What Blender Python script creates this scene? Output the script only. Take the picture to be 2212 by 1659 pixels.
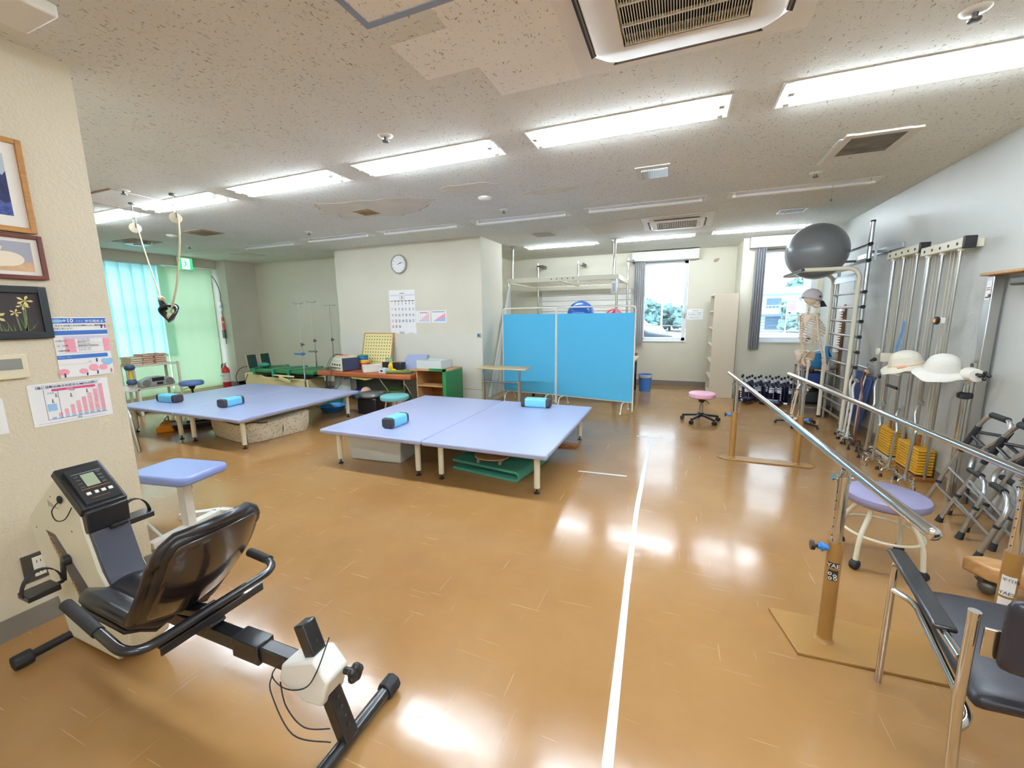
import bpy, bmesh, math, random
from mathutils import Matrix, Vector, Euler
for o in list(bpy.data.objects): bpy.data.objects.remove(o, do_unlink=True)
SC = bpy.context.scene
COL = SC.collection
PI = math.pi

# ---------------------------------------------------------------- camera
cam = bpy.data.cameras.new('camera')
cam.sensor_fit = 'HORIZONTAL'; cam.sensor_width = 36.0
cam.lens = 889.4 / 2212 * 36.0
cam.clip_start = 0.05; cam.clip_end = 400
co = bpy.data.objects.new('camera', cam); COL.objects.link(co)
RX = Vector((0.9278892, 0.3726453, -0.0125305)).normalized()
FW = Vector((-0.3695417, 0.9146509, -0.1638682)).normalized()
UP = RX.cross(FW).normalized(); FW = UP.cross(RX).normalized()
mw = Matrix((RX, UP, -FW)).transposed().to_4x4(); mw.translation = (0, 0, 1.5)
co.matrix_world = mw
SC.camera = co

# ---------------------------------------------------------------- world, exposure
W = bpy.data.worlds.new('overcast'); SC.world = W; W.use_nodes = True
nt = W.node_tree; nt.nodes.clear()
bg = nt.nodes.new('ShaderNodeBackground'); wo = nt.nodes.new('ShaderNodeOutputWorld')
tc = nt.nodes.new('ShaderNodeTexCoord'); sp = nt.nodes.new('ShaderNodeSeparateXYZ'); cr = nt.nodes.new('ShaderNodeValToRGB')
cr.color_ramp.elements[0].position = 0.45; cr.color_ramp.elements[0].color = (.62, .74, .86, 1)
cr.color_ramp.elements[1].position = 0.62; cr.color_ramp.elements[1].color = (.86, .94, 1, 1)
mp = nt.nodes.new('ShaderNodeMath'); mp.operation = 'MULTIPLY_ADD'; mp.inputs[1].default_value = .5; mp.inputs[2].default_value = .5
nt.links.new(tc.outputs['Generated'], sp.inputs[0]); nt.links.new(sp.outputs['Z'], mp.inputs[0])
nt.links.new(mp.outputs[0], cr.inputs[0]); nt.links.new(cr.outputs[0], bg.inputs['Color'])
bg.inputs['Strength'].default_value = 1.35
nt.links.new(bg.outputs[0], wo.inputs[0])
SC.view_settings.view_transform = 'Standard'; SC.view_settings.look = 'None'
SC.view_settings.gamma = 1.0; SC.view_settings.use_curve_mapping = False
SC.view_settings.exposure = 1.84
TUBE = 27.0     # strength of the fluorescent tubes
SC.cycles.sample_clamp_indirect = 3.5; SC.cycles.caustics_reflective = False; SC.cycles.caustics_refractive = False
SC.cycles.max_bounces = 8; SC.cycles.diffuse_bounces = 5; SC.cycles.glossy_bounces = 4; SC.cycles.transparent_max_bounces = 16

def portal(name, loc, rot, sx, sy):
    l = bpy.data.lights.new(name, 'AREA'); l.shape = 'RECTANGLE'; l.size = sx; l.size_y = sy
    l.cycles.is_portal = True
    o = bpy.data.objects.new(name, l); COL.objects.link(o); o.location = loc; o.rotation_euler = rot
portal('window_light', (-.31, 9.42, 1.74), (-PI/2, 0, 0), .86, 1.66)
portal('window_light', (1.68, 8.57, 1.78), (-PI/2, 0, 0), .8, 1.6)
portal('window_light', (-9.72, 5.2, 1.35), (0, -PI/2, 0), 2.6, 2.3)

# ---------------------------------------------------------------- materials
def lin(c):
    c /= 255.0
    return c / 12.92 if c <= .04045 else ((c + .055) / 1.055) ** 2.4
def hexc(h):
    h = h.lstrip('#'); return tuple(lin(int(h[i:i+2], 16)) for i in (0, 2, 4))
MT = {}
def mat(name, col, rough=.5, metal=0.0, bump=0.0, bscale=60, var=0.0, vscale=3.0, coat=0.0, emit=0.0, alpha=1.0, trans=0.0, spec=.5, stretch=None):
    if name in MT: return MT[name]
    m = bpy.data.materials.new(name); m.use_nodes = True; n = m.node_tree; b = n.nodes['Principled BSDF']
    c = hexc(col) if isinstance(col, str) else col
    b.inputs['Base Color'].default_value = (*c, 1); b.inputs['Roughness'].default_value = rough
    b.inputs['Metallic'].default_value = metal; b.inputs['Coat Weight'].default_value = coat
    b.inputs['Specular IOR Level'].default_value = spec
    b.inputs['Alpha'].default_value = alpha; b.inputs['Transmission Weight'].default_value = trans
    if emit: b.inputs['Emission Color'].default_value = (*c, 1); b.inputs['Emission Strength'].default_value = emit
    if bump or var:
        t = n.nodes.new('ShaderNodeTexCoord'); mpn = n.nodes.new('ShaderNodeMapping')
        n.links.new(t.outputs['Object'], mpn.inputs[0])
        if stretch: mpn.inputs['Scale'].default_value = stretch
    if bump:
        x = n.nodes.new('ShaderNodeTexNoise'); x.inputs['Scale'].default_value = bscale; x.inputs['Detail'].default_value = 4
        bm_ = n.nodes.new('ShaderNodeBump'); bm_.inputs['Strength'].default_value = bump; bm_.inputs['Distance'].default_value = .004
        n.links.new(mpn.outputs[0], x.inputs[0]); n.links.new(x.outputs[0], bm_.inputs['Height']); n.links.new(bm_.outputs[0], b.inputs['Normal'])
    if var:
        y = n.nodes.new('ShaderNodeTexNoise'); y.inputs['Scale'].default_value = vscale; y.inputs['Detail'].default_value = 5
        r = n.nodes.new('ShaderNodeValToRGB'); r.color_ramp.elements[0].position = .3; r.color_ramp.elements[1].position = .7
        r.color_ramp.elements[0].color = (*[k * (1 - var) for k in c], 1); r.color_ramp.elements[1].color = (*[min(1, k * (1 + var * .6)) for k in c], 1)
        n.links.new(mpn.outputs[0], y.inputs[0]); n.links.new(y.outputs[0], r.inputs[0]); n.links.new(r.outputs[0], b.inputs['Base Color'])
    MT[name] = m
    return m

def ceiling_mat(name, col, dens=.60):
    m = mat(name, col, .9); n = m.node_tree; b = n.nodes['Principled BSDF']; c = hexc(col)
    t = n.nodes.new('ShaderNodeTexCoord')
    outs = []
    for rot, sc in ((.6, (33, 85, 1)), (-.9, (96, 38, 1)), (2.1, (70, 28, 1))):
        q = n.nodes.new('ShaderNodeMapping'); q.inputs['Rotation'].default_value = (0, 0, rot); q.inputs['Scale'].default_value = sc
        n.links.new(t.outputs['Object'], q.inputs[0])
        x = n.nodes.new('ShaderNodeTexNoise'); x.inputs['Scale'].default_value = 1.0; x.inputs['Detail'].default_value = 2; x.inputs['Distortion'].default_value = .6
        n.links.new(q.outputs[0], x.inputs[0])
        g = n.nodes.new('ShaderNodeMapRange'); g.inputs[1].default_value = dens + .085; g.inputs[2].default_value = dens + .13
        n.links.new(x.outputs[0], g.inputs[0]); outs.append(g.outputs[0])
    a1 = n.nodes.new('ShaderNodeMath'); a1.operation = 'MAXIMUM'; n.links.new(outs[0], a1.inputs[0]); n.links.new(outs[1], a1.inputs[1])
    a2 = n.nodes.new('ShaderNodeMath'); a2.operation = 'MAXIMUM'; n.links.new(a1.outputs[0], a2.inputs[0]); n.links.new(outs[2], a2.inputs[1])
    mx = n.nodes.new('ShaderNodeMix'); mx.data_type = 'RGBA'
    mx.inputs[6].default_value = (*c, 1); mx.inputs[7].default_value = (c[0]*.50, c[1]*.47, c[2]*.43, 1)
    n.links.new(a2.outputs[0], mx.inputs[0])
    # soft blotches of age
    y = n.nodes.new('ShaderNodeTexNoise'); y.inputs['Scale'].default_value = .55; y.inputs['Detail'].default_value = 3
    n.links.new(t.outputs['Object'], y.inputs[0])
    r = n.nodes.new('ShaderNodeValToRGB'); r.color_ramp.elements[0].position = .35; r.color_ramp.elements[1].position = .65
    r.color_ramp.elements[0].color = (.90, .885, .86, 1); r.color_ramp.elements[1].color = (1, 1, 1, 1)
    n.links.new(y.outputs[0], r.inputs[0])
    mu = n.nodes.new('ShaderNodeMix'); mu.data_type = 'RGBA'; mu.blend_type = 'MULTIPLY'; mu.inputs[0].default_value = 1
    n.links.new(mx.outputs[2], mu.inputs[6]); n.links.new(r.outputs[0], mu.inputs[7]); n.links.new(mu.outputs[2], b.inputs['Base Color'])
    bp = n.nodes.new('ShaderNodeBump'); bp.inputs['Strength'].default_value = .5; bp.inputs['Distance'].default_value = .003; bp.invert = True
    n.links.new(a2.outputs[0], bp.inputs['Height']); n.links.new(bp.outputs[0], b.inputs['Normal'])
    return m

def floor_mat():
    m = mat('floor_vinyl', '#BE8446', .2); n = m.node_tree; b = n.nodes['Principled BSDF']
    t = n.nodes.new('ShaderNodeTexCoord')
    y = n.nodes.new('ShaderNodeTexNoise'); y.inputs['Scale'].default_value = .8; y.inputs['Detail'].default_value = 6; y.inputs['Roughness'].default_value = .6
    n.links.new(t.outputs['Object'], y.inputs[0])
    r = n.nodes.new('ShaderNodeValToRGB')
    r.color_ramp.elements[0].position = .32; r.color_ramp.elements[0].color = (*hexc('#966E42'), 1)
    r.color_ramp.elements[1].position = .68; r.color_ramp.elements[1].color = (*hexc('#A8804F'), 1)
    n.links.new(y.outputs[0], r.inputs[0])
    # fine pale scratches, mostly along the walking lane
    prev = r.outputs[0]
    masks = []
    for rot, sc in ((.5, (3, 110, 1)), (-.4, (90, 2.4, 1)), (1.9, (2.6, 120, 1))):
        q = n.nodes.new('ShaderNodeMapping'); q.inputs['Rotation'].default_value = (0, 0, rot); q.inputs['Scale'].default_value = sc
        n.links.new(t.outputs['Object'], q.inputs[0])
        x = n.nodes.new('ShaderNodeTexNoise'); x.inputs['Scale'].default_value = 1; x.inputs['Detail'].default_value = 1; x.inputs['Distortion'].default_value = .25
        n.links.new(q.outputs[0], x.inputs[0])
        g = n.nodes.new('ShaderNodeMapRange'); g.inputs[1].default_value = .735; g.inputs[2].default_value = .78
        n.links.new(x.outputs[0], g.inputs[0]); masks.append(g.outputs[0])
    a1 = n.nodes.new('ShaderNodeMath'); a1.operation = 'MAXIMUM'; n.links.new(masks[0], a1.inputs[0]); n.links.new(masks[1], a1.inputs[1])
    a2 = n.nodes.new('ShaderNodeMath'); a2.operation = 'MAXIMUM'; n.links.new(a1.outputs[0], a2.inputs[0]); n.links.new(masks[2], a2.inputs[1])
    mx = n.nodes.new('ShaderNodeMix'); mx.data_type = 'RGBA'; mx.inputs[7].default_value = (*hexc('#D8C09A'), 1)
    f = n.nodes.new('ShaderNodeMath'); f.operation = 'MULTIPLY'; f.inputs[1].default_value = .13
    n.links.new(a2.outputs[0], f.inputs[0]); n.links.new(f.outputs[0], mx.inputs[0]); n.links.new(prev, mx.inputs[6]); n.links.new(mx.outputs[2], b.inputs['Base Color'])
    # worn gloss
    z = n.nodes.new('ShaderNodeTexNoise'); z.inputs['Scale'].default_value = 2.2; z.inputs['Detail'].default_value = 5
    n.links.new(t.outputs['Object'], z.inputs[0])
    g2 = n.nodes.new('ShaderNodeMapRange'); g2.inputs[1].default_value = .35; g2.inputs[2].default_value = .7; g2.inputs[3].default_value = .115; g2.inputs[4].default_value = .215
    n.links.new(z.outputs[0], g2.inputs[0])
    ad = n.nodes.new('ShaderNodeMath'); ad.operation = 'MULTIPLY_ADD'; ad.inputs[1].default_value = .2
    n.links.new(a2.outputs[0], ad.inputs[0]); n.links.new(g2.outputs[0], ad.inputs[2]); n.links.new(ad.outputs[0], b.inputs['Roughness'])
    w = n.nodes.new('ShaderNodeTexNoise'); w.inputs['Scale'].default_value = 5; w.inputs['Detail'].default_value = 3
    n.links.new(t.outputs['Object'], w.inputs[0])
    bp = n.nodes.new('ShaderNodeBump'); bp.inputs['Strength'].default_value = .12; bp.inputs['Distance'].default_value = .01
    n.links.new(w.outputs[0], bp.inputs['Height']); n.links.new(bp.outputs[0], b.inputs['Normal'])
    b.inputs['Specular IOR Level'].default_value = .5
    return m

def glass_mat(name='window_glass', tint=(.93, .97, 1)):
    m = bpy.data.materials.new(name); m.use_nodes = True; n = m.node_tree; n.nodes.clear()
    o = n.nodes.new('ShaderNodeOutputMaterial'); a = n.nodes.new('ShaderNodeBsdfTransparent'); g = n.nodes.new('ShaderNodeBsdfGlossy'); mx = n.nodes.new('ShaderNodeMixShader')
    a.inputs[0].default_value = (*tint, 1); g.inputs['Roughness'].default_value = .02
    mx.inputs[0].default_value = .06
    n.links.new(a.outputs[0], mx.inputs[1]); n.links.new(g.outputs[0], mx.inputs[2]); n.links.new(mx.outputs[0], o.inputs[0])
    MT[name] = m; return m

def cloth_trans(name, col, t=.6):
    m = bpy.data.materials.new(name); m.use_nodes = True; n = m.node_tree; n.nodes.clear(); c = hexc(col)
    o = n.nodes.new('ShaderNodeOutputMaterial'); a = n.nodes.new('ShaderNodeBsdfTranslucent'); g = n.nodes.new('ShaderNodeBsdfDiffuse'); mx = n.nodes.new('ShaderNodeMixShader')
    a.inputs[0].default_value = (*c, 1); g.inputs[0].default_value = (*c, 1); mx.inputs[0].default_value = t
    n.links.new(g.outputs[0], mx.inputs[1]); n.links.new(a.outputs[0], mx.inputs[2]); n.links.new(mx.outputs[0], o.inputs[0])
    MT[name] = m; return m

# ---------------------------------------------------------------- mesh building
def fillet(pts, rad=.03, seg=5):
    pts = [Vector(p) for p in pts]; out = [pts[0]]
    for i in range(1, len(pts) - 1):
        a, b, c = pts[i-1], pts[i], pts[i+1]
        u = (a - b); v = (c - b)
        r = min(rad, u.length * .49, v.length * .49)
        p0 = b + u.normalized() * r; p1 = b + v.normalized() * r
        for k in range(seg + 1):
            s = k / seg; out.append(p0 * (1-s)**2 + b * 2*s*(1-s) + p1 * s*s)
    out.append(pts[-1]); return out
def spline(pts, n=6, closed=False):
    P = [Vector(p) for p in pts]; out = []; N = len(P)
    rng = range(N if closed else N - 1)
    for i in rng:
        if closed: p0, p1, p2, p3 = P[(i-1) % N], P[i], P[(i+1) % N], P[(i+2) % N]
        else: p0, p1, p2, p3 = P[max(i-1, 0)], P[i], P[i+1], P[min(i+2, N-1)]
        for k in range(n):
            t = k / n
            out.append(.5 * ((2*p1) + (p2-p0)*t + (2*p0-5*p1+4*p2-p3)*t*t + (3*p1-p0-3*p2+p3)*t**3))
    if not closed: out.append(P[-1])
    return out
def rrect(cx, cy, w, h, r, n=5):
    o = []
    for (sx, sy, a0) in ((1, 1, 0), (-1, 1, PI/2), (-1, -1, PI), (1, -1, 1.5*PI)):
        for k in range(n + 1):
            a = a0 + PI/2 * k / n; o.append((cx + sx*(w/2-r) + r*math.cos(a), cy + sy*(h/2-r) + r*math.sin(a)))
    return o
class M:
    def __init__(s): s.v = []; s.f = []; s.s = []
    def add(s, vs, fs, smooth=False):
        k = len(s.v); s.v += [Vector(p) for p in vs]; s.f += [tuple(i + k for i in f) for f in fs]; s.s += [smooth] * len(fs); return s
    def bx(s, x0, x1, y0, y1, z0, z1):
        v = [(x, y, z) for z in (z0, z1) for y in (y0, y1) for x in (x0, x1)]
        return s.add(v, [(0, 2, 3, 1), (4, 5, 7, 6), (0, 1, 5, 4), (2, 6, 7, 3), (0, 4, 6, 2), (1, 3, 7, 5)])
    def box(s, c, d, rot=(0, 0, 0)):
        R = Euler(rot).to_matrix(); c = Vector(c)
        v = [c + R @ Vector((x*d[0]/2, y*d[1]/2, z*d[2]/2)) for z in (-1, 1) for y in (-1, 1) for x in (-1, 1)]
        return s.add(v, [(0, 2, 3, 1), (4, 5, 7, 6), (0, 1, 5, 4), (2, 6, 7, 3), (0, 4, 6, 2), (1, 3, 7, 5)])
    def bar(s, a, b, w, h, up=(0, 0, 1)):        # rectangular bar from a to b
        a = Vector(a); b = Vector(b); d = (b-a).normalized(); up = Vector(up)
        if abs(d.dot(up)) > .99: up = Vector((0, 1, 0))
        x = d.cross(up).normalized(); y = x.cross(d).normalized()
        v = [p + x*w/2*i + y*h/2*j for p in (a, b) for (i, j) in ((-1, -1), (1, -1), (1, 1), (-1, 1))]
        return s.add(v, [(3, 2, 1, 0), (4, 5, 6, 7), (0, 1, 5, 4), (1, 2, 6, 5), (2, 3, 7, 6), (3, 0, 4, 7)])
    def tube(s, pts, r, n=10, closed=False):
        P = [Vector(p) for p in pts]; N = len(P); rr = r if isinstance(r, (list, tuple)) else [r]*N
        vs = []; t0 = None; x = None
        for i in range(N):
            if closed: t = (P[(i+1) % N] - P[i-1])
            else: t = P[min(i+1, N-1)] - P[max(i-1, 0)]
            t = t.normalized() if t.length > 1e-9 else Vector((0, 0, 1))
            if x is None:
                u = Vector((0, 0, 1)) if abs(t.z) < .9 else Vector((1, 0, 0)); x = (u - t*u.dot(t)).normalized()
            else:
                x = x - t * x.dot(t); x = x.normalized() if x.length > 1e-6 else t.orthogonal().normalized()
            y = t.cross(x)
            for k in range(n):
                a = 2*PI*k/n; vs.append(P[i] + (x*math.cos(a) + y*math.sin(a))*rr[i])
        fs = []
        for i in range(N if closed else N-1):
            j = (i+1) % N
            for k in range(n): fs.append((i*n+k, i*n+(k+1) % n, j*n+(k+1) % n, j*n+k))
        s.add(vs, fs, True)
        if not closed: s.add([vs[k] for k in range(n)], [tuple(range(n-1, -1, -1))]); s.add(vs[-n:], [tuple(range(n))])
        return s
    def cyl(s, a, b, r, r2=None, n=16): return s.tube([a, b], [r, r if r2 is None else r2], n)
    def ring(s, c, r, rt, ax=(0, 0, 1), n=28, m=8, arc=2*PI, a0=0, sc=(1, 1)):
        z = Vector(ax).normalized(); x = z.orthogonal().normalized() if abs(z.z) < .99 else Vector((1, 0, 0)); y = z.cross(x)
        full = abs(arc - 2*PI) < 1e-6; N = n if full else n+1
        return s.tube([Vector(c) + x*sc[0]*r*math.cos(a0+arc*k/n) + y*sc[1]*r*math.sin(a0+arc*k/n) for k in range(N)], rt, m, closed=full)
    def lathe(s, prof, c=(0, 0, 0), ax=(0, 0, 1), n=24):
        z = Vector(ax).normalized(); x = z.orthogonal().normalized() if abs(z.z) < .99 else Vector((1, 0, 0)); y = z.cross(x); c = Vector(c)
        vs = []; fs = []
        for (r, h) in prof:
            for k in range(n):
                a = 2*PI*k/n; vs.append(c + z*h + (x*math.cos(a)+y*math.sin(a))*max(r, 1e-5))
        for i in range(len(prof)-1):
            for k in range(n): fs.append((i*n+k, i*n+(k+1) % n, (i+1)*n+(k+1) % n, (i+1)*n+k))
        return s.add(vs, fs, True)
    def ball(s, c, r, nu=20, nv=12, rot=None):
        if not isinstance(r, (tuple, list)): r = (r, r, r)
        R = Euler(rot).to_matrix() if rot else Matrix.Identity(3); c = Vector(c); vs = []; fs = []
        for i in range(nv+1):
            t = PI*i/nv
            for k in range(nu):
                a = 2*PI*k/nu; vs.append(c + R @ Vector((r[0]*math.sin(t)*math.cos(a), r[1]*math.sin(t)*math.sin(a), r[2]*math.cos(t))))
        for i in range(nv):
            for k in range(nu): fs.append((i*nu+k, (i+1)*nu+k, (i+1)*nu+(k+1) % nu, i*nu+(k+1) % nu))
        return s.add(vs, fs, True)
    def prism(s, poly, a0, a1, ax='z', smooth=False):       # polygon (u,v) swept along an axis; x:(y,z) y:(x,z) z:(x,y)
        n = len(poly)
        f = {'z': lambda u, v, w: (u, v, w), 'y': lambda u, v, w: (u, w, v), 'x': lambda u, v, w: (w, u, v)}[ax]
        vs = [f(u, v, a0) for u, v in poly] + [f(u, v, a1) for u, v in poly]
        return s.add(vs, [tuple(range(n-1, -1, -1)), tuple(range(n, 2*n))]).add(vs, [(i, (i+1) % n, n+(i+1) % n, n+i) for i in range(n)], smooth)
    def grid(s, fn, nu, nv, smooth=True):
        vs = [fn(i/nu, j/nv) for i in range(nu+1) for j in range(nv+1)]
        return s.add(vs, [(i*(nv+1)+j, (i+1)*(nv+1)+j, (i+1)*(nv+1)+j+1, i*(nv+1)+j+1) for i in range(nu) for j in range(nv)], smooth)
    def quad(s, a, b, c, d): return s.add([a, b, c, d], [(0, 1, 2, 3)])
    def xf(s, mtx):
        s.v = [mtx @ p for p in s.v]; return s
    def build(s, name, m, parent=None, bev=0, seg=2, sub=0, solid=0, world=False, kind=None, label=None):
        me = bpy.data.meshes.new(name); vs = s.v
        if world and parent:
            q = parent
            while q.parent: q = q.parent
            inv = (Matrix.Translation(q.location) @ q.rotation_euler.to_matrix().to_4x4()).inverted(); vs = [inv @ p for p in vs]
        me.from_pydata([tuple(p) for p in vs], [], s.f)
        bm = bmesh.new(); bm.from_mesh(me)
        bmesh.ops.remove_doubles(bm, verts=bm.verts, dist=1e-6)
        bmesh.ops.recalc_face_normals(bm, faces=bm.faces); bm.to_mesh(me); bm.free()
        if any(s.s):
            me.polygons.foreach_set('use_smooth', [True]*len(me.polygons))
            me.set_sharp_from_angle(angle=math.radians(42))
        o = bpy.data.objects.new(name, me); COL.objects.link(o); me.materials.append(MT[m] if isinstance(m, str) else m)
        if parent: o.parent = parent
        if solid: d = o.modifiers.new('solid', 'SOLIDIFY'); d.thickness = solid; d.offset = 0
        if sub: d = o.modifiers.new('sub', 'SUBSURF'); d.levels = sub; d.render_levels = sub
        if bev:
            d = o.modifiers.new('bevel', 'BEVEL'); d.width = bev; d.segments = seg; d.limit_method = 'ANGLE'; d.angle_limit = .6; d.harden_normals = False
            me.polygons.foreach_set('use_smooth', [True]*len(me.polygons)); 
            if not any(s.s): me.set_sharp_from_angle(angle=math.radians(60))
        if kind: o['kind'] = kind
        if label: o['label'] = label
        return o
def thing(name, label, cat, loc=(0, 0, 0), rz=0, group=None):
    o = bpy.data.objects.new(name, None); COL.objects.link(o); o.location = loc; o.rotation_euler = (0, 0, rz)
    o.empty_display_size = .1
    o['label'] = label; o['category'] = cat
    if group: o['group'] = group
    return o
def tag(o, label, cat, group=None, kind=None):
    o['label'] = label; o['category'] = cat
    if group: o['group'] = group
    if kind: o['kind'] = kind
    return o
def dup(root, loc, rz=None, label=None, group=None, rot=None):
    def cp(x, par):
        c = x.copy(); COL.objects.link(c)
        if par: c.parent = par
        for ch in list(x.children): cp(ch, c)
        return c
    r = cp(root, None); r.location = loc
    if rz is not None: r.rotation_euler = (0, 0, rz)
    if rot is not None: r.rotation_euler = rot
    if label: r['label'] = label
    if group: r['group'] = group
    return r
def text(body, size, O, u, v, m, parent, name='lettering', align='LEFT', sx=1.0, bold=0.0):
    cu = bpy.data.curves.new('t', 'FONT'); cu.body = body; cu.size = size; cu.align_x = align; cu.resolution_u = 3; cu.offset = bold
    o = bpy.data.objects.new('t', cu); COL.objects.link(o)
    dg = bpy.context.evaluated_depsgraph_get(); me = bpy.data.meshes.new_from_object(o.evaluated_get(dg))
    bpy.data.objects.remove(o, do_unlink=True)
    k = M(); u = Vector(u); v = Vector(v); O = Vector(O)
    k.v = [O + u*p.co.x*sx + v*p.co.y for p in me.vertices]; k.f = [tuple(f.vertices) for f in me.polygons]; k.s = [False]*len(k.f)
    bpy.data.meshes.remove(me)
    return k.build(name, m, parent, world=True)
class Sheet:      # flat printed sheet: origin lower left, u right, v up, nrm outwards
    def __init__(s, root, O, u, v, w, h, nrm, base, th=.002, name='paper'):
        s.root = root; s.O = Vector(O); s.u = Vector(u).normalized(); s.v = Vector(v).normalized(); s.n = Vector(nrm); s.w = w; s.h = h; s.th = th; s.lay = 0
        if name:
            k = M(); c = [s.p(a, b, d) for d in (-.0, th) for (a, b) in ((0, 0), (1, 0), (1, 1), (0, 1))]
            k.add(c, [(0, 1, 2, 3), (4, 7, 6, 5), (0, 4, 5, 1), (1, 5, 6, 2), (2, 6, 7, 3), (3, 7, 4, 0)]); k.build(name, base, root, world=True)
    def p(s, a, b, d=0): return s.O + s.u*s.w*a + s.v*s.h*b + s.n*d
    def rects(s, rs, m, name='print', lift=1):
        k = M()
        for i_, (a, b, c, d) in enumerate(rs): k.quad(*[s.p(x, y, s.th + .0006*lift + .00004*i_) for x, y in ((a, b), (c, b), (c, d), (a, d))])
        return k.build(name, m, s.root, world=True)
    def poly(s, polys, m, name='print', lift=2):
        k = M()
        for i_, q in enumerate(polys): k.add([s.p(x, y, s.th + .0006*lift + .00006*min(i_, 8)) for x, y in q], [tuple(range(len(q)))])
        return k.build(name, m, s.root, world=True)
    def text(s, body, a, b, size, m, align='LEFT', sx=1, lift=3, bold=0, name='lettering'):
        return text(body, size, s.p(a, b, s.th + .0006*lift), s.u, s.v, m, s.root, name, align, sx, bold)
def disc(cx, cy, rx, ry, n=16): return [(cx + rx*math.cos(2*PI*k/n), cy + ry*math.sin(2*PI*k/n)) for k in range(n)]

# palette
floor_mat(); glass_mat()
ceiling_mat('ceiling_board', '#EAEBE2', .578); ceiling_mat('ceiling_board_new', '#FFFEF8', .585)
mat('wall_paint', '#DAD5C2', .75, bump=.35, bscale=140, var=.05, vscale=1.2)
mat('wall_paint_rough', '#D8CDB4', .6, bump=.8, bscale=85, var=.04, vscale=2)
mat('wall_paint_grey', '#C9C5B4', .75, bump=.3, bscale=140, var=.07, vscale=1.5)
mat('wall_paint_satin', '#C4C6C0', .46, bump=.5, bscale=45, var=.05, vscale=1.5)
mat('base_vinyl', '#7C7468', .5)
mat('white_metal', '#EDEBE2', .4); mat('white_plastic', '#ECE8DC', .45); mat('beige_plastic', '#E3D9BC', .45)
mat('tube_off', '#E8E8E4', .3)
mat('black_plastic', '#1E1E20', .35); mat('black_metal', '#1B1B1D', .28, coat=.3); mat('rubber', '#202022', .65)
mat('chrome', '#D6D6D4', .12, metal=1); mat('steel', '#B9B8B4', .3, metal=1); mat('alu', '#C9CCCE', .32, metal=1); mat('dark_steel', '#6A6864', .4, metal=.8)
mat('cream_metal', '#E6E1CB', .42); mat('lavender', '#A8B1D4', .32, bump=.08, bscale=300); mat('lavender_side', '#8D89A9', .38)
mat('lav_blue', '#8797CE', .32, bump=.06, bscale=200)
mat('tan_paint', '#9C743C', .38); mat('tan_paint_edge', '#8D6A38', .4)
mat('blue_plastic', '#2E7FD0', .3); mat('black_leather', '#17161A', .3, bump=.2, bscale=220, coat=.2)
mat('screen_blue', '#58BEEC', .8, bump=.2, bscale=400); mat('bolster_blue', '#7CD0EA', .55); mat('bolster_end', '#3D363B', .6)
mat('paper', '#F1F0EE', .7); mat('ink', '#2A2C30', .7); mat('ink_red', '#E04A44', .7); mat('ink_blue', '#3F74C4', .7); mat('ink_navy', '#33447E', .7)
mat('ink_pink', '#EFA3B4', .7); mat('ink_magenta', '#D64A78', .7); mat('ink_lightblue', '#9CC3EA', .7); mat('ink_grey', '#A9A9AE', .7); mat('ink_green', '#3B9A6C', .7); mat('ink_lilac', '#D6CFE4', .7)
mat('wood_frame', '#B98445', .4, var=.2, vscale=12, stretch=(1, 1, 6)); mat('wood_dark', '#6B3325', .35, var=.2, vscale=12); mat('wood', '#C39561', .45, var=.2, vscale=8, stretch=(1, 6, 6)); mat('wood_brown', '#A0672F', .45, var=.25, vscale=7, stretch=(1, 5, 5))
mat('wood_light', '#DDBE8B', .4, var=.1, vscale=6, stretch=(1, 8, 8))
mat('leather_brown', '#A65A30', .4, bump=.15, bscale=120, var=.12, vscale=5)
mat('bone', '#E6D3BC', .55, var=.1, vscale=20)
mat('rope', '#D9CBA9', .8, bump=.5, bscale=300)
# ================================================================= SETTING
HC = 2.765
def struct(name, k, m, **kw):
    o = k.build(name, m, **kw)
    if not kw.get('parent'): o['kind'] = 'structure'
    return o
k = M(); k.bx(-9.9, 2.4, -4.2, 9.6, -.12, 0); struct('floor', k, 'floor_vinyl')
# ceiling with openings for the recessed lights
ROW1 = [(.49 - 1.56*i, .49 - 1.56*i + 1.29, 2.95, 3.25) for i in range(6)]
ROW2 = [(.44, 1.74, 5.21, 5.45), (-1.13, .20, 5.22, 5.47), (-2.69, -1.37, 5.24, 5.50), (-4.26, -2.95, 5.25, 5.50), (-5.80, -4.50, 5.24, 5.50), (-7.38, -6.10, 5.27, 5.53)]
ROW3 = [(.42, 1.72, 7.46, 7.72), (-1.14, .17, 7.50, 7.76), (-2.77, -1.41, 7.56, 7.80)]
ROW0 = [(.49 - 1.56*i, .49 - 1.56*i + 1.29, -.05, .25) for i in range(2)] + [(.49 - 1.56*i, .49 - 1.56*i + 1.29, -2.6, -2.3) for i in range(2)]  # unseen lit fixtures added behind the camera to light the near room
ACB = (-.42, .34, 1.54, 2.28)
holes = ROW1 + ROW2 + ROW3 + ROW0 + [ACB, (-.40, .20, 6.2, 6.7)]
xs = sorted({-9.9, 2.4, *[h[0] for h in holes], *[h[1] for h in holes]}); ys = sorted({-4.2, 9.6, *[h[2] for h in holes], *[h[3] for h in holes]})
k = M()
for i in range(len(xs)-1):
    for j in range(len(ys)-1):
        cx, cy = (xs[i]+xs[i+1])/2, (ys[j]+ys[j+1])/2
        if any(h[0] < cx < h[1] and h[2] < cy < h[3] for h in holes): continue
        k.bx(xs[i], xs[i+1], ys[j], ys[j+1], HC, HC+.02)
struct('ceiling', k, 'ceiling_board')
k = M(); k.bx(-9.9, 2.4, -4.2, 9.6, HC+.25, HC+.3); struct('trim_1', k, 'dark_steel')
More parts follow.
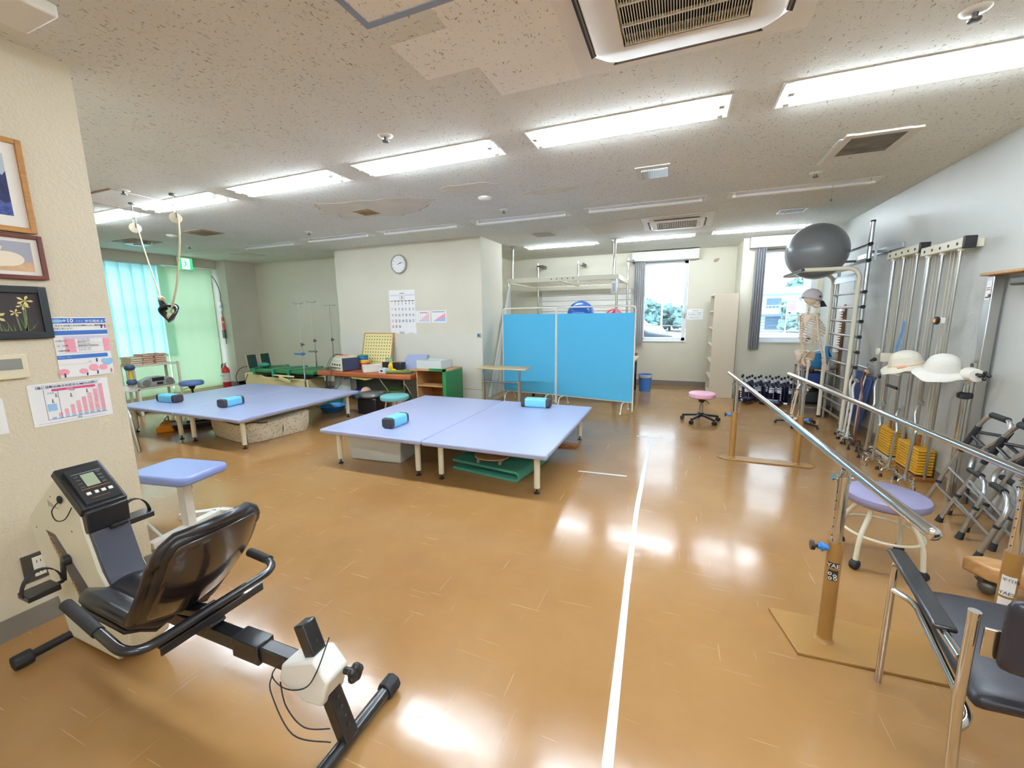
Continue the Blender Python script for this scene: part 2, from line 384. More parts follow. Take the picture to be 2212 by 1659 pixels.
# walls
k = M(); k.bx(-9.9, -2.9, -4.2, 1.31, 0, HC); struct('wall_left', k, 'wall_paint_rough')
k = M(); k.bx(-2.9, 2.4, -4.3, -4.2, 0, HC); struct('wall_behind', k, 'wall_paint')
k = M(); k.bx(2.17, 2.4, -4.2, 9.6, 0, HC); struct('wall_right', k, 'wall_paint_satin')
k = M(); k.bx(-9.22, -3.72, 6.95, 7.09, 0, HC); k.bx(-6.09, -3.03, 6.22, 7.09, 0, HC); k.bx(-3.9, -3.72, 7.09, 9.45, 0, HC)
struct('wall_center', k, 'wall_paint')
k = M(); k.bx(-9.9, -9.22, 6.25, 7.09, 0, HC); struct('wall_pillar', k, 'wall_paint_grey')
def wall_hole(k, x0, x1, y0, y1, hx0, hx1, hz0, hz1):
    k.bx(x0, hx0, y0, y1, 0, HC); k.bx(hx1, x1, y0, y1, 0, HC); k.bx(hx0, hx1, y0, y1, 0, hz0); k.bx(hx0, hx1, y0, y1, hz1, HC)
k = M(); wall_hole(k, -3.72, .97, 9.25, 9.45, -.76, .13, .92, 2.57); k.bx(.97, 1.0, 8.60, 9.45, 0, HC); struct('wall_far', k, 'wall_paint')
k = M(); wall_hole(k, .97, 2.17, 8.4, 8.6, 1.27, 2.1, .98, 2.57); struct('wall_far_right', k, 'wall_paint')
k = M(); k.bx(-9.9, -9.7, 1.37, 4.0, 0, HC); k.bx(-9.9, -9.7, 4.0, 6.3, 2.56, HC); k.bx(-9.9, -9.7, 4.0, 6.3, 0, .04); struct('wall_far_left', k, 'wall_paint_grey')
k = M(); k.bx(-9.7, -9.50, 1.37, 6.25, 2.58, HC); struct('trim_2', k, 'wall_paint_grey')
# lower wall panels on the centre wall
mat('wall_panel', '#D9D7C9', .6, bump=.15, bscale=140); mat('seam', '#8E8A7C', .8)
k = M(); k.bx(-6.09, -3.03, 6.205, 6.22, .0, 1.205); struct('trim_3', k, 'wall_panel', bev=.002)
k = M(); k.bx(-6.09, -3.03, 6.2035, 6.207, .255, .262); k.bx(-4.92, -4.915, 6.2035, 6.207, .26, 1.205); struct('trim_4', k, 'seam')
# baseboards
k = M(); k.bx(-2.9, -2.893, -4.2, 1.317, 0, .105); struct('baseboard_left', k, 'base_vinyl')
k = M(); k.bx(2.163, 2.17, -4.2, 8.4, 0, .1); struct('baseboard_right', k, 'base_vinyl')
k = M(); k.bx(-3.72, .97, 9.243, 9.25, 0, .1); struct('baseboard_far', k, 'base_vinyl')
k = M(); k.bx(1.27, 2.17, 8.393, 8.4, 0, .1); k.bx(.963, .97, 8.4, 9.25, 0, .1); struct('baseboard_far_right', k, 'base_vinyl')
k = M(); k.bx(-9.22, -6.09, 6.943, 6.95, 0, .1); k.bx(-9.227, -9.22, 6.25, 6.95, 0, .1); k.bx(-9.7, -9.22, 6.243, 6.25, 0, .1); struct('baseboard_center', k, 'base_vinyl')
# windows
mat('window_white', '#E4E8EC', .35)
def window(n, x0, x1, z0, z1, y, split=False):
    w = thing('window_%d' % n, 'white framed window', 'window'); del w['label']; del w['category']; w['kind'] = 'structure'
    k = M(); t = .075
    for (a, b, c, d) in ((x0, x1, z0, z0+t), (x0, x1, z1-t*.8, z1), (x0, x0+t*.6, z0, z1), (x1-t, x1, z0, z1)): k.bx(a, b, y, y+.08, c, d)
    k.bx(x0-.01, x1+.01, y-.10, y, z0-.015, z0+.012)
    k.build('window_frame', 'window_white', w, bev=.004)
    k = M(); k.bx(x0+.03, x1-.03, y+.035, y+.041, z0+.05, z1-.04); k.build('window_pane', 'window_glass', w)
    return w
w = window(1, -.75, .12, .93, 2.56, 9.33)
k = M(); k.bx(.065, .09, 9.30, 9.33, 1.42, 1.55); k.tube(fillet([(.077, 9.3, 1.5), (.077, 9.27, 1.5), (.077, 9.26, 1.41)], .01), .009, 8); k.build('window_handle', 'steel', w)
k = M(); k.bx(-.7, .05, 9.345, 9.355, 1.24, 1.26); k.build('window_bar', 'window_white', w)
w = window(2, 1.27, 2.1, .99, 2.56, 8.48)
k = M()
for i in range(7): k.bx(1.33, 2.02, 8.505, 8.512, 1.1+.055*i, 1.108+.055*i)
k.build('window_bars', 'window_white', w)
w = thing('window_3', '', ''); del w['label']; del w['category']; w['kind'] = 'structure'
k = M()
for y in (4.0, 4.7, 5.13, 6.2): k.bx(-9.78, -9.7, y, y+.06, .04, 2.56)
for z in (.04, 1.38, 1.72, 2.5): k.bx(-9.78, -9.72, 4.0, 6.26, z, z+.05)
k.build('window_frame', 'window_white', w)
k = M(); k.bx(-9.76, -9.755, 4.0, 6.3, .04, 2.56); k.build('window_pane', 'window_glass', w)
# outside
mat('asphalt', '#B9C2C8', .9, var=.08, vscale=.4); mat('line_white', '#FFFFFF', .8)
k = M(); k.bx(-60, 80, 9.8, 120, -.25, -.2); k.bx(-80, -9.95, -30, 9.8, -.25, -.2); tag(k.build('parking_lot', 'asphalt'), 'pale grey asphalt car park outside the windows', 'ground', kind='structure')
k = M()
for i in range(3): k.box((5.5+i*3.2, 24+i*5.5, -.195), (14, .25, .01), (0, 0, -.12))
tag(k.build('parking_lines', 'line_white'), 'white painted lines on the car park', 'road marking', kind='structure')
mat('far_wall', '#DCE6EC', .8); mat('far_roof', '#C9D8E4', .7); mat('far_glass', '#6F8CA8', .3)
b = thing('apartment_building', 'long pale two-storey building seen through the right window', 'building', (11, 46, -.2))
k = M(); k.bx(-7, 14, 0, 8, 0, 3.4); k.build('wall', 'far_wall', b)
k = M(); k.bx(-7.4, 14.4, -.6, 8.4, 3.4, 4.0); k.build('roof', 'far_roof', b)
for i in range(7):
    k = M(); k.bx(-6+i*2.6, -4.8+i*2.6, -.05, .02, 2.1, 3.0); k.build('window', 'far_glass', b)
    if i % 2: k = M(); k.bx(-6+i*2.6, -4.4+i*2.6, -.05, .02, .1, 1.3); k.build('window', 'far_glass', b)
k = M(); k.bx(-7, 14, -.9, 0, 1.55, 1.75)
for i in range(70): k.bx(-7+i*.3, -6.96+i*.3, -.9, -.86, 1.75, 2.3)
k.bx(-7, 14, -.92, -.84, 2.3, 2.36); k.build('balcony', 'far_wall', b)
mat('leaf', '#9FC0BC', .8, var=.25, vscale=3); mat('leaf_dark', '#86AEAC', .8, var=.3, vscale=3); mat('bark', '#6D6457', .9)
rnd = random.Random(4)
def tree(x, y, h, r, label, group=None, m='leaf'):
    t = thing('leafy_tree', label, 'tree', (x, y, -.2), 0, group)
    k = M()
    for i in range(70):
        a = rnd.uniform(0, 2*PI); q = r*math.sqrt(rnd.uniform(0, 1))*.85; zz = rnd.uniform(.25, .95)*h*(1-.25*(q/r)**2); rr = r*rnd.uniform(.12, .26)
        k.ball((q*math.cos(a), q*math.sin(a), zz), (rr, rr, rr*.8), 8, 6)
    rv = random.Random(int(x*10)); k.v = [p + Vector((rv.uniform(-.12, .12), rv.uniform(-.12, .12), rv.uniform(-.12, .12)))*r*.75 for p in k.v]
    k.build('crown', m, t); k = M(); k.cyl((0, 0, 0), (0, 0, h*.6), r*.07, r*.04, 8); k.build('trunk', 'bark', t)
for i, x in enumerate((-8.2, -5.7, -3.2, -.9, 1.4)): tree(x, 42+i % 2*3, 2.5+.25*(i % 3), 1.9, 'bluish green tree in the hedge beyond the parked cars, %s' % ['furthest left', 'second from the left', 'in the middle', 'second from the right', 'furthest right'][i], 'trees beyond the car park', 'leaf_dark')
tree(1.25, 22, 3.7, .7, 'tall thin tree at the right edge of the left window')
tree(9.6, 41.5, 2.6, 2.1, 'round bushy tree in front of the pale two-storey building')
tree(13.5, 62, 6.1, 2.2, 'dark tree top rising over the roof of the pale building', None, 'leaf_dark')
mat('car_white', '#E8EEF2', .25, coat=.5); mat('car_dark', '#39424C', .2, coat=.5); mat('car_glass', '#42566A', .1)
def car(name, label, cx, cy, rz, m, van=0):
    t = thing(name, label, 'car', (cx, cy, -.2), rz, 'parked cars outside')
    h = .35 if van else 0
    pr = [(-2.1, .35), (-2.15, .8), (-1.9, 1.0+h), (-1.3, 1.42+h), (.3, 1.45+h), (1.1, .98+h*.3), (2.0, .85), (2.15, .55), (2.1, .3)]
    k = M(); k.prism(pr, -.85, .85, 'y'); k.build('body', m, t, bev=.08, seg=3)
    k = M(); gl = [(-1.7, 1.02+h), (-1.25, 1.36+h), (.25, 1.38+h), (.95, 1.0+h*.3)]
    k.prism(gl, -.87, .87, 'y'); k.build('side_window', 'car_glass', t)
    for x in (-1.35, 1.35):
        for y in (-.86, .70): k = M(); k.cyl((x, y, .32), (x, y+.16, .32), .32, n=18); k.build('wheel', 'rubber', t)
car('parked_van', 'silver van parked furthest back outside the left window', -2.95, 28, .04, 'car_white', 1)
car('parked_car', 'pale hatchback parked between the van and the nearest car', -2.65, 23, .04, 'car_white')
car('parked_car', 'nearest parked car with its bonnet at the foot of the left window', -2.25, 18, .05, 'car_dark')
s = thing('notice_board', 'red and white notice board on two posts outside the right window', 'sign', (7.85, 36, -.25))
k = M(); k.bx(-.6, .6, 0, .05, 1.75, 2.4); k.build('board', 'far_wall', s); k = M(); k.bx(-.57, .0, -.02, 0, 1.8, 2.36); k.build('red_panel', mat('sign_red', '#E8908C', .7), s)
k = M(); k.bx(-.6, -.54, 0, .06, 0, 1.75); k.bx(.54, .6, 0, .06, 0, 1.75); k.build('post', 'white_metal', s)
k = M(); k.cyl((-.9, 24, -.2), (-.9, 24, 2.3), .05, .04, 8); tag(k.build('lamp_post', 'white_metal'), 'thin white post standing behind the parked cars', 'post')

# ================================================================= CEILING
mat('tube_on', (.80, .88, 1.0), .5, emit=TUBE); MT['tube_on'].node_tree.nodes['Principled BSDF'].inputs['Emission Color'].default_value = (.80, .90, 1, 1)
mat('tube_boosted', (.80, .88, 1.0), .5, emit=TUBE*1.5); MT['tube_boosted'].node_tree.nodes['Principled BSDF'].inputs['Emission Color'].default_value = (.80, .90, 1, 1)  # far-row tubes, emission raised only to brighten the far end of the room
mat('reflector', '#F4F6F8', .35)
def fixture(r, ntube, on, label, group):
    x0, x1, y0, y1 = r; cx, cy = (x0+x1)/2, (y0+y1)/2; L = x1-x0; D = y1-y0
    t = thing('ceiling_light', label, 'ceiling light', (cx, cy, HC), 0, group)
    k = M(); a, b = L/2, D/2; d = .045; top = [(-a, -b, 0), (a, -b, 0), (a, b, 0), (-a, b, 0)]; inn = [(-a+.02, -b+.03, d), (a-.02, -b+.03, d), (a-.02, b-.03, d), (-a+.02, b-.03, d)]
    k.add(top+inn, [(0, 1, 5, 4), (1, 2, 6, 5), (2, 3, 7, 6), (3, 0, 4, 7), (4, 5, 6, 7)])
    k.build('housing', 'reflector', t, solid=.003)
    k = M(); f = .012
    for q in ((-a-f, a+f, -b-f, -b), (-a-f, a+f, b, b+f), (-a-f, -a, -b, b), (a, a+f, -b, b)): k.bx(*q, -.004, .001)
    k.build('rim', 'white_metal', t)
    ys_ = (-.065, .065) if ntube == 2 else (0,)
    for y in ys_:
        k = M(); k.cyl((-a+.06, y, -.014), (a-.06, y, -.014), .0155, n=8); k.build('tube', ('tube_off', 'tube_on', 'tube_boosted')[int(on)], t)
        for xx in (-a+.03, a-.06): k = M(); k.bx(xx, xx+.03, y-.018, y+.018, -.030, .04); k.build('lamp_holder', 'white_plastic', t)
    return t
nm = ['furthest right, running out of the picture', 'second from the right', 'third from the right', 'fourth from the right', 'second from the left, behind a rope', 'furthest left, partly behind the near wall']
for i, r in enumerate(ROW1): fixture(r, 2, True, 'lit twin-tube ceiling light in the nearest row, ' + nm[i], 'lit twin-tube lights')
nm = ['furthest right, above the wall bars', 'left of the light above the wall bars', 'third from the right', 'fourth from the right', 'fifth from the right, above the green tilt table', 'furthest left, near the exit sign']
for i, r in enumerate(ROW2): fixture(r, 1, False, 'unlit ceiling light in the middle row, ' + nm[i], 'unlit ceiling lights')
nm = ['on the right behind the grey ball', 'in the middle by the chrome post', 'on the left above the blue screen']
for i, r in enumerate(ROW3): fixture(r, 1, 2, 'lit single-tube ceiling light in the far row, ' + nm[i], 'lit single-tube lights')
for i, r in enumerate(ROW0): fixture(r, 2, True, 'added twin-tube ceiling light, out of view behind the camera, filling the near room', 'added fill lights behind the camera')
def pull(x, y, z0, lab):
    k = M(); k.cyl((x, y, z0), (x, y, HC-.02), .0015, n=5); k.ball((x, y, z0), .012, 8, 6); tag(k.build('pull_cord', mat('cord_green', '#3E6B55', .6)), lab, 'pull cord')
pull(1.35, 5.25, 2.60, 'short pull cord with a green knob under the unlit light by the wall bars')
# large air conditioner
mat('ac_white', '#F4F0E6', .4); mat('ac_dark', '#26282A', .6); mat('ac_slat', '#EFEADB', .45)
def cassette(label, cx, cy, S, W_, gx, gy, sl, big):
    t = thing('air_conditioner', label, 'air conditioner', (cx, cy, HC))
    ring_o = rrect(0, 0, W_, S, .01, 2); ring_i = rrect(0, 0, W_*.80, S*.80, .09, 8)
    k = M(); k.prism(rrect(0, 0, W_, S, .012, 2), -.022, 0, 'z')
    hx, hy = gx/2+.004, gy/2+.004
    # body plate with a square opening for the grille
    k = M()
    for q in ((-W_/2, -hx, -S/2, S/2), (hx, W_/2, -S/2, S/2), (-hx, hx, -S/2, -hy), (-hx, hx, hy, S/2)): k.bx(*q, -.012, -.001)
    k.build('cover_plate', 'ac_white', t)
    k = M(); n = 8; A = rrect(0, 0, W_*.84, S*.84, .13, n); B = rrect(0, 0, W_*.74, S*.74, .09, n); Z0, Z1 = -.012, -.05
    N = len(A); vs = [(x, y, Z0) for x, y in A] + [(x, y, Z1) for x, y in B]
    H = [(hx, hy), (-hx, hy), (-hx, -hy), (hx, -hy)]
    k.add(vs, [(i, (i+1) % N, N+(i+1) % N, N+i) for i in range(N)], True)
    vs = [(x, y, Z1) for x, y in B] + [(x, y, Z1) for x, y in H]; q4 = N//4
    fs = []
    for c in range(4):
        for i in range(n): fs.append((c*q4+i, c*q4+i+1, N+c))
        fs.append((c*q4+n, (c*q4+n+1) % N, N+(c+1) % 4, N+c))
    k.add(vs, fs); k.build('front_panel', 'ac_white', t)
    # four air slots with louvres
    for (ax, s) in (('x', 1), ('x', -1), ('y', 1), ('y', -1)):
        k = M(); l = (S if ax == 'x' else W_)*.30; c = (W_ if ax == 'x' else S)*.395; hw = .016
        P = [(c-hw, -l), (c+hw, -l-.02), (c+hw, l+.02), (c-hw, l)]
        for (z0, z1) in ((-.034, -.026),):
            k.prism([(s*a, b) if ax == 'x' else (b, s*a) for a, b in P], -.0375, -.0365+.003, 'z')
        k.build('air_slot', 'ac_dark', t)
        k = M(); k.prism([(s*a, b) if ax == 'x' else (b, s*a) for a, b in ((c-.004, -l), (c+.004, -l), (c+.004, l), (c-.004, l))], -.041, -.0375, 'z'); k.build('louvre', 'base_vinyl', t)
    k = M(); k.bx(-hx, hx, -hy, hy, .03, .04); k.build('filter', 'ac_dark', t)
    k = M(); n = sl
    for i in range(n): x = -gx/2 + gx*(i+.5)/n; k.bx(x-gx/n*.15, x+gx/n*.15, -gy/2, gy/2, -.046, -.041)
    for i in range(5): y = -gy/2 + gy*i/4; k.bx(-gx/2, gx/2, y-.004, y+.004, -.048, -.036)
    k.build('intake_grille', 'ac_slat', t)
    return t
cassette('large square ceiling air conditioner cassette at the top of the picture', -.045, 1.91, 1.0, 1.01, .50, .52, 46, True)
cassette('smaller ceiling air conditioner cassette above the left window', -.10, 6.45, .84, .9, .50, .44, 22, False)
k = M(); k.bx(-1.32, -.58, 6.05, 6.9, HC-.006, HC-.001); tag(k.build('ceiling_panel', mat('panel_white', '#DCD8CC', .6)), 'plain pale ceiling patch left of the smaller air conditioner', 'ceiling panel')
k = M(); k.bx(-1.33, -1.02, 1.81, 2.125, HC-.003, HC-.0005); k.bx(-1.02, -.552, 1.40, 2.43, HC-.003, HC-.0005); k.bx(-1.02, -.552, 1.0, 1.4, HC-.003, HC-.0005)
tag(k.build('ceiling_patch', 'ceiling_board_new'), 'paler replacement ceiling tiles left of the large air conditioner', 'ceiling tile')
t = thing('ceiling_hatch', 'ceiling access hatch with a blue-grey frame at the top edge', 'hatch', (0, 0, 0))
k = M(); k.bx(-1.33, -.72, .95, 1.66, HC-.004, HC-.0005); k.build('panel', 'ceiling_board_new', t)
k = M()
for q in ((-1.345, -.70, 1.645, 1.675), (-1.345, -1.315, .93, 1.645), (-.73, -.70, .93, 1.645), (-1.315, -.73, .93, .96)): k.bx(*q, HC-.008, HC)
k.build('frame', mat('hatch_frame', '#93A0B4', .5), t)
t = thing('exhaust_vent', 'dusty ceiling vent with torn white tape at the upper right', 'vent')
k = M(); k.bx(1.10, 1.47, 3.99, 4.37, HC-.012, HC-.001); k.build('mesh', mat('vent_mesh', '#7E786C', .9, var=.35, vscale=9), t)
k = M(); k.bx(1.06, 1.11, 3.92, 4.43, HC-.014, HC); k.bx(1.44, 1.51, 3.94, 4.42, HC-.014, HC); k.bx(1.11, 1.44, 3.93, 3.985, HC-.014, HC); k.bx(1.11, 1.44, 4.375, 4.42, HC-.014, HC); k.build('frame', 'panel_white', t)
k = M(); k.bx(1.02, 1.045, 3.93, 4.48, HC-.03, HC-.024); k.build('loose_tape', 'white_metal', t)
t = thing('emergency_light', 'small rectangular emergency ceiling light with a ribbed lens', 'ceiling light')
k = M(); k.bx(-.43, -.14, 4.0, 4.35, HC-.01, HC); k.build('frame', 'panel_white', t, bev=.003)
mat('lens', '#C9CCC8', .12, spec=.8)
k = M(); k.bx(-.38, -.16, 4.07, 4.29, HC-.02, HC-.009)
for i in range(11): k.bx(-.38+i*.02, -.372+i*.02, 4.07, 4.29, HC-.026, HC-.02)
k.build('lens', 'lens', t)
t = thing('air_grille', 'small louvred ceiling grille near the right wall', 'vent')
k = M(); k.bx(1.10, 1.40, 6.29, 6.31, HC-.01, HC); k.bx(1.10, 1.40, 6.50, 6.53, HC-.01, HC); k.bx(1.10, 1.12, 6.31, 6.5, HC-.01, HC); k.bx(1.38, 1.40, 6.31, 6.5, HC-.01, HC); k.build('frame', 'white_metal', t)
k = M(); k.bx(1.12, 1.38, 6.31, 6.5, HC-.004, HC-.001); k.build('duct', 'ac_dark', t)
k = M(); [k.bx(1.135+.026*i, 1.145+.026*i, 6.31, 6.5, HC-.01, HC-.004) for i in range(10)]; k.build('louvre', 'white_metal', t)
mat('vent_brown', '#8F7A55', .6); mat('vent_pink', '#A68F7C', .7)
def sqvent(cx, cy, w, d, m, label, rim='panel_white'):
    t = thing('air_grille', label, 'vent', (cx, cy, HC))
    k = M(); k.bx(-w/2, w/2, -d/2, d/2, -.006, 0); k.build('frame', rim, t)
    k = M(); k.bx(-w*.36, w*.36, -d*.36, d*.36, -.009, -.006)
    for i in range(6): y = -d*.36 + d*.72*i/5; k.bx(-w*.36, w*.36, y-.004, y+.004, -.014, -.009)
    k.build('louvre', m, t); return t
sqvent(-3.60, 4.25, .24, .24, 'vent_brown', 'small brown ceiling vent inside the water stain', 'vent_brown')
sqvent(-6.58, 4.2, .46, .34, 'vent_brown', 'brownish ceiling vent behind the right pulley rope', 'vent_pink')
sqvent(-2.06, 6.53, .42, .36, 'steel', 'pale square ceiling vent in front of the far row of lights')
t = thing('air_diffuser', 'round ceiling diffuser in a brown square plate behind the pulley ropes', 'vent', (-8.25, 4.22, HC))
k = M(); k.bx(-.3, .3, -.2, .2, -.008, 0); k.build('plate', 'vent_brown', t); k = M(); k.lathe([(.0, -.06), (.05, -.06), (.06, -.045), (.16, -.05), (.19, -.008)]); k.build('cone', 'steel', t)
t = thing('ceiling_hatch', 'sagging brown-edged ceiling patch above the left pulley hook', 'hatch', (-5.55, 2.72, HC))
k = M(); k.bx(-.35, .35, -.22, .22, -.006, -.001); k.build('panel', 'ceiling_board_new', t)
k = M(); k.bx(-.36, .36, -.235, -.22, -.012, 0); k.bx(-.37, -.35, -.22, .22, -.012, 0); k.build('edge', 'vent_pink', t)
k = M(); k.bx(-8.9, -7.7, 5.25, 5.53, HC-.008, HC-.001); tag(k.build('ceiling_light_cover', 'panel_white'), 'flat white light cover next to the exit sign', 'ceiling light')
k = M(); k.bx(-8.25, -7.85, 5.72, 6.2, HC-.008, HC-.001); tag(k.build('ceiling_panel', 'panel_white'), 'small white ceiling panel near the pillar by the exit', 'ceiling panel')
SM = [(-1.99, 2.60, 'between the first and second rows of lights, above the tables'), (1.10, 4.82, 'left of the light above the wall bars'), (1.11, 2.60, 'in the top right corner'), (-5.14, 2.58, 'above the pulley ropes'), (-2.04, 4.85, 'near the centre of the ceiling'), (-5.18, 4.83, 'right of the middle row, above the left tables'), (-8.0, 4.85, 'near the exit sign'), (-6.2, 6.4, 'above the drip stands')]
pt = None
for i, (x, y, l) in enumerate(SM):
    if pt is None:
        pt = thing('sprinkler_head', 'ceiling sprinkler head ' + l, 'sprinkler', (x, y, HC), 0, 'ceiling sprinkler heads')
        k = M(); k.lathe([(0, -.012), (.035, -.012), (.05, -.004), (.052, 0)]); k.build('rose', 'white_metal', pt)
        k = M(); k.lathe([(0, -.045), (.022, -.043), (.024, -.035), (.01, -.03), (.012, -.012)], n=14); k.build('nozzle', 'dark_steel', pt)
    else: dup(pt, (x, y, HC), label='ceiling sprinkler head ' + l)
for x, y, l in ((-2.02, 4.29, 'round white speaker on the ceiling right of the water stain'), (-7.19, 4.14, 'round white speaker on the ceiling behind the right pulley rope')):
    k = M(); k.lathe([(0, -.03), (.05, -.03), (.075, -.012), (.078, 0)], (x, y, HC)); tag(k.build('ceiling_speaker', 'panel_white'), l, 'speaker', 'ceiling speakers')
# water stain
mat('stain', '#E0D9C8', .9, var=.08, vscale=5); mat('stain_edge', '#C9BBA2', .9, var=.15, vscale=9)
def blob(cx, cy, rx, ry, seed, n=90, j=.17):
    r = random.Random(seed); ph = [r.uniform(0, 6) for _ in range(4)]
    return [(cx + rx*(1+j*math.sin(3*a+ph[0])+j*.6*math.sin(7*a+ph[1])+j*.4*math.sin(13*a+ph[2])+j*.25*math.sin(29*a+ph[3]))*math.cos(a), cy + ry*(1+j*math.sin(4*a+ph[3])+j*.5*math.sin(9*a+ph[0]))*math.sin(a)) for a in [2*PI*i/n for i in range(n)]]
t = thing('water_stain', 'large brown water stain on the ceiling around the small vent', 'stain')
for (a, nm_) in ((blob(-3.45, 4.15, .72, .38, 3), 'ring'),):
    k = M(); k.prism(a, HC-.0012, HC-.0002); k.build('edge', 'stain_edge', t)
    k = M(); k.prism([(-3.45+(x+3.45)*.96, 4.15+(y-4.15)*.95) for x, y in a], HC-.0022, HC-.0012); k.build('centre', 'stain', t)
for (cx, cy, rx, ry, sd, l) in ((-2.05, 3.9, .28, .12, 8, 'small water stain between the large stain and the emergency light'), (-1.3, 4.35, .3, .1, 12, 'faint water stain near the emergency light')):
    k = M(); k.prism(blob(cx, cy, rx, ry, sd), HC-.0012, HC-.0002); tag(k.build('water_stain', 'stain'), l, 'stain', 'water stains')
k = M(); k.bx(-2.66, -2.40, .85, 1.08, HC-.05, HC); tag(k.build('ceiling_bracket', 'white_metal', bev=.01), 'corner of a white ceiling fitting in the top left corner', 'bracket')
# ================================================================= LEFT WALL
XW = -2.9
def frame(name, label, y0, y1, z0, z1, mframe, fw, inner, depth=.02, rot=0):
    t = thing(name, label, 'framed picture', (XW, (y0+y1)/2, z0))
    k = M(); k.bx(XW, XW+depth, y0, y0+fw, z0, z1); k.bx(XW, XW+depth, y1-fw, y1, z0, z1); k.bx(XW, XW+depth, y0+fw, y1-fw, z0, z0+fw); k.bx(XW, XW+depth, y0+fw, y1-fw, z1-fw, z1)
    k.build('frame', mframe, t, bev=.003, world=True)
    return t, Sheet(t, (XW+.004, y0+fw, z0+fw), (0, 1, 0), (0, 0, 1), y1-y0-2*fw, z1-z0-2*fw, (1, 0, 0), inner, .004, 'mount')
mat('mount', '#EFEAE0', .7); mat('print_night', '#2C3566', .6, var=.5, vscale=25); mat('print_sky', '#B9C6CF', .7); mat('print_grass', '#4A5A9A', .7, var=.5, vscale=60)
mat('frame_black', '#22282A', .4); mat('print_dark', '#3A3233', .7); mat('flower', '#E3D28A', .7, var=.2, vscale=60); mat('stem_green', '#6F7F52', .7, var=.4, vscale=50)
mat('print_lilac', '#A9A9B5', .7); mat('print_ground', '#D6B089', .7, var=.15, vscale=30); mat('rabbit', '#F1E3CB', .7); mat('eye_red', '#8A4A3A', .6)
t, s = frame('framed_picture', 'largest framed picture, dark blue trees under a pale sky in an orange wooden frame', .72, 1.075, 1.915, 2.33, 'wood_frame', .022, 'mount')
s.rects([(.14, .13, .86, .86)], 'print_night', 'image')
s.poly([[(.14, .86), (.86, .86), (.86, .66), (.82, .60), (.76, .64), (.70, .56), (.62, .66), (.5, .6), (.4, .7), (.3, .62), (.14, .7)]], 'print_sky', 'sky')
s.poly([[(.14, .13), (.86, .13), (.86, .30), (.8, .27), (.74, .31), (.6, .27), (.45, .3), (.3, .26), (.14, .3)]], 'print_grass', 'grass')
t, s = frame('framed_picture', 'small dark brown framed picture of a white rabbit', .76, 1.085, 1.70, 1.905, 'wood_dark', .018, 'mount')
s.rects([(.08, .1, .92, .9)], 'print_lilac', 'image'); s.poly([[(.08, .1), (.92, .1), (.92, .36), (.6, .30), (.3, .34), (.08, .3)]], 'print_ground', 'ground')
s.poly([disc(.62, .42, .20, .20, 20), disc(.42, .42, .10, .14, 14), disc(.5, .3, .16, .1, 14), [(.36, .5), (.38, .78), (.46, .80), (.48, .52)], [(.46, .5), (.54, .74), (.6, .74), (.54, .5)]], 'rabbit', 'rabbit', 3)
s.poly([disc(.40, .45, .014, .02, 10)], 'eye_red', 'eye', 4)
t, s = frame('framed_picture', 'black framed picture of pressed yellow flowers on a dark ground', .72, 1.065, 1.42, 1.665, 'frame_black', .03, 'print_dark')
fl = M(); st = M(); rr = random.Random(2)
pet = []; stm = []
for (cx, cy, sc) in ((.83, .80, .085), (.80, .68, .07), (.36, .78, .08), (.48, .40, .1), (.42, .22, .07), (.70, .5, .06), (.3, .5, .07)):
    for q in range(5):
        a = q*1.257 + cx*9; pet.append([(cx, cy), (cx+sc*.9*math.cos(a-.28), cy+sc*1.2*math.sin(a-.28)), (cx+sc*1.25*math.cos(a), cy+sc*1.7*math.sin(a)), (cx+sc*.9*math.cos(a+.28), cy+sc*1.2*math.sin(a+.28))])
    stm.append([(cx-.008, cy), (cx+.008, cy), (cx+.01+.03*math.sin(cx*20), .05), (cx-.01+.03*math.sin(cx*20), .05)])
for i in range(26):
    x = rr.uniform(.15, .85); a = rr.uniform(-.12, .12); h = rr.uniform(.12, .4); stm.append([(x, .04), (x+.018, .04), (x+a+.004, .04+h)])
s.poly(stm, 'stem_green', 'stems', 2); s.poly(pet, 'flower', 'petals', 3)
t = thing('control_panel', 'beige wall controller panel with a grey display', 'wall panel', (XW, .9, 1.24))
k = M(); k.bx(XW, XW+.02, .77, .955, 1.235, 1.35); k.build('panel', 'beige_plastic', t, bev=.006, world=True)
k = M(); k.bx(XW+.019, XW+.022, .785, .935, 1.28, 1.33); k.build('display', mat('lcd_grey', '#8C8D86', .3), t, world=True)
# health poster
t = thing('health_poster', 'blue, white and pink health poster headed +10 beside the black framed picture', 'poster', (XW, 1.17, 1.2))
s = Sheet(t, (XW+.001, 1.063, 1.213), (0, 1, 0), (0, 0, 1), .215, .307, (1, 0, 0), 'paper')
s.rects([(0, .90, 1, .985), (0, .71, 1, .78), (0, .31, .93, .375)], 'ink_blue', 'header_band')
s.rects([(.17, .42, .36, .645)], 'ink_pink', 'pink_column'); s.rects([(.88, .41, 1, .64)], 'ink_pink', 'pink_column'); s.rects([(.17, .645, 1, .69)], 'ink_lilac', 'table_header')
s.rects([(.02, .56, 1, .563), (.02, .50, 1, .503), (.02, .405, 1, .408), (.0, .22, .62, .223)], 'ink_grey', 'rule')
s.poly([disc(.07, .10, .1, .055), disc(.42, .09, .085, .045), disc(.80, .13, .085, .05), disc(.62, .14, .09, .06)], 'ink_pink', 'pink_bubble')
s.poly([disc(.0+.10, .94, .12, .028)], 'ink_lightblue', 'badge'); s.poly([disc(.9, .22, .10, .06), disc(.96, .245, .05, .04), disc(.84, .24, .06, .045)], 'ink_lightblue', 'cloud')
s.text('+10', .20, .917, .026, 'paper', bold=.0006); s.text('プラス・テン', .43, .922, .010, 'paper'); s.text('から始めよう', .60, .918, .0155, 'paper', bold=.0003)
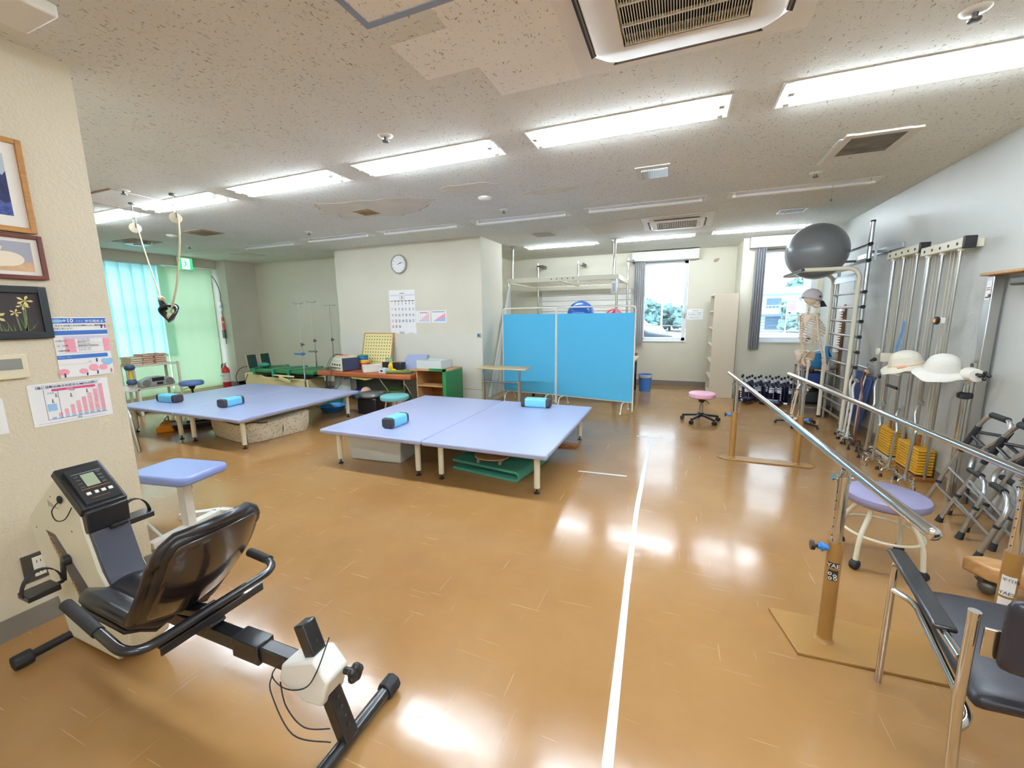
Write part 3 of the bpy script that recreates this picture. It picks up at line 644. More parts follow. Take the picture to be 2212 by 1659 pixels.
s.text('今より10分多くからだを動かして、健康寿命を', .06, .85, .0095, 'ink', bold=.0002); s.text('のばしましょう。', .03, .805, .0095, 'ink', bold=.0002)
s.text('65歳以上', .02, .60, .011, 'ink'); s.text('18〜64歳', .02, .52, .011, 'ink'); s.text('18歳未満', .03, .44, .011, 'ink')
for j, yy in enumerate((.62, .59, .54, .52, .47, .44)): s.text('身体活動 運動', .40, yy, .008, 'ink_grey'); 
s.text('毎日40分', .40, .575, .009, 'ink'); s.text('毎日60分', .40, .51, .009, 'ink'); s.text('毎週60分', .62, .51, .009, 'ink')
s.text('+10', .52, .235, .010, 'ink_navy'); s.text('プラス・テン', .02, .33, .008, 'paper')
for (x, y) in ((.9, .83), (.97, .83), (.70, .25), (.08, .03), (.48, .03), (.95, .05), (.68, .04)):
    s.poly([disc(x, y+.035, .014, .012, 10), [(x-.018, y-.02), (x+.012, y-.02), (x+.02, y+.025), (x-.012, y+.025)]], 'ink_magenta' if x > .9 else 'ink_navy', 'small_figure')
# METs chart
t = thing('exercise_chart', 'white landscape chart with a magenta bar and pink stepped columns, below the health poster', 'poster', (XW, 1.09, .99))
s = Sheet(t, (XW+.001, .938, .988), (0, 1, 0), (0, 0, 1), .305, .208, (1, 0, 0), 'paper')
def mets(s, full=True):
    s.rects([(.27, .80, .82, .855)], 'ink_magenta', 'magenta_bar')
    s.rects([(.17, .12, .175, .86), (.17, .12, .93, .128), (.335, .12, .34, .82), (.05, .05, .9, .054), (.05, .96, .9, .964)], 'ink_navy', 'axis')
    hs = [.0, .10, .18, .24, .34, .41, .48, .58, .69]
    s.rects([(.22+.08*i, .13, .27+.08*i, .175) for i in range(9)], 'ink_lightblue', 'blue_block')
    s.rects([(.22+.08*i, .185+.04*j, .27+.08*i, .185+.04*j+.032) for i in range(9) for j in range(int(hs[i]/.04))], 'ink_pink', 'pink_block')
    if full:
        s.rects([(.19, .33, .30, .50)], 'ink_lightblue', 'note_block')
        s.text('［身体活動の強さの区分とMETsの関係', .06, .885, .0142, 'ink_navy', bold=.0003)
        s.text('身体活動', .45, .815, .006, 'paper'); s.text('時間', .52, .065, .009, 'ink'); s.text('低強度', .21, .75, .008, 'ink_blue'); s.text('中強度', .47, .77, .008, 'ink_blue'); s.text('高強度', .72, .79, .008, 'ink_magenta')
        for (x, y) in ((.26, .55), (.31, .68), (.49, .64), (.70, .70)): s.poly([disc(x, y+.05, .008, .012, 10), [(x-.012, y-.03), (x-.004, y-.03), (x+.006, y+.035), (x-.004, y+.035)], [(x+.004, y-.03), (x+.014, y-.03), (x+.006, y+.03)]], 'ink', 'small_figure')
mets(s)
t = thing('paper_notice', 'white sheet of paper cut off by the left edge of the picture', 'poster', (XW, .82, .99))
s = Sheet(t, (XW+.001, .62, .985), (0, 1, 0), (0, 0, 1), .235, .165, (1, 0, 0), 'paper'); s.text('リハビリ', .3, .8, .014, 'ink')
t = thing('power_outlet', 'double power socket on a grey metal plate behind the exercise bike', 'socket', (XW, .85, .31))
k = M(); k.bx(XW, XW+.006, .80, .885, .235, .375); k.build('plate', 'dark_steel', t, world=True, bev=.002)
k = M(); k.bx(XW+.006, XW+.012, .835, .875, .255, .355); k.build('socket', 'white_plastic', t, world=True, bev=.002)
k = M(); [k.bx(XW+.0115, XW+.0125, y, y+.003, z, z+.012) for z in (.27, .325) for y in (.847, .860)]; k.build('slot', 'ink', t, world=True)

# ================================================================= EXERCISE BIKE
t = thing('exercise_bike', 'cream and black recumbent exercise bike with a black moulded seat', 'exercise bike', (-1.9, .9, 0))
YL, YR = .822, .975
prof = [(-2.62, .02), (-2.655, .2), (-2.74, .4), (-2.79, .585), (-2.765, .615), (-2.46, .845), (-2.30, .715), (-2.295, .62), (-2.235, .44), (-2.13, .29), (-2.09, .18), (-2.11, .10), (-2.22, .02)]
k = M(); k.prism(prof, YL, YR, 'y'); hs = k.build('housing', 'cream_metal', t, bev=.012, seg=3, world=True)
k = M(); [k.cyl((x, YL-.001, z), (x, YL+.004, z), .004, n=8) for (x, z) in ((-2.72, .56), (-2.40, .60), (-2.66, .36), (-2.55, .12), (-2.25, .09), (-2.35, .12), (-2.53, .74))]; k.build('screw', 'dark_steel', t, world=True)
k = M(); [k.bx(-2.56+.012*i, -2.557+.012*i, YL-.0008, YL+.002, .69, .72-.004*i) for i in range(8)]; k.build('vent_slot', 'base_vinyl', t, world=True)
# decal with the maker's name
k = M(); k.add([(-2.635, YL-.001, .565), (-2.555, YL-.001, .555), (-2.235, YL-.001, .225), (-2.36, YL-.001, .16)], [(0, 1, 2, 3)]); k.build('decal', mat('decal_grey', '#514B4C', .35), t, world=True)
d = (Vector((-2.36, 0, .16)) - Vector((-2.635, 0, .565))).normalized(); upv = Vector((-d.z, 0, d.x)) if d.x < 0 else Vector((-d.z, 0, d.x))
text('CatEye', .062, (-2.622, YL-.002, .53), d, upv, mat('gold_ink', '#C8893C', .4), t); text('ERGOCISER', .045, (-2.49, YL-.002, .335), d, upv, 'gold_ink', t)
# console
a = Vector((-2.475, 0, .858)); b = Vector((-2.285, 0, .700)); sl = (b-a).normalized(); nn = Vector((-sl.z, 0, sl.x)); nn = nn if nn.z > 0 else -nn
def onc(u, y, h): p = a + (b-a)*u + nn*h; return (p.x, y, p.z)
k = M(); q = [onc(0, YL-.004, -.02), onc(1.02, YL-.004, -.02), onc(1.02, YR+.004, -.02), onc(0, YR+.004, -.02), onc(.02, YL, .02), onc(1, YL, .026), onc(1, YR, .026), onc(.02, YR, .02)]
k.add(q, [(0, 1, 2, 3), (4, 7, 6, 5), (0, 4, 5, 1), (1, 5, 6, 2), (2, 6, 7, 3), (3, 7, 4, 0)]); cons = k.build('console', 'black_plastic', t, bev=.008, seg=3, world=True)
def cq(u0, u1, v0, v1, h0, h1, m, nm_):
    y0 = YL + (YR-YL)*v0; y1 = YL + (YR-YL)*v1; k = M()
    q = [onc(u0, y0, h0), onc(u1, y0, h0), onc(u1, y1, h0), onc(u0, y1, h0), onc(u0, y0, h1), onc(u1, y0, h1), onc(u1, y1, h1), onc(u0, y1, h1)]
    k.add(q, [(0, 1, 2, 3), (4, 7, 6, 5), (0, 4, 5, 1), (1, 5, 6, 2), (2, 6, 7, 3), (3, 7, 4, 0)]); return k.build(nm_, m, cons, world=True, bev=.0015)
cq(.14, .93, .12, .90, .022, .032, mat('console_face', '#26272A', .3), 'face_plate'); cq(.30, .58, .36, .66, .031, .034, mat('lcd', '#9AA68A', .2), 'display')
cq(.26, .27, .20, .86, .031, .0335, 'ink_grey', 'trim_line'); cq(.615, .625, .2, .84, .031, .0335, 'gold_ink', 'gold_line'); cq(.83, .835, .3, .7, .031, .0335, 'gold_ink', 'gold_line')
for i, (v0, v1) in enumerate(((.24, .34), (.42, .50), (.56, .66), (.72, .82))): cq(.70, .76, v0, v1, .031, .036, 'white_plastic', 'button')
for i in range(4): cq(.29+.08*i, .33+.08*i, .70, .80, .031, .034, 'dark_steel', 'indicator'); cq(.31+.08*i, .335+.08*i, .22, .32, .031, .033, 'dark_steel', 'indicator')
k = M(); k.prism([(-2.31, .735), (-2.262, .705), (-2.268, .612), (-2.31, .60)], YL+.004, YR-.004, 'y'); k.build('lower_console', 'black_plastic', t, bev=.005, world=True)
k = M(); k.prism([(-2.268, .612), (-2.212, .432), (-2.108, .282), (-2.14, .27), (-2.25, .43), (-2.31, .60)], YL+.010, YR-.010, 'y'); k.build('front_strip', mat('strip_grey', '#3A3A44', .4), t, bev=.004, world=True)
k = M(); k.tube(fillet([(-2.285, .90, .60), (-2.25, .90, .615), (-2.25, .95, .615)], .01), .009, 8); k.build('sensor_clip', 'black_plastic', t, world=True)
k = M(); k.tube(spline([(-2.43, YL-.01, .74), (-2.45, YL-.03, .70), (-2.43, YL-.03, .66), (-2.38, YL-.02, .67), (-2.35, YL-.004, .72)], 6), .0022, 6); k.ball((-2.43, YL-.008, .745), (.014, .008, .018), 10, 8); k.build('ear_sensor_cord', 'rubber', t, world=True)
# cranks and pedals
for (s, yc, zc, nm_) in ((-1, YL-.012, .37, 'left'), (1, YR+.012, .535, 'right')):
    k = M(); cz = .455; k.cyl((-2.47, yc-.012, cz), (-2.47, yc+.012, cz), .024, n=12); k.bar((-2.47, yc+s*.01, cz), (-2.465, yc+s*.02, zc), .022, .014); cr = k.build('crank', 'black_metal', t, world=True, bev=.003)
    y0, y1 = yc+s*.02, yc+s*.145; k = M(); k.cyl((-2.465, y0, zc), (-2.465, y0+s*.03, zc), .008, n=8)
    ya, yb = min(y0+s*.025, y1), max(y0+s*.025, y1)
    k.bx(-2.51, -2.42, ya, yb, zc-.013, zc+.013); pd = k.build('pedal', 'black_plastic', cr, world=True, bev=.004)
for (s, yc, zc) in ((-1, YL-.012, .37), (1, YR+.012, .535)):
    k = M(); ym = yc+s*.085; P = [(-2.465, ym + .062*math.cos(PI*i/14), zc+.005+.088*math.sin(PI*i/14)) for i in range(15)]
    for i in range(14): k.bar(P[i], P[i+1], .028, .003, up=(1, 0, 0)) if False else k.add([(P[i][0]-.014, P[i][1], P[i][2]), (P[i][0]+.014, P[i][1], P[i][2]), (P[i+1][0]+.014, P[i+1][1], P[i+1][2]), (P[i+1][0]-.014, P[i+1][1], P[i+1][2])], [(0, 1, 2, 3)], True)
    k.build('pedal_strap', 'rubber', t, solid=.0035, world=True)
# stabilisers
for (x, y0, y1, r, rc, nm_) in ((-2.61, .635, 1.20, .019, .033, 'front_stabiliser'), (-1.01, .60, 1.17, .024, .036, 'rear_stabiliser')):
    k = M(); k.cyl((x, y0+.02, rc), (x, y1-.02, rc), r, n=14); sb = k.build(nm_, 'black_metal', t, world=True)
    for (c0, c1) in ((y0, y0+.06), (y1-.06, y1)): k = M(); k.cyl((x, c0, rc), (x, c1, rc), rc, n=8); k.build('end_cap', 'rubber', sb, world=True, bev=.004)
k = M(); k.bar((-2.2, .915, .265), (-1.10, .915, .272), .052, .06); k.build('main_beam', 'black_metal', t, world=True, bev=.006)
k = M(); k.bar((-1.52, .915, .269), (-1.38, .915, .270), .072, .078); k.build('slider_sleeve', 'black_metal', t, world=True, bev=.004)
k = M(); k.bar((-1.005, .915, .045), (-1.165, .915, .455), .056, .05, up=(1, 0, 0)); rp = k.build('rear_post', 'black_metal', t, world=True, bev=.006)
k = M()
for u in (.12, .2, .28, .36, .84):
    p = Vector((-1.005, .915, .045)).lerp(Vector((-1.165, .915, .455)), u) + Vector((.026, 0, .008)); k.cyl(p, p+Vector((.002, 0, .001)), .005, n=8)
k.build('post_hole', 'ink', rp, world=True)
k = M(); vs = [(-1.255, .862, .235), (-1.255, .968, .235), (-1.235, .968, .305), (-1.235, .862, .305), (-1.085, .868, .365), (-1.085, .962, .365), (-1.025, .965, .30), (-1.025, .865, .30), (-1.06, .862, .195), (-1.06, .968, .195), (-1.14, .865, .185), (-1.14, .965, .185)]
k.add(vs, [(0, 1, 2, 3), (3, 2, 5, 4), (4, 5, 6, 7), (7, 6, 9, 8), (8, 9, 11, 10), (10, 11, 1, 0), (0, 3, 4, 7, 8, 10), (1, 11, 9, 6, 5, 2)]); k.build('joint_cover', 'white_metal', t, world=True, bev=.01, seg=3)
k = M(); k.cyl((-1.01, .93, .30), (-.975, .93, .305), .012, n=10); [k.ball((-.965, .93+.017*math.cos(i*1.257), .307+.017*math.sin(i*1.257)), .016, 10, 7) for i in range(5)]; k.cyl((-.975, .93, .305), (-.955, .93, .308), .024, n=14); k.build('locking_knob', 'black_plastic', t, world=True)
k = M(); k.tube(spline([(-1.22, .862, .33), (-1.26, .845, .27), (-1.21, .85, .23), (-1.12, .855, .26), (-1.06, .858, .34), (-1.07, .93, .41)], 7), .0022, 6)
k.tube(spline([(-1.23, .85, .25), (-1.20, .84, .17), (-1.13, .845, .11), (-1.05, .88, .10)], 7), .0022, 6); k.tube(spline([(-1.26, .845, .27), (-1.27, .84, .20), (-1.17, .83, .08), (-1.04, .87, .06)], 7), .0022, 6); k.build('speed_cable', 'rubber', t, world=True)
# seat
YC, HWD = .89, .185
def backp(u, v, off=0):
    s = (u-.5)*2; taper = 1 - .10*v**3 - .10*(1-v)**3
    cn = 1.0
    zb = .365 + .43*v; xb = -1.80 + .31*v + .035*math.sin(PI*v)
    edge = max(0, abs(v-.5)*2-.72)/.28; w = HWD*taper*(1-.28*edge**2.2)
    xb -= .055*abs(s)**2.4
    return Vector((xb+off, YC + s*w, zb - .02*abs(s)**2*(1 if v > .8 else 0)))
def seatp(u, v):
    s = (u-.5)*2; x = -1.78 - .42*v; z = .385 + .02*v - .035*math.exp(-((abs(s)-.45)/.22)**2)*(1-v*.5) + .035*abs(s)**3 - .05*max(0, v-.8)/.2*.6
    edge = max(0, v-.72)/.28; w = HWD*(1-.22*edge**2)
    return Vector((x, YC + s*w, z))
k = M(); k.grid(lambda u, v: backp(u, v), 14, 14); bk = k.build('backrest', 'black_leather', t, solid=.045, sub=1, world=True)
k = M(); N = 16
edge = [backp(0, v/N, .004) for v in range(N+1)] + [backp(u/N, 1, .004) for u in range(1, N+1)] + [backp(1, 1-v/N, .004) for v in range(1, N+1)] + [backp(1-u/N, 0, .004) for u in range(1, N)]
k.tube(edge, .019, 10, closed=True); k.build('seat_rim', 'black_leather', t, world=True)
k = M(); k.grid(lambda u, v: backp(.06+.88*u, .04+.9*v, .028+.018*math.sin(PI*u)*math.sin(PI*v)), 12, 12); k.build('back_shell', mat('shell_brown', '#2A1F1A', .22, coat=.5), t, solid=.012, sub=1, world=True)
k = M(); k.grid(seatp, 16, 14); k.build('seat_pad', 'black_leather', t, solid=.05, sub=1, world=True)
k = M(); k.grid(lambda u, v: seatp(u, .1+.9*v) - Vector((0, 0, .045)), 8, 8); k.build('seat_shell', 'black_plastic', t, solid=.015, world=True)
k = M(); k.tube(fillet([(-2.03, .645, .475), (-1.60, .62, .415), (-1.60, 1.165, .415), (-1.80, 1.175, .43)], .09, 8), .0165, 14); k.build('side_handle', 'black_metal', t, world=True)
k = M(); k.tube([(-2.035, .645, .476), (-1.80, .631, .443)], .0195, 14); k.build('hand_grip', 'rubber', t, world=True)
k = M(); k.tube([(-1.80, 1.175, .431), (-1.67, 1.172, .42)], .0195, 14); k.build('hand_grip', 'rubber', t, world=True)
k = M(); k.bar((-1.63, .70, .385), (-1.63, 1.08, .385), .07, .008); k.bar((-1.60, .70, .372), (-1.60, 1.08, .372), .008, .032); k.bar((-1.67, .72, .36), (-1.67, 1.05, .36), .05, .02); k.build('seat_bracket', 'black_metal', t, world=True, bev=.002)
k = M(); k.bar((-1.66, .915, .29), (-1.72, .915, .36), .06, .06); k.bar((-1.95, .915, .30), (-1.72, .915, .34), .05, .03); k.build('seat_support', 'black_metal', t, world=True, bev=.004)
k = M(); k.cyl((-2.12, .98, .30), (-2.14, .97, .40), .016, n=12); k.bar((-2.2, .93, .28), (-2.12, .98, .30), .03, .02); k.build('adjustment_lever', 'black_plastic', t, world=True)

# ================================================================= LAVENDER BENCH behind the corner
t = thing('training_bench', 'lavender blue padded stool bench on a white steel frame behind the wall corner', 'bench', (-3.22, 1.70, 0), .16)
k = M(); k.prism(rrect(-.03, 0, .52, .37, .07, 6), .405, .465); k.build('seat', 'lav_blue', t, bev=.022, seg=4)
k = M(); k.bx(-.03, .03, -.03, .03, .045, .40); k.bx(-.035, .035, .03, .034, .30, .40); k.build('post', 'white_metal', t, bev=.004)
k = M(); k.bx(-.14, .14, -.1, .1, .392, .405); k.build('seat_plate', 'steel', t)
k = M(); k.cyl((-.045, -.02, .375), (.05, -.02, .375), .009, n=10); k.cyl((.04, -.02, .375), (.055, -.02, .375), .014, n=8); k.build('bolt', 'steel', t)
k = M(); k.bx(-.03, .03, -.27, .22, 0, .045); k.build('base_beam', 'white_metal', t, bev=.003)
for a in (-.55, .55): 
    k = M(); k.bar((-.26*math.cos(a), .24-.26*math.sin(a)*1.0, .0225), (.0, .24, .0225), .05, .045) if a > 0 else k.bar((0, .24, .0225), (.28, .24+.03, .0225), .05, .045); k.build('foot', 'white_metal', t, bev=.003)
k = M(); k.cyl((-.02, -.18, .04), (-.16, -.24, .26), .009, n=10); k.build('brace', 'white_metal', t)
# ================================================================= MAT TABLES
def mat_table(x0, x1, y0, y1, label, legs='abcd'):
    ztop = .39; cx, cy = (x0+x1)/2, (y0+y1)/2; a, b = (x1-x0)/2, (y1-y0)/2
    t = thing('mat_table', label, 'treatment table', (cx, cy, 0), 0, 'mat tables')
    k = M(); k.bx(-a+.003, a-.003, -b, b, ztop-.045, ztop); k.build('mattress', 'lavender', t, bev=.014, seg=3)
    k = M(); i = .09; h = .03
    for q in ((-a+i, a-i, -b+i, -b+i+.05), (-a+i, a-i, b-i-.05, b-i), (-a+i, -a+i+.05, -b+i+.05, b-i-.05), (a-i-.05, a-i, -b+i+.05, b-i-.05)): k.bx(*q, ztop-.045-h, ztop-.0455)
    k.build('frame', 'cream_metal', t, bev=.002)
    for sx in (-1, 1):
        for sy in (-1, 1):
            X, Y = sx*(a-.125), sy*(b-.13)
            k = M(); k.cyl((X, Y, .05), (X, Y, ztop-.076), .026, n=18); lg = k.build('leg', 'cream_metal', t)
            k = M(); k.lathe([(0, 0), (.026, 0), (.026, .006), (.012, .014), (.007, .018), (.007, .05)], (X, Y, 0), n=14); k.build('levelling_foot', 'rubber', lg)
    return t
mat_table(-3.34, -2.125, 3.02, 4.92, 'lavender mat table with the white box under it, left one of the centre pair')
mb = mat_table(-2.12, -.93, 3.02, 4.92, 'lavender mat table over the folded green mat, right one of the centre pair')
mat_table(-6.90, -5.69, 3.00, 4.90, 'lavender mat table at the far left, partly behind the near wall')
mat_table(-5.68, -4.52, 3.00, 4.90, 'lavender mat table with the flowered bag under it, right one of the left pair')
k = M(); k.bx(-2.128, -2.117, 3.16, 3.161, .2, .2)
for (x, y, lab) in ((-2.245, 3.124, 'grey'), (-1.995, 3.124, 'logo')):
    pass
def bolster(x, y, rz, L, label):
    t = thing('bolster', label, 'bolster', (x, y, .39), rz, 'blue bolsters on the mat tables'); r = rrect(0, .055, .14, .11, .03, 5); e = rrect(0, .055, .134, .105, .03, 5)
    k = M(); k.prism(r, -L*.36, L*.36, 'y'); k.build('cover', 'bolster_blue', t, bev=.004)
    for s in (-1, 1): k = M(); k.prism(e, *sorted((s*L*.345, s*L*.5)), 'y'); k.build('end', 'bolster_end', t, bev=.012)
bolster(-2.68, 3.40, .02, .29, 'blue bolster with a black end, alone on the table over the white box')
bolster(-1.58, 4.70, -1.48, .36, 'blue bolster with black ends at the back of the table over the green mat')
bolster(-6.44, 3.39, -1.52, .36, 'blue bolster with black ends on the far left mat table')
bolster(-5.36, 3.50, .12, .29, 'blue bolster with a black end on the table over the flowered bag')
# under the centre tables
t = thing('storage_box', 'large plain white box under the centre left mat table', 'box', (-2.92, 3.47, 0), .09)
k = M(); v = [(-.30, -.15), (.30, -.15), (.30, .22), (-.30, .22)]; w_ = [(-.325, -.175), (.325, -.175), (.325, .245), (-.325, .245)]
k.add([(x, y, 0) for x, y in v]+[(x, y, .27) for x, y in w_], [(3, 2, 1, 0), (4, 5, 6, 7), (0, 1, 5, 4), (1, 2, 6, 5), (2, 3, 7, 6), (3, 0, 4, 7)]); k.build('body', mat('box_white', '#DDE2E0', .5), t, bev=.012)
k = M(); k.bx(-.335, .335, -.185, .255, .262, .275); k.build('lid', 'box_white', t, bev=.004)
k = M()
def foldmat(k, w0, w1, L):
    th = .03; P = []
    for i in range(11): a = -PI/2 + PI*i/10; P.append((L + .05*math.cos(a), .05 + .05*math.sin(a) + .012))
    out = [(0, .012)] + P + [(0, .112)]
    vs = []
    def off(p, q, r_, d):
        tx, ty = r_[0]-p[0], r_[1]-p[1]; l = math.hypot(tx, ty) or 1; return (q[0]-ty/l*d, q[1]+tx/l*d)
    n = len(out); inn = [off(out[max(i-1, 0)], out[i], out[min(i+1, n-1)], th*.75) for i in range(n)]
    for (y) in (w0, w1): vs += [(x, y, z-.012) for x, z in out] + [(x, y, z-.012) for x, z in inn]
    fs = []
    for i in range(n-1): fs += [(i, i+1, 2*n+i+1, 2*n+i), (n+i, 3*n+i, 3*n+i+1, n+i+1), (i, n+i, n+i+1, i+1), (2*n+i, 2*n+i+1, 3*n+i+1, 3*n+i)]
    fs += [(0, 2*n, 3*n, n), (n-1, 2*n-1, 4*n-1, 3*n-1)]
    k.add(vs, fs, True)
mat('mat_green', '#4FA38B', .75, bump=.3, bscale=150)
foldmat(k, 0, .62, .72)
o = tag(k.build('folded_mat', 'mat_green'), 'folded green exercise mat on the floor under the centre right mat table', 'exercise mat')
o.location = (-2.03, 3.42, 0); o.rotation_euler = (0, 0, -.16)
t = thing('scooter_board', 'oval wooden scooter board with clear wheels lying on the folded green mat', 'scooter board', (-1.60, 3.42, .118), .05)
k = M(); k.prism([(x, y) for x, y in disc(0, 0, .17, .13, 28)], .055, .07); k.build('deck', 'wood', t, bev=.004)
mat('clear_plastic', '#DDE8E2', .12, trans=.5, alpha=.7)
for (x, y) in ((-.11, -.06), (.11, -.06), (.1, .06), (-.1, .06)):
    k = M(); k.cyl((x-.011, y, .026), (x+.011, y, .026), .026, n=16); k.bx(x-.014, x+.014, y-.004, y+.004, .03, .055); k.build('caster', 'clear_plastic', t)
k = M(); k.bx(-1.30, -1.02, 4.45, 4.62, 0, .03); k.bx(-1.29, -1.1, 4.40, 4.45, .0, .015); tag(k.build('foot_plate', 'wood_brown', bev=.004), 'thin wooden footplate on the floor behind the right leg of the centre tables', 'board')
# floor tape
mat('tape', '#E9EEF0', .45)
k = M(); P = [(-.135, -.6), (-.15, 1.18), (-.20, 2.2), (-.235, 3.14), (-.262, 5.16)]
for a, b in zip(P[:-1], P[1:]): k.add([(a[0]-.019, a[1], .001), (a[0]+.019, a[1], .001), (b[0]+.017, b[1], .001), (b[0]-.017, b[1], .001)], [(0, 1, 2, 3)])
k.bx(-.42, -.12, 5.16, 5.19, 0, .001)
tag(k.build('floor_tape', 'tape'), 'long white tape line down the middle of the floor ending in a T', 'tape')
k = M(); k.add([(-.84, 3.76, .001), (-.84, 3.785, .001), (-.385, 3.81, .001), (-.385, 3.785, .001)], [(0, 3, 2, 1)]); tag(k.build('floor_tape', 'tape'), 'short white tape strip beside the centre tables', 'tape')
# under the left tables
t = thing('storage_bag', 'large cream flowered fabric bag with brown piping under the left mat table', 'bag', (-5.16, 3.74, 0))
mfl = mat('flower_fabric', '#DAD3BD', .8, bump=.3, bscale=20); n = mfl.node_tree; b_ = n.nodes['Principled BSDF']
tcx = n.nodes.new('ShaderNodeTexCoord'); vo = n.nodes.new('ShaderNodeTexVoronoi'); vo.inputs['Scale'].default_value = 30; vo.inputs['Randomness'].default_value = .85
g = n.nodes.new('ShaderNodeValToRGB'); g.color_ramp.elements[0].position = .10; g.color_ramp.elements[0].color = (*hexc('#E8DDC8'), 1); g.color_ramp.elements[1].position = .34; g.color_ramp.elements[1].color = (*hexc('#DAD3BD'), 1)
e = g.color_ramp.elements.new(.17); e.color = (*hexc('#A88873'), 1); e = g.color_ramp.elements.new(.25); e.color = (*hexc('#B79E86'), 1)
n.links.new(tcx.outputs['Object'], vo.inputs['Vector']); n.links.new(vo.outputs['Distance'], g.inputs[0]); n.links.new(g.outputs[0], b_.inputs['Base Color'])
def bagp(u, v):          # u round the bag, v from the floor up over the top to the middle
    a = 2*PI*u; ca, sa = math.cos(a), math.sin(a); q = lambda c, e: math.copysign(abs(c)**e, c)
    if v < .55: w = 1 - .06*(1-v/.55) + .02*math.sin(PI*v/.55); z = .27*(v/.55)**.9
    else: w = 1 - ((v-.55)/.45)**1.6; z = .27 + .03*math.sin((v-.55)/.45*PI*.5) 
    z *= 1 - .10*(.5+.5*math.sin(3*a+1.2))*(v > .2) - .06*math.sin(5*a+v*4)*(v > .3)
    x = .52*q(ca, .42)*w; y = .46*q(sa, .42)*w
    wr = .012*math.sin(17*u*PI+5*v)*math.sin(8*v)
    r_ = -.17; return Vector(((x+wr)*math.cos(r_)-y*math.sin(r_), (x+wr)*math.sin(r_)+y*math.cos(r_), max(.003, z)))
k = M(); k.grid(bagp, 72, 16); k.build('body', 'flower_fabric', t)
mat('piping', '#54453F', .7)
for u in (.640, .86): k = M(); k.tube([bagp(u, j/16)*1.004 for j in range(10)], .005, 6); k.build('piping', 'piping', t)
k = M(); k.tube([bagp(.40 + .58*i/40, .53+.05*math.sin(i*.35))*1.006 for i in range(41)], .008, 6); k.build('zip', 'piping', t)
k = M(); k.tube(spline([bagp(.62, .6)+Vector((0, 0, .0)), bagp(.60, .45)+Vector((-.01, -.02, .0)), bagp(.57, .5), bagp(.55, .62)], 6), .010, 6); k.build('carry_handle', 'piping', t)
t = thing('walking_machine', 'small orange and grey stepping machine on the floor under the far left table', 'exercise machine', (-6.45, 3.45, 0), .95)
k = M(); k.bx(-.12, .95, -.12, .12, .03, .07); k.build('track', mat('track_grey', '#8D918C', .4), t, bev=.01)
k = M(); k.bx(.1, .95, -.03, .03, .07, .09); k.bx(-.1, .95, -.15, -.12, .02, .06); k.bx(-.1, .95, .12, .15, .02, .06); k.build('rail', 'black_plastic', t, bev=.005)
for y in (-.15, .15): k = M(); k.prism([(-.22, 0), (-.02, 0), (-.05, .09), (-.16, .11), (-.22, .06)], y-.035, y+.035, 'y'); k.build('end_cap', mat('orange_plastic', '#F09A1A', .35), t, bev=.012)
k = M(); k.tube(fillet([(-.12, -.15, .08), (-.12, -.15, .17), (-.12, .15, .17), (-.12, .15, .08)], .03), .009, 8); k.build('handle', 'steel', t)
t = thing('chrome_rail', 'bent chrome tube rail by the near wall edge in front of the left table', 'rail', (-5.85, 2.62, 0))
k = M(); k.tube(fillet([(-6.35, 2.62, .0), (-6.35, 2.62, .55), (-5.80, 2.62, .55), (-5.70, 2.62, 0)], .16, 8), .019, 12); k.build('tube', 'chrome', t, world=True)
k = M(); k.tube(fillet([(-6.35, 2.55, .0), (-6.35, 2.55, .50), (-5.86, 2.55, .50), (-5.76, 2.55, 0)], .16, 8), .012, 10); k.build('inner_tube', 'chrome', t, world=True)

# ================================================================= FAR LEFT
cloth_trans('blind_cyan', '#C4F2EE', .72); cloth_trans('curtain_green', '#BFDCB2', .40)
t = thing('vertical_blind', 'pale cyan vertical blind glowing with daylight in the far left window', 'blind', (-9.6, 4.6, 0))
for i in range(9):
    y0 = 3.55 + i*.19; k = M(); n = 6
    k.grid(lambda u, v, y0=y0: Vector((-9.60 + .02*math.sin(PI*u) + .03*u, y0 + .235*u, .78 + 1.79*v)), n, 3); k.build('slat', 'blind_cyan', t, world=True)
k = M(); k.bx(-9.62, -9.57, 3.5, 5.22, 2.55, 2.58); k.build('head_rail', 'white_metal', t, world=True)
t = thing('green_curtain', 'pale green roller curtain hanging down to the floor beside the pillar', 'curtain', (-9.55, 5.7, 0))
k = M(); k.grid(lambda u, v: Vector((-9.55 + .012*math.sin(u*19), 5.14 + 1.0*u - .0*v, .03 + 2.52*v)), 40, 2); k.build('cloth', 'curtain_green', t, world=True)
k = M(); k.grid(lambda u, v: Vector((-9.57 + .01*math.sin(u*29), 3.5 + 1.64*u, .03 + .80*v)), 50, 2); k.build('lower_cloth', 'curtain_green', t, world=True)
k = M(); k.bx(-9.56, -9.54, 6.135, 6.155, .03, 2.56); k.build('edge_strip', 'white_metal', t, world=True)
t = thing('exit_sign', 'green and white emergency exit sign with a running figure, hanging from the ceiling', 'exit sign', (-9.3, 5.55, 2.5))
mat('exit_green', '#1FB56B', .4, emit=.55); mat('exit_white', '#F2FFF8', .4, emit=.7)
k = M(); k.bx(-9.32, -9.30, 5.38, 5.66, 2.49, 2.735); k.build('box', 'white_metal', t, world=True, bev=.004)
s = Sheet(t, (-9.299, 5.39, 2.50), (0, 1, 0), (0, 0, 1), .26, .225, (1, 0, 0), 'exit_green', .003, 'green_panel')
s.rects([(.24, .05, .80, .95)], 'exit_white', 'white_field')
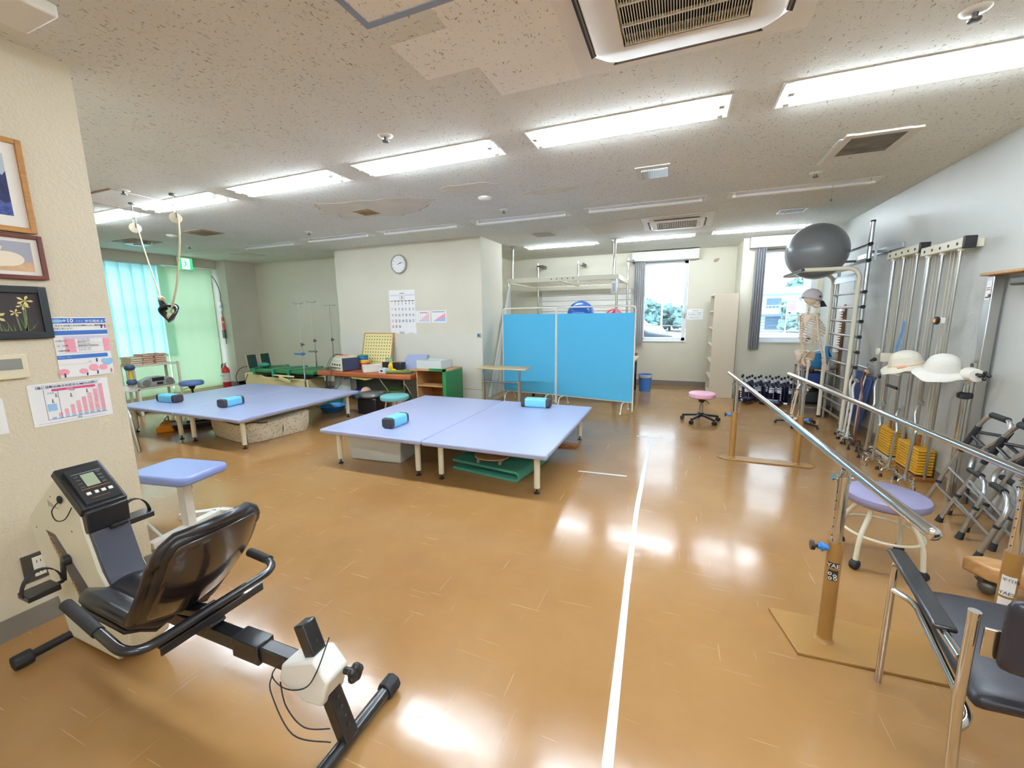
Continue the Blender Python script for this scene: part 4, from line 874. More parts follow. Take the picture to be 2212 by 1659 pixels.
s.poly([disc(.46, .80, .05, .06, 12), [(.42, .72), (.54, .70), (.58, .48), (.48, .44)], [(.44, .70), (.30, .58), (.33, .54), (.47, .64)], [(.52, .70), (.66, .62), (.72, .66), (.70, .58), (.64, .55), (.54, .62)], [(.50, .50), (.40, .34), (.26, .22), (.30, .18), (.46, .28), (.57, .45)], [(.54, .50), (.62, .36), (.76, .30), (.76, .24), (.58, .30), (.50, .44)]], 'exit_green', 'running_figure', 3)
# cables and notices on the pillar
t = thing('pillar_cable', 'grey cable with small white and red tags hanging on the pillar', 'cable', (-9.5, 6.24, 1.5))
k = M(); k.tube(spline([(-9.6, 6.15, 2.5), (-9.52, 6.2, 2.35), (-9.46, 6.235, 2.1), (-9.47, 6.235, 1.75), (-9.46, 6.235, 1.2), (-9.45, 6.235, .95)], 6), .008, 6); k.build('cable', 'dark_steel', t, world=True)
k = M(); k.bx(-9.53, -9.45, 6.22, 6.235, 1.68, 1.87); k.build('white_tag', 'paper', t, world=True); k = M(); k.bx(-9.5, -9.44, 6.22, 6.235, 1.28, 1.55); k.build('red_tag', 'ink_red', t, world=True)
k = M(); k.bx(-9.50, -9.42, 6.2, 6.235, 1.08, 1.27); k.build('switch_box', 'dark_steel', t, world=True, bev=.004)
text('手動', .05, (-9.52, 6.218, 1.76), (1, 0, 0), (0, 0, 1), 'ink_blue', t); text('注意', .045, (-9.495, 6.218, 1.42), (1, 0, 0), (0, 0, 1), 'paper', t)
t = thing('fire_extinguisher', 'red fire extinguisher standing by the green curtain and the pillar', 'fire extinguisher', (-9.36, 6.08, 0))
mat('ext_red', '#C8282C', .3, coat=.4)
k = M(); k.lathe([(0, .0), (.075, .0), (.08, .02), (.08, .38), (.06, .43), (.028, .455), (.026, .48), (0, .48)]); k.build('cylinder', 'ext_red', t)
k = M(); k.lathe([(.0815, .12), (.0815, .32)]); k.build('label_wrap', 'paper', t); text('消火器', .045, (-9.42, 5.99, .25), (1, 0, 0), (0, 0, 1), 'ink_blue', t)
k = M(); k.cyl((0, 0, .48), (0, 0, .52), .02, n=12); k.bar((-.02, 0, .52), (.1, -.03, .55), .02, .01); k.bar((-.02, 0, .50), (.08, -.03, .50), .02, .01); k.build('valve', 'steel', t)
k = M(); k.tube(spline([(-.02, 0, .5), (-.1, 0, .5), (-.12, 0, .35), (-.1, 0, .15)], 5), .01, 8); k.build('hose', 'rubber', t)
# shelf, towels, radio, dumbbells, blue stool
t = thing('utility_shelf', 'beige metal shelf trolley beside the far left window', 'shelf', (-8.2, 4.07, 0))
for z in (.02, .38, .755): k = M(); k.bx(-8.38, -8.02, 3.78, 4.42, z, z+.03); k.build('shelf_board', 'cream_metal', t, world=True, bev=.003)
for x in (-8.38, -8.02):
    for y in (3.78, 4.42): k = M(); k.bx(x-.015, x+.015, y-.015, y+.015, 0, .80); k.build('post', 'cream_metal', t, world=True)
mat('towel_a', '#D9B497', .9, bump=.8, bscale=150); mat('towel_b', '#E3D5B8', .9, bump=.8, bscale=150)
r_ = random.Random(7); n_ = 0
for j, (y, m, nn_) in enumerate(((3.86, 'towel_b', 4), (4.02, 'towel_a', 5), (4.20, 'towel_a', 5))):
    for i in range(nn_):
        z = .787 + i*.033; k = M(); dx, dy = r_.uniform(-.01, .01), r_.uniform(-.01, .01)
        k.grid(lambda u, v, z=z: Vector((-8.33+dx+.28*u, y-.075+dy+.155*v, z + .028 + .003*math.sin(9*u+i)*math.cos(7*v+j))), 6, 5)
        k.bx(-8.33+dx, -8.05+dx, y-.075+dy, y+.08+dy, z, z+.026)
        tag(k.build('folded_towel', m, bev=.004), '%s folded towel, %s from the bottom of the %s stack on the beige shelf' % ('cream' if m == 'towel_b' else 'pinkish beige', ('first', 'second', 'third', 'fourth', 'fifth')[i], ('left', 'middle', 'right')[j]), 'towel', 'folded towels on the shelf')
t = thing('radio', 'silver and black portable radio player on the middle board of the beige shelf', 'radio', (-8.08, 4.1, .41), .0)
mat('silver_plastic', '#A9ABA6', .35)
k = M(); k.prism([(-.26, 0), (.22, 0), (.25, .03), (.22, .12), (.05, .17), (-.12, .17), (-.26, .11)], -.06, .06, 'x'); k.build('body', 'silver_plastic', t, bev=.015)
for y in (-.17, .16): k = M(); k.cyl((.062, y, .075), (.07, y, .075), .055, n=20); k.build('speaker', mat('grille_grey', '#7B7E79', .6), t)
k = M(); k.bx(.0595, .065, -.09, .08, .09, .15); k.build('control_panel', 'black_plastic', t); k = M(); k.bx(.0595, .064, -.03, .06, .03, .07); k.build('cassette_window', 'black_plastic', t)
t = thing('dumbbell_rack', 'small white rack holding upright dumbbells at the near wall edge', 'rack', (-8.0, 3.55, 0))
k = M(); k.bx(-8.1, -7.84, 3.32, 3.74, .40, .43); k.bx(-8.1, -7.84, 3.32, 3.74, .14, .17); k.build('shelf', 'white_metal', t, world=True, bev=.003)
for y in (3.33, 3.73):
    k = M(); k.bx(-8.1, -8.07, y-.015, y+.015, 0, .80); k.build('post', 'white_metal', t, world=True); k = M(); k.bx(-7.87, -7.84, y-.015, y+.015, 0, .45); k.build('post', 'white_metal', t, world=True)
k = M(); k.bx(-7.98, -7.92, 3.34, 3.72, .43, .50); k.build('holder', 'white_metal', t, world=True)
mat('dumb_blue', '#34506E', .45); mat('yellow', '#EFC92B', .4); mat('red', '#B23A3E', .4)
for (y, m, l) in ((3.68, 'yellow', 'dumbbell with blue round ends and a yellow grip, standing on the white rack'), (3.50, 'red', 'dumbbell with blue round ends and a red grip, standing on the white rack')):
    t = thing('dumbbell', l, 'dumbbell', (-7.90, y, .50), 0, 'dumbbells on the rack')
    k = M(); k.cyl((0, 0, .06), (0, 0, .26), .022, n=12); k.build('grip', m, t)
    for z in (.045, .275): k = M(); k.lathe([(0, z-.045), (.05, z-.04), (.066, z-.012), (.066, z+.012), (.05, z+.04), (0, z+.045)], n=12); k.build('weight', 'dumb_blue', t)
def swivel(name, label, x, y, rz, zs, seatm, r, group=None, legs='black', n=5):
    t = thing(name, label, 'stool', (x, y, 0), rz, group)
    k = M(); k.lathe([(0, zs-.075), (r*.92, zs-.072), (r, zs-.06), (r*1.01, zs-.03), (r*.985, zs-.012), (r*.9, zs-.002), (0, zs)], n=36); k.build('seat', seatm, t)
    k = M(); k.cyl((0, 0, zs-.14), (0, 0, zs-.075), .03, .06, n=16); k.build('seat_plate', 'black_plastic', t)
    k = M(); k.tube(fillet([(0, -.02, zs-.10), (.05, -.12, zs-.10), (.06, -.20, zs-.115)], .02), .005, 8); k.build('lever', 'black_plastic', t)
    k = M(); k.cyl((0, 0, .12), (0, 0, zs-.12), .016, n=14); k.cyl((0, 0, .10), (0, 0, zs*.58), .027, n=14); k.build('gas_column', 'steel' if legs == 'chrome' else 'black_plastic', t)
    k = M(); k.cyl((0, 0, .075), (0, 0, .13), .04, n=16); k.build('hub', 'black_plastic', t)
    for i in range(n):
        a = 2*PI*i/n + .3; c, s = math.cos(a), math.sin(a); R_ = .245
        k = M(); k.bar((.02*c, .02*s, .10), (R_*c, R_*s, .068), .035, .028); lg = k.build('leg', 'black_plastic', t, bev=.005)
        for q in (-1, 1): k = M(); k.cyl((R_*c - q*.006*s, R_*s + q*.006*c, .027), (R_*c - q*.022*s, R_*s + q*.022*c, .027), .027, n=14); k.build('caster_wheel', 'rubber', lg)
    return t
mat('seat_blue', '#5F78B2', .4); mat('seat_pink', '#EBB4CC', .4)
swivel('swivel_stool', 'round dark blue swivel stool behind the far left mat table', -7.55, 4.32, .2, .49, 'seat_blue', .17)
swivel('swivel_stool', 'pink swivel stool on five black wheeled legs in the middle distance', .345, 6.2, .1, .415, 'seat_pink', .175, legs='chrome')

# pulley ropes
hang = []
mat('pulley_white', '#E7DCC4', .45)
for i, (hx, hy, px, py, pz, l) in enumerate(((-4.67, 2.80, -4.84, 2.84, 2.53, 'right'), (-5.62, 2.86, -5.59, 2.86, 2.50, 'left'))):
    t = thing('rope_pulley', 'cream rope pulley hanging from the %s ceiling hook' % l, 'pulley', (px, py, pz), 0, 'ceiling rope pulleys')
    k = M(); k.lathe([(0, -.013), (.052, -.013), (.044, 0), (.052, .013), (0, .013)], (px, py, pz), (.8, -.6, 0)); k.build('wheel', 'pulley_white', t, world=True)
    k = M(); k.cyl((px, py, HC-.001), (px, py, HC-.02), .03, n=12); k.tube([(px, py, HC), (px, py, pz+.14)], .004, 8); k.ring((px, py, pz+.115), .02, .004, (0, 1, 0), n=14, m=6); k.ring((px, py, pz+.075), .022, .004, (1, 0, 0), n=14, m=6); k.tube([(px-.02, py, pz), (px-.02, py, pz+.05), (px+.02, py, pz+.05), (px+.02, py, pz)], .005, 6); k.build('hook', 'dark_steel', t, world=True)
t = thing('suspension_rope', 'beige rope running over both ceiling pulleys down to a black sling', 'rope', (-5.2, 2.85, 1.6))
k = M(); k.tube(spline([(-5.55, 2.86, 2.50), (-5.47, 2.86, 2.2), (-5.33, 2.86, 1.76)], 5), .007, 8); k.ball((-5.32, 2.86, 1.73), (.03, .03, .035), 10, 8); k.build('rope', 'rope', t, world=True)
k = M(); k.tube(spline([(-4.80, 2.84, 2.53), (-4.83, 2.84, 2.3), (-4.98, 2.85, 1.9), (-5.14, 2.85, 1.62), (-5.17, 2.85, 1.56)], 5), .010, 8); k.ball((-5.17, 2.85, 1.54), (.04, .04, .045), 12, 8); k.build('thick_rope', 'rope', t, world=True)
k = M(); k.add([(-5.33, 2.86, 1.72), (-5.30, 2.86, 1.76), (-5.23, 2.85, 1.73), (-5.25, 2.86, 1.69)], [(0, 1, 2, 3)]); k.build('tied_rag', 'towel_b', t, solid=.006, world=True)
t = thing('arm_sling', 'black looped sling hanging from the rope in front of the green curtain', 'sling', (-5.2, 2.85, 1.55))
k = M(); n = 26
def slp(u, v): a = 2*PI*u; return Vector((-5.19 + .105*math.cos(a) , 2.85 + .03*math.sin(a*2) + (v-.5)*.05, 1.575 + .085*math.sin(a) + (v-.5)*.03))
k.grid(slp, n, 2); k.build('loop', 'black_leather', t, solid=.02, world=True)
k = M(); k.add([(-5.32, 2.83, 1.72), (-5.29, 2.87, 1.71), (-5.22, 2.86, 1.62), (-5.27, 2.82, 1.58)], [(0, 1, 2, 3)]); k.build('strap', 'black_leather', t, solid=.012, world=True)

# ================================================================= BACK LEFT: tilt table, poles, couch
mat('tilt_green', '#2C7A45', .35); mat('strap_green', '#2F8A70', .6); mat('board_dark', '#1F3B38', .5)
t = thing('tilt_table', 'green padded tilt table with straps and two upright foot boards', 'treatment table', (-6.9, 5.65, 0))
k = M(); k.bx(-7.6, -5.98, 5.38, 5.92, .50, .57); k.build('mattress', 'tilt_green', t, bev=.02, seg=3, world=True)
k = M(); k.prism([(-7.85, .12), (-6.2, .12), (-6.2, .40), (-7.3, .40), (-7.4, .46), (-7.85, .46)], 5.45, 5.85, 'y'); k.build('base', mat('tilt_base', '#E2D49C', .45), t, bev=.02, world=True)
k = M(); k.bx(-7.8, -6.3, 5.5, 5.8, 0.0, .12); k.build('plinth', 'black_metal', t, world=True); k = M(); k.bx(-7.5, -6.0, 5.42, 5.88, .46, .50); k.build('frame', 'black_metal', t, world=True)
for y in (5.42, 5.70): 
    k = M(); k.box((-7.68, y+.1, .68), (.03, .17, .27), (0, -.15, 0)); k.build('foot_board', 'board_dark', t, bev=.004, world=True)
    k = M(); k.box((-7.705, y+.1, .68), (.012, .18, .28), (0, -.15, 0)); k.build('board_back', 'tilt_base', t, world=True)
for i, x in enumerate((-7.35, -6.85, -6.45)):
    k = M(); P = [(x+.15, 5.93, .5), (x+.12, 5.93, .585), (x, 5.65, .592), (x-.08, 5.40, .585), (x-.1, 5.365, .56), (x-.1, 5.36, .46-.03*i)]
    for a, b in zip(P[:-1], P[1:]): k.bar(a, b, .06, .006) if abs(a[2]-b[2]) < .05 else k.add([(a[0]-.03, a[1], a[2]), (a[0]+.03, a[1], a[2]), (b[0]+.03, b[1], b[2]), (b[0]-.03, b[1], b[2])], [(0, 1, 2, 3)])
    k.build('strap', 'strap_green', t, solid=.004, world=True)
k = M(); k.ball((-7.4, 5.55, .62), (.12, .09, .05), 14, 8); k.build('strap_bundle', 'strap_green', t, world=True)
k = M(); k.bar((-6.75, 5.33, .44), (-6.45, 5.30, .37), .03, .05); k.bar((-6.9, 5.35, .47), (-6.4, 5.35, .46), .02, .03); k.build('side_lever', 'tilt_base', t, world=True, bev=.004)
k = M(); k.tube(spline([(-7.72, 5.6, .6), (-7.85, 5.4, .56), (-7.95, 5.35, .40), (-7.85, 5.33, .26), (-7.72, 5.35, .30), (-7.65, 5.38, .46)], 6), .006, 6); k.build('cable', 'rubber', t, world=True)
for i, (x, y, h, l) in enumerate(((-5.93, 5.17, 1.74, 'left drip stand with a small blue clamp, in front of the green tilt table'), (-6.67, 6.12, 1.80, 'middle drip stand with a four-hook top behind the green tilt table'), (-6.60, 6.50, 1.75, 'right drip stand with a plain crossbar top behind the device box'))):
    t = thing('drip_stand', l, 'drip stand', (x, y, 0), 0, 'drip stands')
    k = M(); k.cyl((0, 0, .05), (0, 0, 1.05), .013, n=12); k.cyl((0, 0, 1.0), (0, 0, h), .007, n=10); k.build('pole', 'chrome', t)
    k = M(); k.cyl((0, 0, 1.03), (0, 0, 1.09), .02, n=12); k.cyl((0, 0, 1.06), (.05, 0, 1.06), .014, n=10); k.build('height_knob', 'dark_steel', t)
    k = M(); 
    if i == 2: k.bar((-.16, 0, h), (.16, 0, h), .02, .012)
    else:
        for a in (0, PI/2, PI, 1.5*PI): k.tube(fillet([(0, 0, h), (.09*math.cos(a), .09*math.sin(a), h), (.11*math.cos(a), .11*math.sin(a), h+.03)], .02, 4), .004, 6)
    k.build('hook_top', 'chrome', t)
    if i < 2: k = M(); k.bar((-.16, -.02, .90-.05*i), (.02, -.02, .90-.05*i), .022, .03); k.cyl((0, -.03, .9-.05*i), (.0, .03, .9-.05*i), .025, n=12); k.build('clamp', mat('clamp_blue', '#3B6E94', .4) if i == 0 else 'steel', t, bev=.004)
    for q in range(5): a = q*1.2566; k = M(); k.bar((0, 0, .07), (.22*math.cos(a), .22*math.sin(a), .045), .02, .015); k.ball((.22*math.cos(a), .22*math.sin(a), .02), .02, 8, 6); k.build('base_leg', 'steel', t)
t = thing('treatment_couch', 'brown padded treatment couch on folding chrome legs covered with equipment', 'treatment couch', (-4.92, 5.75, 0))
k = M(); k.bx(-5.90, -3.93, 5.40, 6.08, .50, .585); k.build('mattress', 'leather_brown', t, bev=.02, seg=3, world=True)
for x in (-5.75, -4.1):
    for y in (5.47, 6.0): k = M(); k.cyl((x, y, 0), (x, y, .50), .013, n=10); k.build('leg', 'chrome', t, world=True)
    k = M(); k.cyl((x, 5.47, .08), (x, 6.0, .08), .010, n=8); k.build('leg_bar', 'chrome', t, world=True)
for (a, b) in (((-4.1, 5.47, .45), (-3.93, 5.47, .20)), ((-4.6, 5.47, .50), (-4.28, 5.47, .12)), ((-5.35, 5.47, .50), (-5.6, 5.47, .2))): k = M(); k.cyl(a, b, .008, n=8); k.build('brace', 'chrome', t, world=True)
k = M(); k.prism([(-5.12, .505), (-4.80, .50), (-4.66, .50), (-4.72, .485), (-4.84, .46), (-4.93, .475), (-5.12, .485)], 5.392, 5.398, 'y'); k.build('tape_repair', mat('tape_olive', '#A79A4E', .6), t, world=True)
# device
t = thing('electrotherapy_unit', 'cream and navy electrotherapy unit with dials on the brown couch', 'medical device', (-5.45, 5.65, .585), -.35)
k = M(); k.bx(-.19, .19, -.17, .15, .008, .225); k.build('case', mat('device_navy', '#38405E', .4), t, bev=.006)
k = M(); k.bx(-.195, .195, -.18, -.168, .004, .235); k.build('front_panel', mat('device_cream', '#E2DDC3', .4), t, bev=.003)
for i in range(4):
    k = M(); k.cyl((-.13+.085*i, -.18, .11), (-.13+.085*i, -.195, .11), .012, n=14); k.build('dial', 'black_plastic', t)
    k = M(); k.cyl((-.13+.085*i, -.18, .055), (-.13+.085*i, -.19, .055), .009, n=10); k.build('socket', 'wood_brown', t)
    k = M(); k.cyl((-.13+.085*i, -.18, .18), (-.13+.085*i, -.185, .18), .006, n=8); k.build('indicator', 'ink_green', t)
for i in range(5):
    k = M(); x = -.14+.07*i; k.tube(spline([(x, -.19, .055), (x-.03, -.25, .06), (x-.06-.02*i, -.28, -.02), (x-.07-.03*i, -.29, -.25), (-.12-.02*i, -.28, -.42)], 6), .0045, 6); k.build('lead', 'rubber', t)
k = M(); k.bx(-.16, .17, -.13, .12, .225, .245); k.box((-.02, -.02, .252), (.26, .2, .012), (0, 0, .15)); k.build('papers_on_top', 'towel_b', t)
k = M(); [k.box((-.1+.06*i, -.06+.02*(i % 2), .265), (.08, .06, .015), (.1, .1, .5*i)) for i in range(4)]; k.build('electrode_pads', mat('pad_pink', '#D9937A', .7), t, bev=.004)
k = M(); [k.tube(spline([(-.02+.07*i, -.06, .27), (-.10+.07*i, -.16, .275), (-.2+.06*i, -.24, .12), (-.24+.05*i, -.27, -.1)], 6), .004, 6) for i in range(2)]; k.build('lead_bundle', 'rubber', t)
# rings
RC = [('#E8642A', 'orange'), ('#E8642A', 'orange'), ('#C23A2E', 'red'), ('#C23A2E', 'red'), ('#F2C12E', 'yellow'), ('#F2C12E', 'yellow'), ('#2F7CC8', 'blue'), ('#2F7CC8', 'blue'), ('#1E7A55', 'green')]
for i, (c, n_) in enumerate(RC):
    k = M(); k.ring((-5.24+(.012 if i < 6 else -.02), 5.86, .585+.0145+.0275*i), .082, .0145, n=24, m=8)
    o = ['lowest', 'second from the bottom', 'third from the bottom', 'fourth from the bottom', 'fifth from the bottom', 'sixth from the bottom', 'third from the top', 'second from the top', 'topmost'][i]
    tag(k.build('toss_ring', mat('ring_'+n_, c, .4)), n_ + ' rubber ring, ' + o + ' in the stack on the couch', 'ring', 'stacked coloured rings')
t = thing('peg_board', 'pale yellow peg board with rows of holes leaning against the wall on the couch', 'peg board', (-5.13, 6.1, .585))
ty = .16
def pb(x, z, d): return (x, 6.03+ty*z/.60 + d, .59 + z)
k = M(); X0, X1, Z1 = -5.46, -4.82, .61
k.add([pb(X0, 0, 0), pb(X1, 0, 0), pb(X1, Z1, 0), pb(X0, Z1, 0), pb(X0, 0, .02), pb(X1, 0, .02), pb(X1, Z1, .02), pb(X0, Z1, .02)], [(0, 1, 2, 3), (4, 7, 6, 5), (0, 4, 5, 1), (1, 5, 6, 2), (2, 6, 7, 3), (3, 7, 4, 0)]); k.build('panel', mat('peg_yellow', '#EBDD9C', .5), t, world=True)
k = M()
for i in range(10):
    for j in range(10):
        cx, cz = X0+.05+(X1-X0-.1)*i/9, .05+(Z1-.1)*j/9
        k.add([pb(cx+.011*math.cos(q*PI/5), cz+.011*math.sin(q*PI/5), -.001) for q in range(10)], [tuple(range(10))])
o = k.build('peg_holes', mat('hole_dark', '#5B5230', .8), t, world=True)
k = M()
for (a, b, c, d) in ((X0-.015, X0, 0, Z1+.015), (X1, X1+.015, 0, Z1+.015), (X0, X1, Z1, Z1+.015)): k.add([pb(a, c, -.012), pb(b, c, -.012), pb(b, d, -.012), pb(a, d, -.012), pb(a, c, .03), pb(b, c, .03), pb(b, d, .03), pb(a, d, .03)], [(0, 1, 2, 3), (4, 7, 6, 5), (0, 4, 5, 1), (1, 5, 6, 2), (2, 6, 7, 3), (3, 7, 4, 0)])
k.build('frame', 'wood', t, world=True)
def tray(name, label, x, y, z, w, d, h, rz, m, cat='box', group=None, lidm=None):
    t = thing(name, label, cat, (x, y, z), rz, group); k = M(); th = .006
    k.bx(-w/2, w/2, -d/2, d/2, 0, th); k.bx(-w/2, w/2, -d/2, -d/2+th, th, h); k.bx(-w/2, w/2, d/2-th, d/2, th, h); k.bx(-w/2, -w/2+th, -d/2+th, d/2-th, th, h); k.bx(w/2-th, w/2, -d/2+th, d/2-th, th, h); k.build('box', m, t, bev=.003)
    if lidm: k = M(); k.bx(-w/2-.004, w/2+.004, -d/2-.004, d/2+.004, h, h+.012); k.build('lid', lidm, t, bev=.003)
    return t
t = tray('plastic_box', 'white plastic box with a lid in front of the peg board', -4.85, 5.62, .585, .24, .32, .10, -.75, 'white_plastic', lidm='white_plastic')
t = tray('plastic_box', 'small pale box with a picture label at the front edge of the couch', -4.50, 5.49, .585, .17, .10, .085, -.25, 'box_white')
s = Sheet(t, Vector((-4.50, 5.49, .595)) + Matrix.Rotation(-.25, 3, 'Z') @ Vector((-.06, -.052, 0)), Matrix.Rotation(-.25, 3, 'Z') @ Vector((1, 0, 0)), (0, 0, 1), .12, .07, Matrix.Rotation(-.25, 3, 'Z') @ Vector((0, -1, 0)), 'paper'); s.poly([disc(.5, .45, .3, .25)], 'ink', 'picture')
t = thing('tool_box', 'black and yellow box tied shut, beside the lavender wedge', 'box', (-4.43, 5.66, .585), 0)
k = M(); k.bx(-.19, .19, -.07, .07, .02, .17); k.build('body', 'black_plastic', t, bev=.006); k = M(); k.bx(-.195, .195, -.075, .075, .0, .045); k.build('base', 'yellow', t, bev=.004)
k = M(); k.bx(-.03, .03, -.08, .08, .0, .175); k.build('band', 'yellow', t); k = M(); k.ball((.0, -.09, .09), (.05, .02, .07), 12, 8); k.ball((.05, -.085, .04), (.06, .02, .03), 12, 8); k.build('yellow_bundle', 'yellow', t)
for (x, l) in ((-4.56, 'left small jar on the black and yellow box'), (-4.48, 'right small jar on the black and yellow box')):
    t = thing('jar', l, 'jar', (x-.0, 5.66, .757)); k = M(); k.lathe([(0, 0), (.025, 0), (.027, .05), (0, .05)], n=14); k.build('body', 'clear_plastic', t); k = M(); k.lathe([(.027, .05), (.028, .065), (0, .065)], n=14); k.build('lid', 'ink_green', t)
k = M(); k.cyl((-4.42, 5.44, .61), (-4.02, 5.60, .61), .024, n=14); tag(k.build('foam_roll', mat('olive', '#5F7A3A', .7)), 'thin olive green roll lying at the front edge of the brown couch', 'roll')
t = thing('foam_wedge', 'lavender padded wedge cushion on the right end of the couch', 'cushion', (-4.19, 5.96, .585))
k = M(); k.prism([(-.20, .0), (.10, 0), (.10, .27), (.04, .27), (-.20, .04)], -.21, .21, 'x'); k.v = [Vector((p.x, p.y, p.z)) for p in k.v]; k.build('cushion', 'lavender', t, bev=.02, seg=3)
t = thing('wooden_box_stand', 'green edged open wooden box stand standing on the floor right of the couch', 'stand', (-3.62, 5.72, 0))
k = M(); k.bx(-3.97, -3.30, 5.45, 5.98, .655, .675); k.build('top', 'wood', t, world=True, bev=.002)
k = M(); k.bx(-3.33, -3.30, 5.45, 5.98, 0, .655); k.bx(-3.36, -3.295, 5.44, 5.455, 0, .70); k.bx(-3.60, -3.295, 5.44, 5.455, .655, .70); k.build('green_side', 'tilt_green', t, world=True, bev=.003)
k = M(); k.bx(-3.88, -3.86, 5.5, 5.98, 0, .655); k.build('side', 'wood', t, world=True); k = M(); k.bx(-3.86, -3.33, 5.95, 5.97, 0, .655); k.build('back', 'wood_brown', t, world=True)
for z in (.08, .40): k = M(); k.bx(-3.86, -3.33, 5.5, 5.95, z, z+.02); k.build('shelf', 'wood', t, world=True)
t = tray('plastic_box', 'translucent plastic box on the green edged wooden stand', -3.67, 5.72, .675, .46, .34, .135, 0, mat('clear_box', '#DCE3E0', .25, alpha=.75))
# under the couch
def bucket(name, label, x, y, r0, r1, h, m, z=0, cat='bucket'):
    k = M(); k.lathe([(0, .004), (r0, .004), (r1, h), (r1+.012, h), (r1+.012, h-.012), (r1+.003, h-.014), (r0+.004, 0), (0, 0)], (x, y, z), n=26); return tag(k.build(name, m), label, cat)
bucket('basin', 'teal plastic basin on the floor under the left end of the couch', -5.52, 5.34, .14, .19, .15, mat('teal', '#2FA5A0', .4), cat='basin')
bucket('basin', 'blue plastic basin beside the teal basin under the couch', -5.20, 5.02, .15, .20, .09, mat('basin_blue', '#2A7CB8', .4), cat='basin')
bucket('bucket', 'green plastic bucket behind the black stool', -4.92, 5.50, .12, .16, .19, mat('green_plastic', '#5C8A3C', .45))
bucket('bucket', 'olive green bucket behind the black stool under the couch', -4.45, 5.70, .15, .19, .28, 'olive')
for (x, y, r, m, l) in ((-5.30, 5.80, .13, 'ball_blue', 'blue ball under the brown couch'), (-4.92, 5.50, .09, 'ball_peach', 'peach coloured ball under the brown couch'), (-4.17, 5.38, .10, 'ball_pink', 'pink ball behind the cyan stool')):
    mat('ball_blue', '#2F4FA8', .3); mat('ball_peach', '#DDB090', .4); mat('ball_pink', '#E2A59C', .4)
    z = r if m != 'ball_peach' else .19+r*.55
    if m == 'ball_pink': z = r
    k = M(); k.ball((x, y, z), r); tag(k.build('exercise_ball', m), l, 'ball')
k = M(); k.prism([(-5.7, .0), (-4.5, 0), (-4.6, .40), (-4.9, .45), (-5.6, .44)], 5.98, 6.04, 'y'); tag(k.build('folded_sheet', mat('grey_green', '#6F7B70', .8)), 'dark grey green folded mat standing behind the things under the couch', 'mat')
t = thing('shopping_bag', 'crumpled white bag hanging under the left end of the couch', 'bag', (-5.55, 5.62, .18)); k = M(); k.grid(lambda u, v: Vector((-.18+.36*u, .02*math.sin(9*u), .30*v*(.9+.1*math.sin(7*u)))), 14, 6); k.grid(lambda u, v: Vector((-.18+.36*u, .14+.02*math.sin(7*u), .30*v)), 14, 6); k.build('bag', mat('bag_white', '#C9CDC8', .6), t, solid=.004)
t = thing('storage_stool', 'black storage stool with a shiny dark grey round seat in front of the couch', 'stool', (-4.47, 5.12, 0))
k = M(); k.bx(-.17, .19, -.15, .17, 0, .26); k.build('box', 'black_plastic', t, bev=.015); k = M(); k.lathe([(0, .26), (.19, .265), (.215, .29), (.20, .325), (.14, .338), (0, .34)], n=32); k.build('seat', mat('seat_grey', '#5C605E', .25), t)
mat('seat_cyan', '#7CC9CC', .45)
t = thing('round_stool', 'round cyan padded stool behind the centre left mat table', 'stool', (-3.92, 4.98, 0))
k = M(); k.lathe([(0, .275), (.2, .277), (.215, .30), (.21, .335), (.19, .345), (0, .348)], n=32); k.build('seat', 'seat_cyan', t)
for a in (.5, 2.07, 3.64, 5.2): k = M(); k.cyl((.12*math.cos(a), .12*math.sin(a), .28), (.17*math.cos(a), .17*math.sin(a), 0), .014, n=8); k.build('leg', 'ball_pink', t)
k = M(); [k.ring((-5.22, 4.93, .20+.012*i), .05+.01*(i % 3), .006, (.2*i, 1, .3), n=16, m=5) for i in range(5)]; k.tube([(-5.22, 4.93, .5), (-5.22, 4.93, .2)], .006, 6); o = tag(k.build('cable_coil', 'rubber'), 'coiled black cable hanging from the couch behind the left mat table', 'cable')
# calendar wall
t = thing('clock', 'round silver wall clock with a white face', 'clock', (-4.62, 6.22, 2.42))
cw = (-4.62, 6.22, 2.415)
k = M(); k.lathe([(0, 0), (.155, 0), (.165, .02), (.16, .04), (.145, .045), (.14, .03), (0, .03)], cw, (0, -1, 0), n=48); k.build('case', 'silver_plastic', t, world=True)
k = M(); k.lathe([(0, .0315), (.14, .0315)], cw, (0, -1, 0), n=40); k.build('face', 'paper', t, world=True)
for h in range(12):
    a = PI/2 - (h+1)*PI/6; text(str(h+1), .028, (cw[0]+.113*math.cos(a), cw[1]-.033, cw[2]+.113*math.sin(a)-.010), (1, 0, 0), (0, 0, 1), 'ink', t, 'numeral', 'CENTER')
for (ang, L_, w_, n_) in (((2*30+6), .065, .007, 'hour_hand'), (74, .10, .005, 'minute_hand')):
    a = PI/2 - math.radians(ang); k = M(); k.bar((cw[0]-.015*math.cos(a), cw[1]-.036, cw[2]-.015*math.sin(a)), (cw[0]+L_*math.cos(a), cw[1]-.036, cw[2]+L_*math.sin(a)), .002, w_, up=(0, 0, 1)) ; k.build(n_, 'ink', t, world=True)
t = thing('calendar', 'large white wall calendar for the sixth month with big numbers', 'calendar', (-4.6, 6.22, 1.5))
s = Sheet(t, (-4.885, 6.219, 1.165), (1, 0, 0), (0, 0, 1), .555, .81, (0, -1, 0), 'paper', .004)
s.rects([(.42, .80, .60, .935)], 'ink_grey', 'month_frame', 1); s.rects([(.43, .81, .59, .915)], 'paper', 'month_field', 2)
s.text('6', .51, .822, .085, 'ink_red', 'CENTER', sx=.8, bold=.002, lift=4)
s.rects([(.05+.135*i, .755, .15+.135*i, .77) for i in range(1, 7)], 'ink', 'weekday_bar'); s.rects([(.05, .755, .15, .77)], 'ink_red', 'sunday_bar')
day = 1
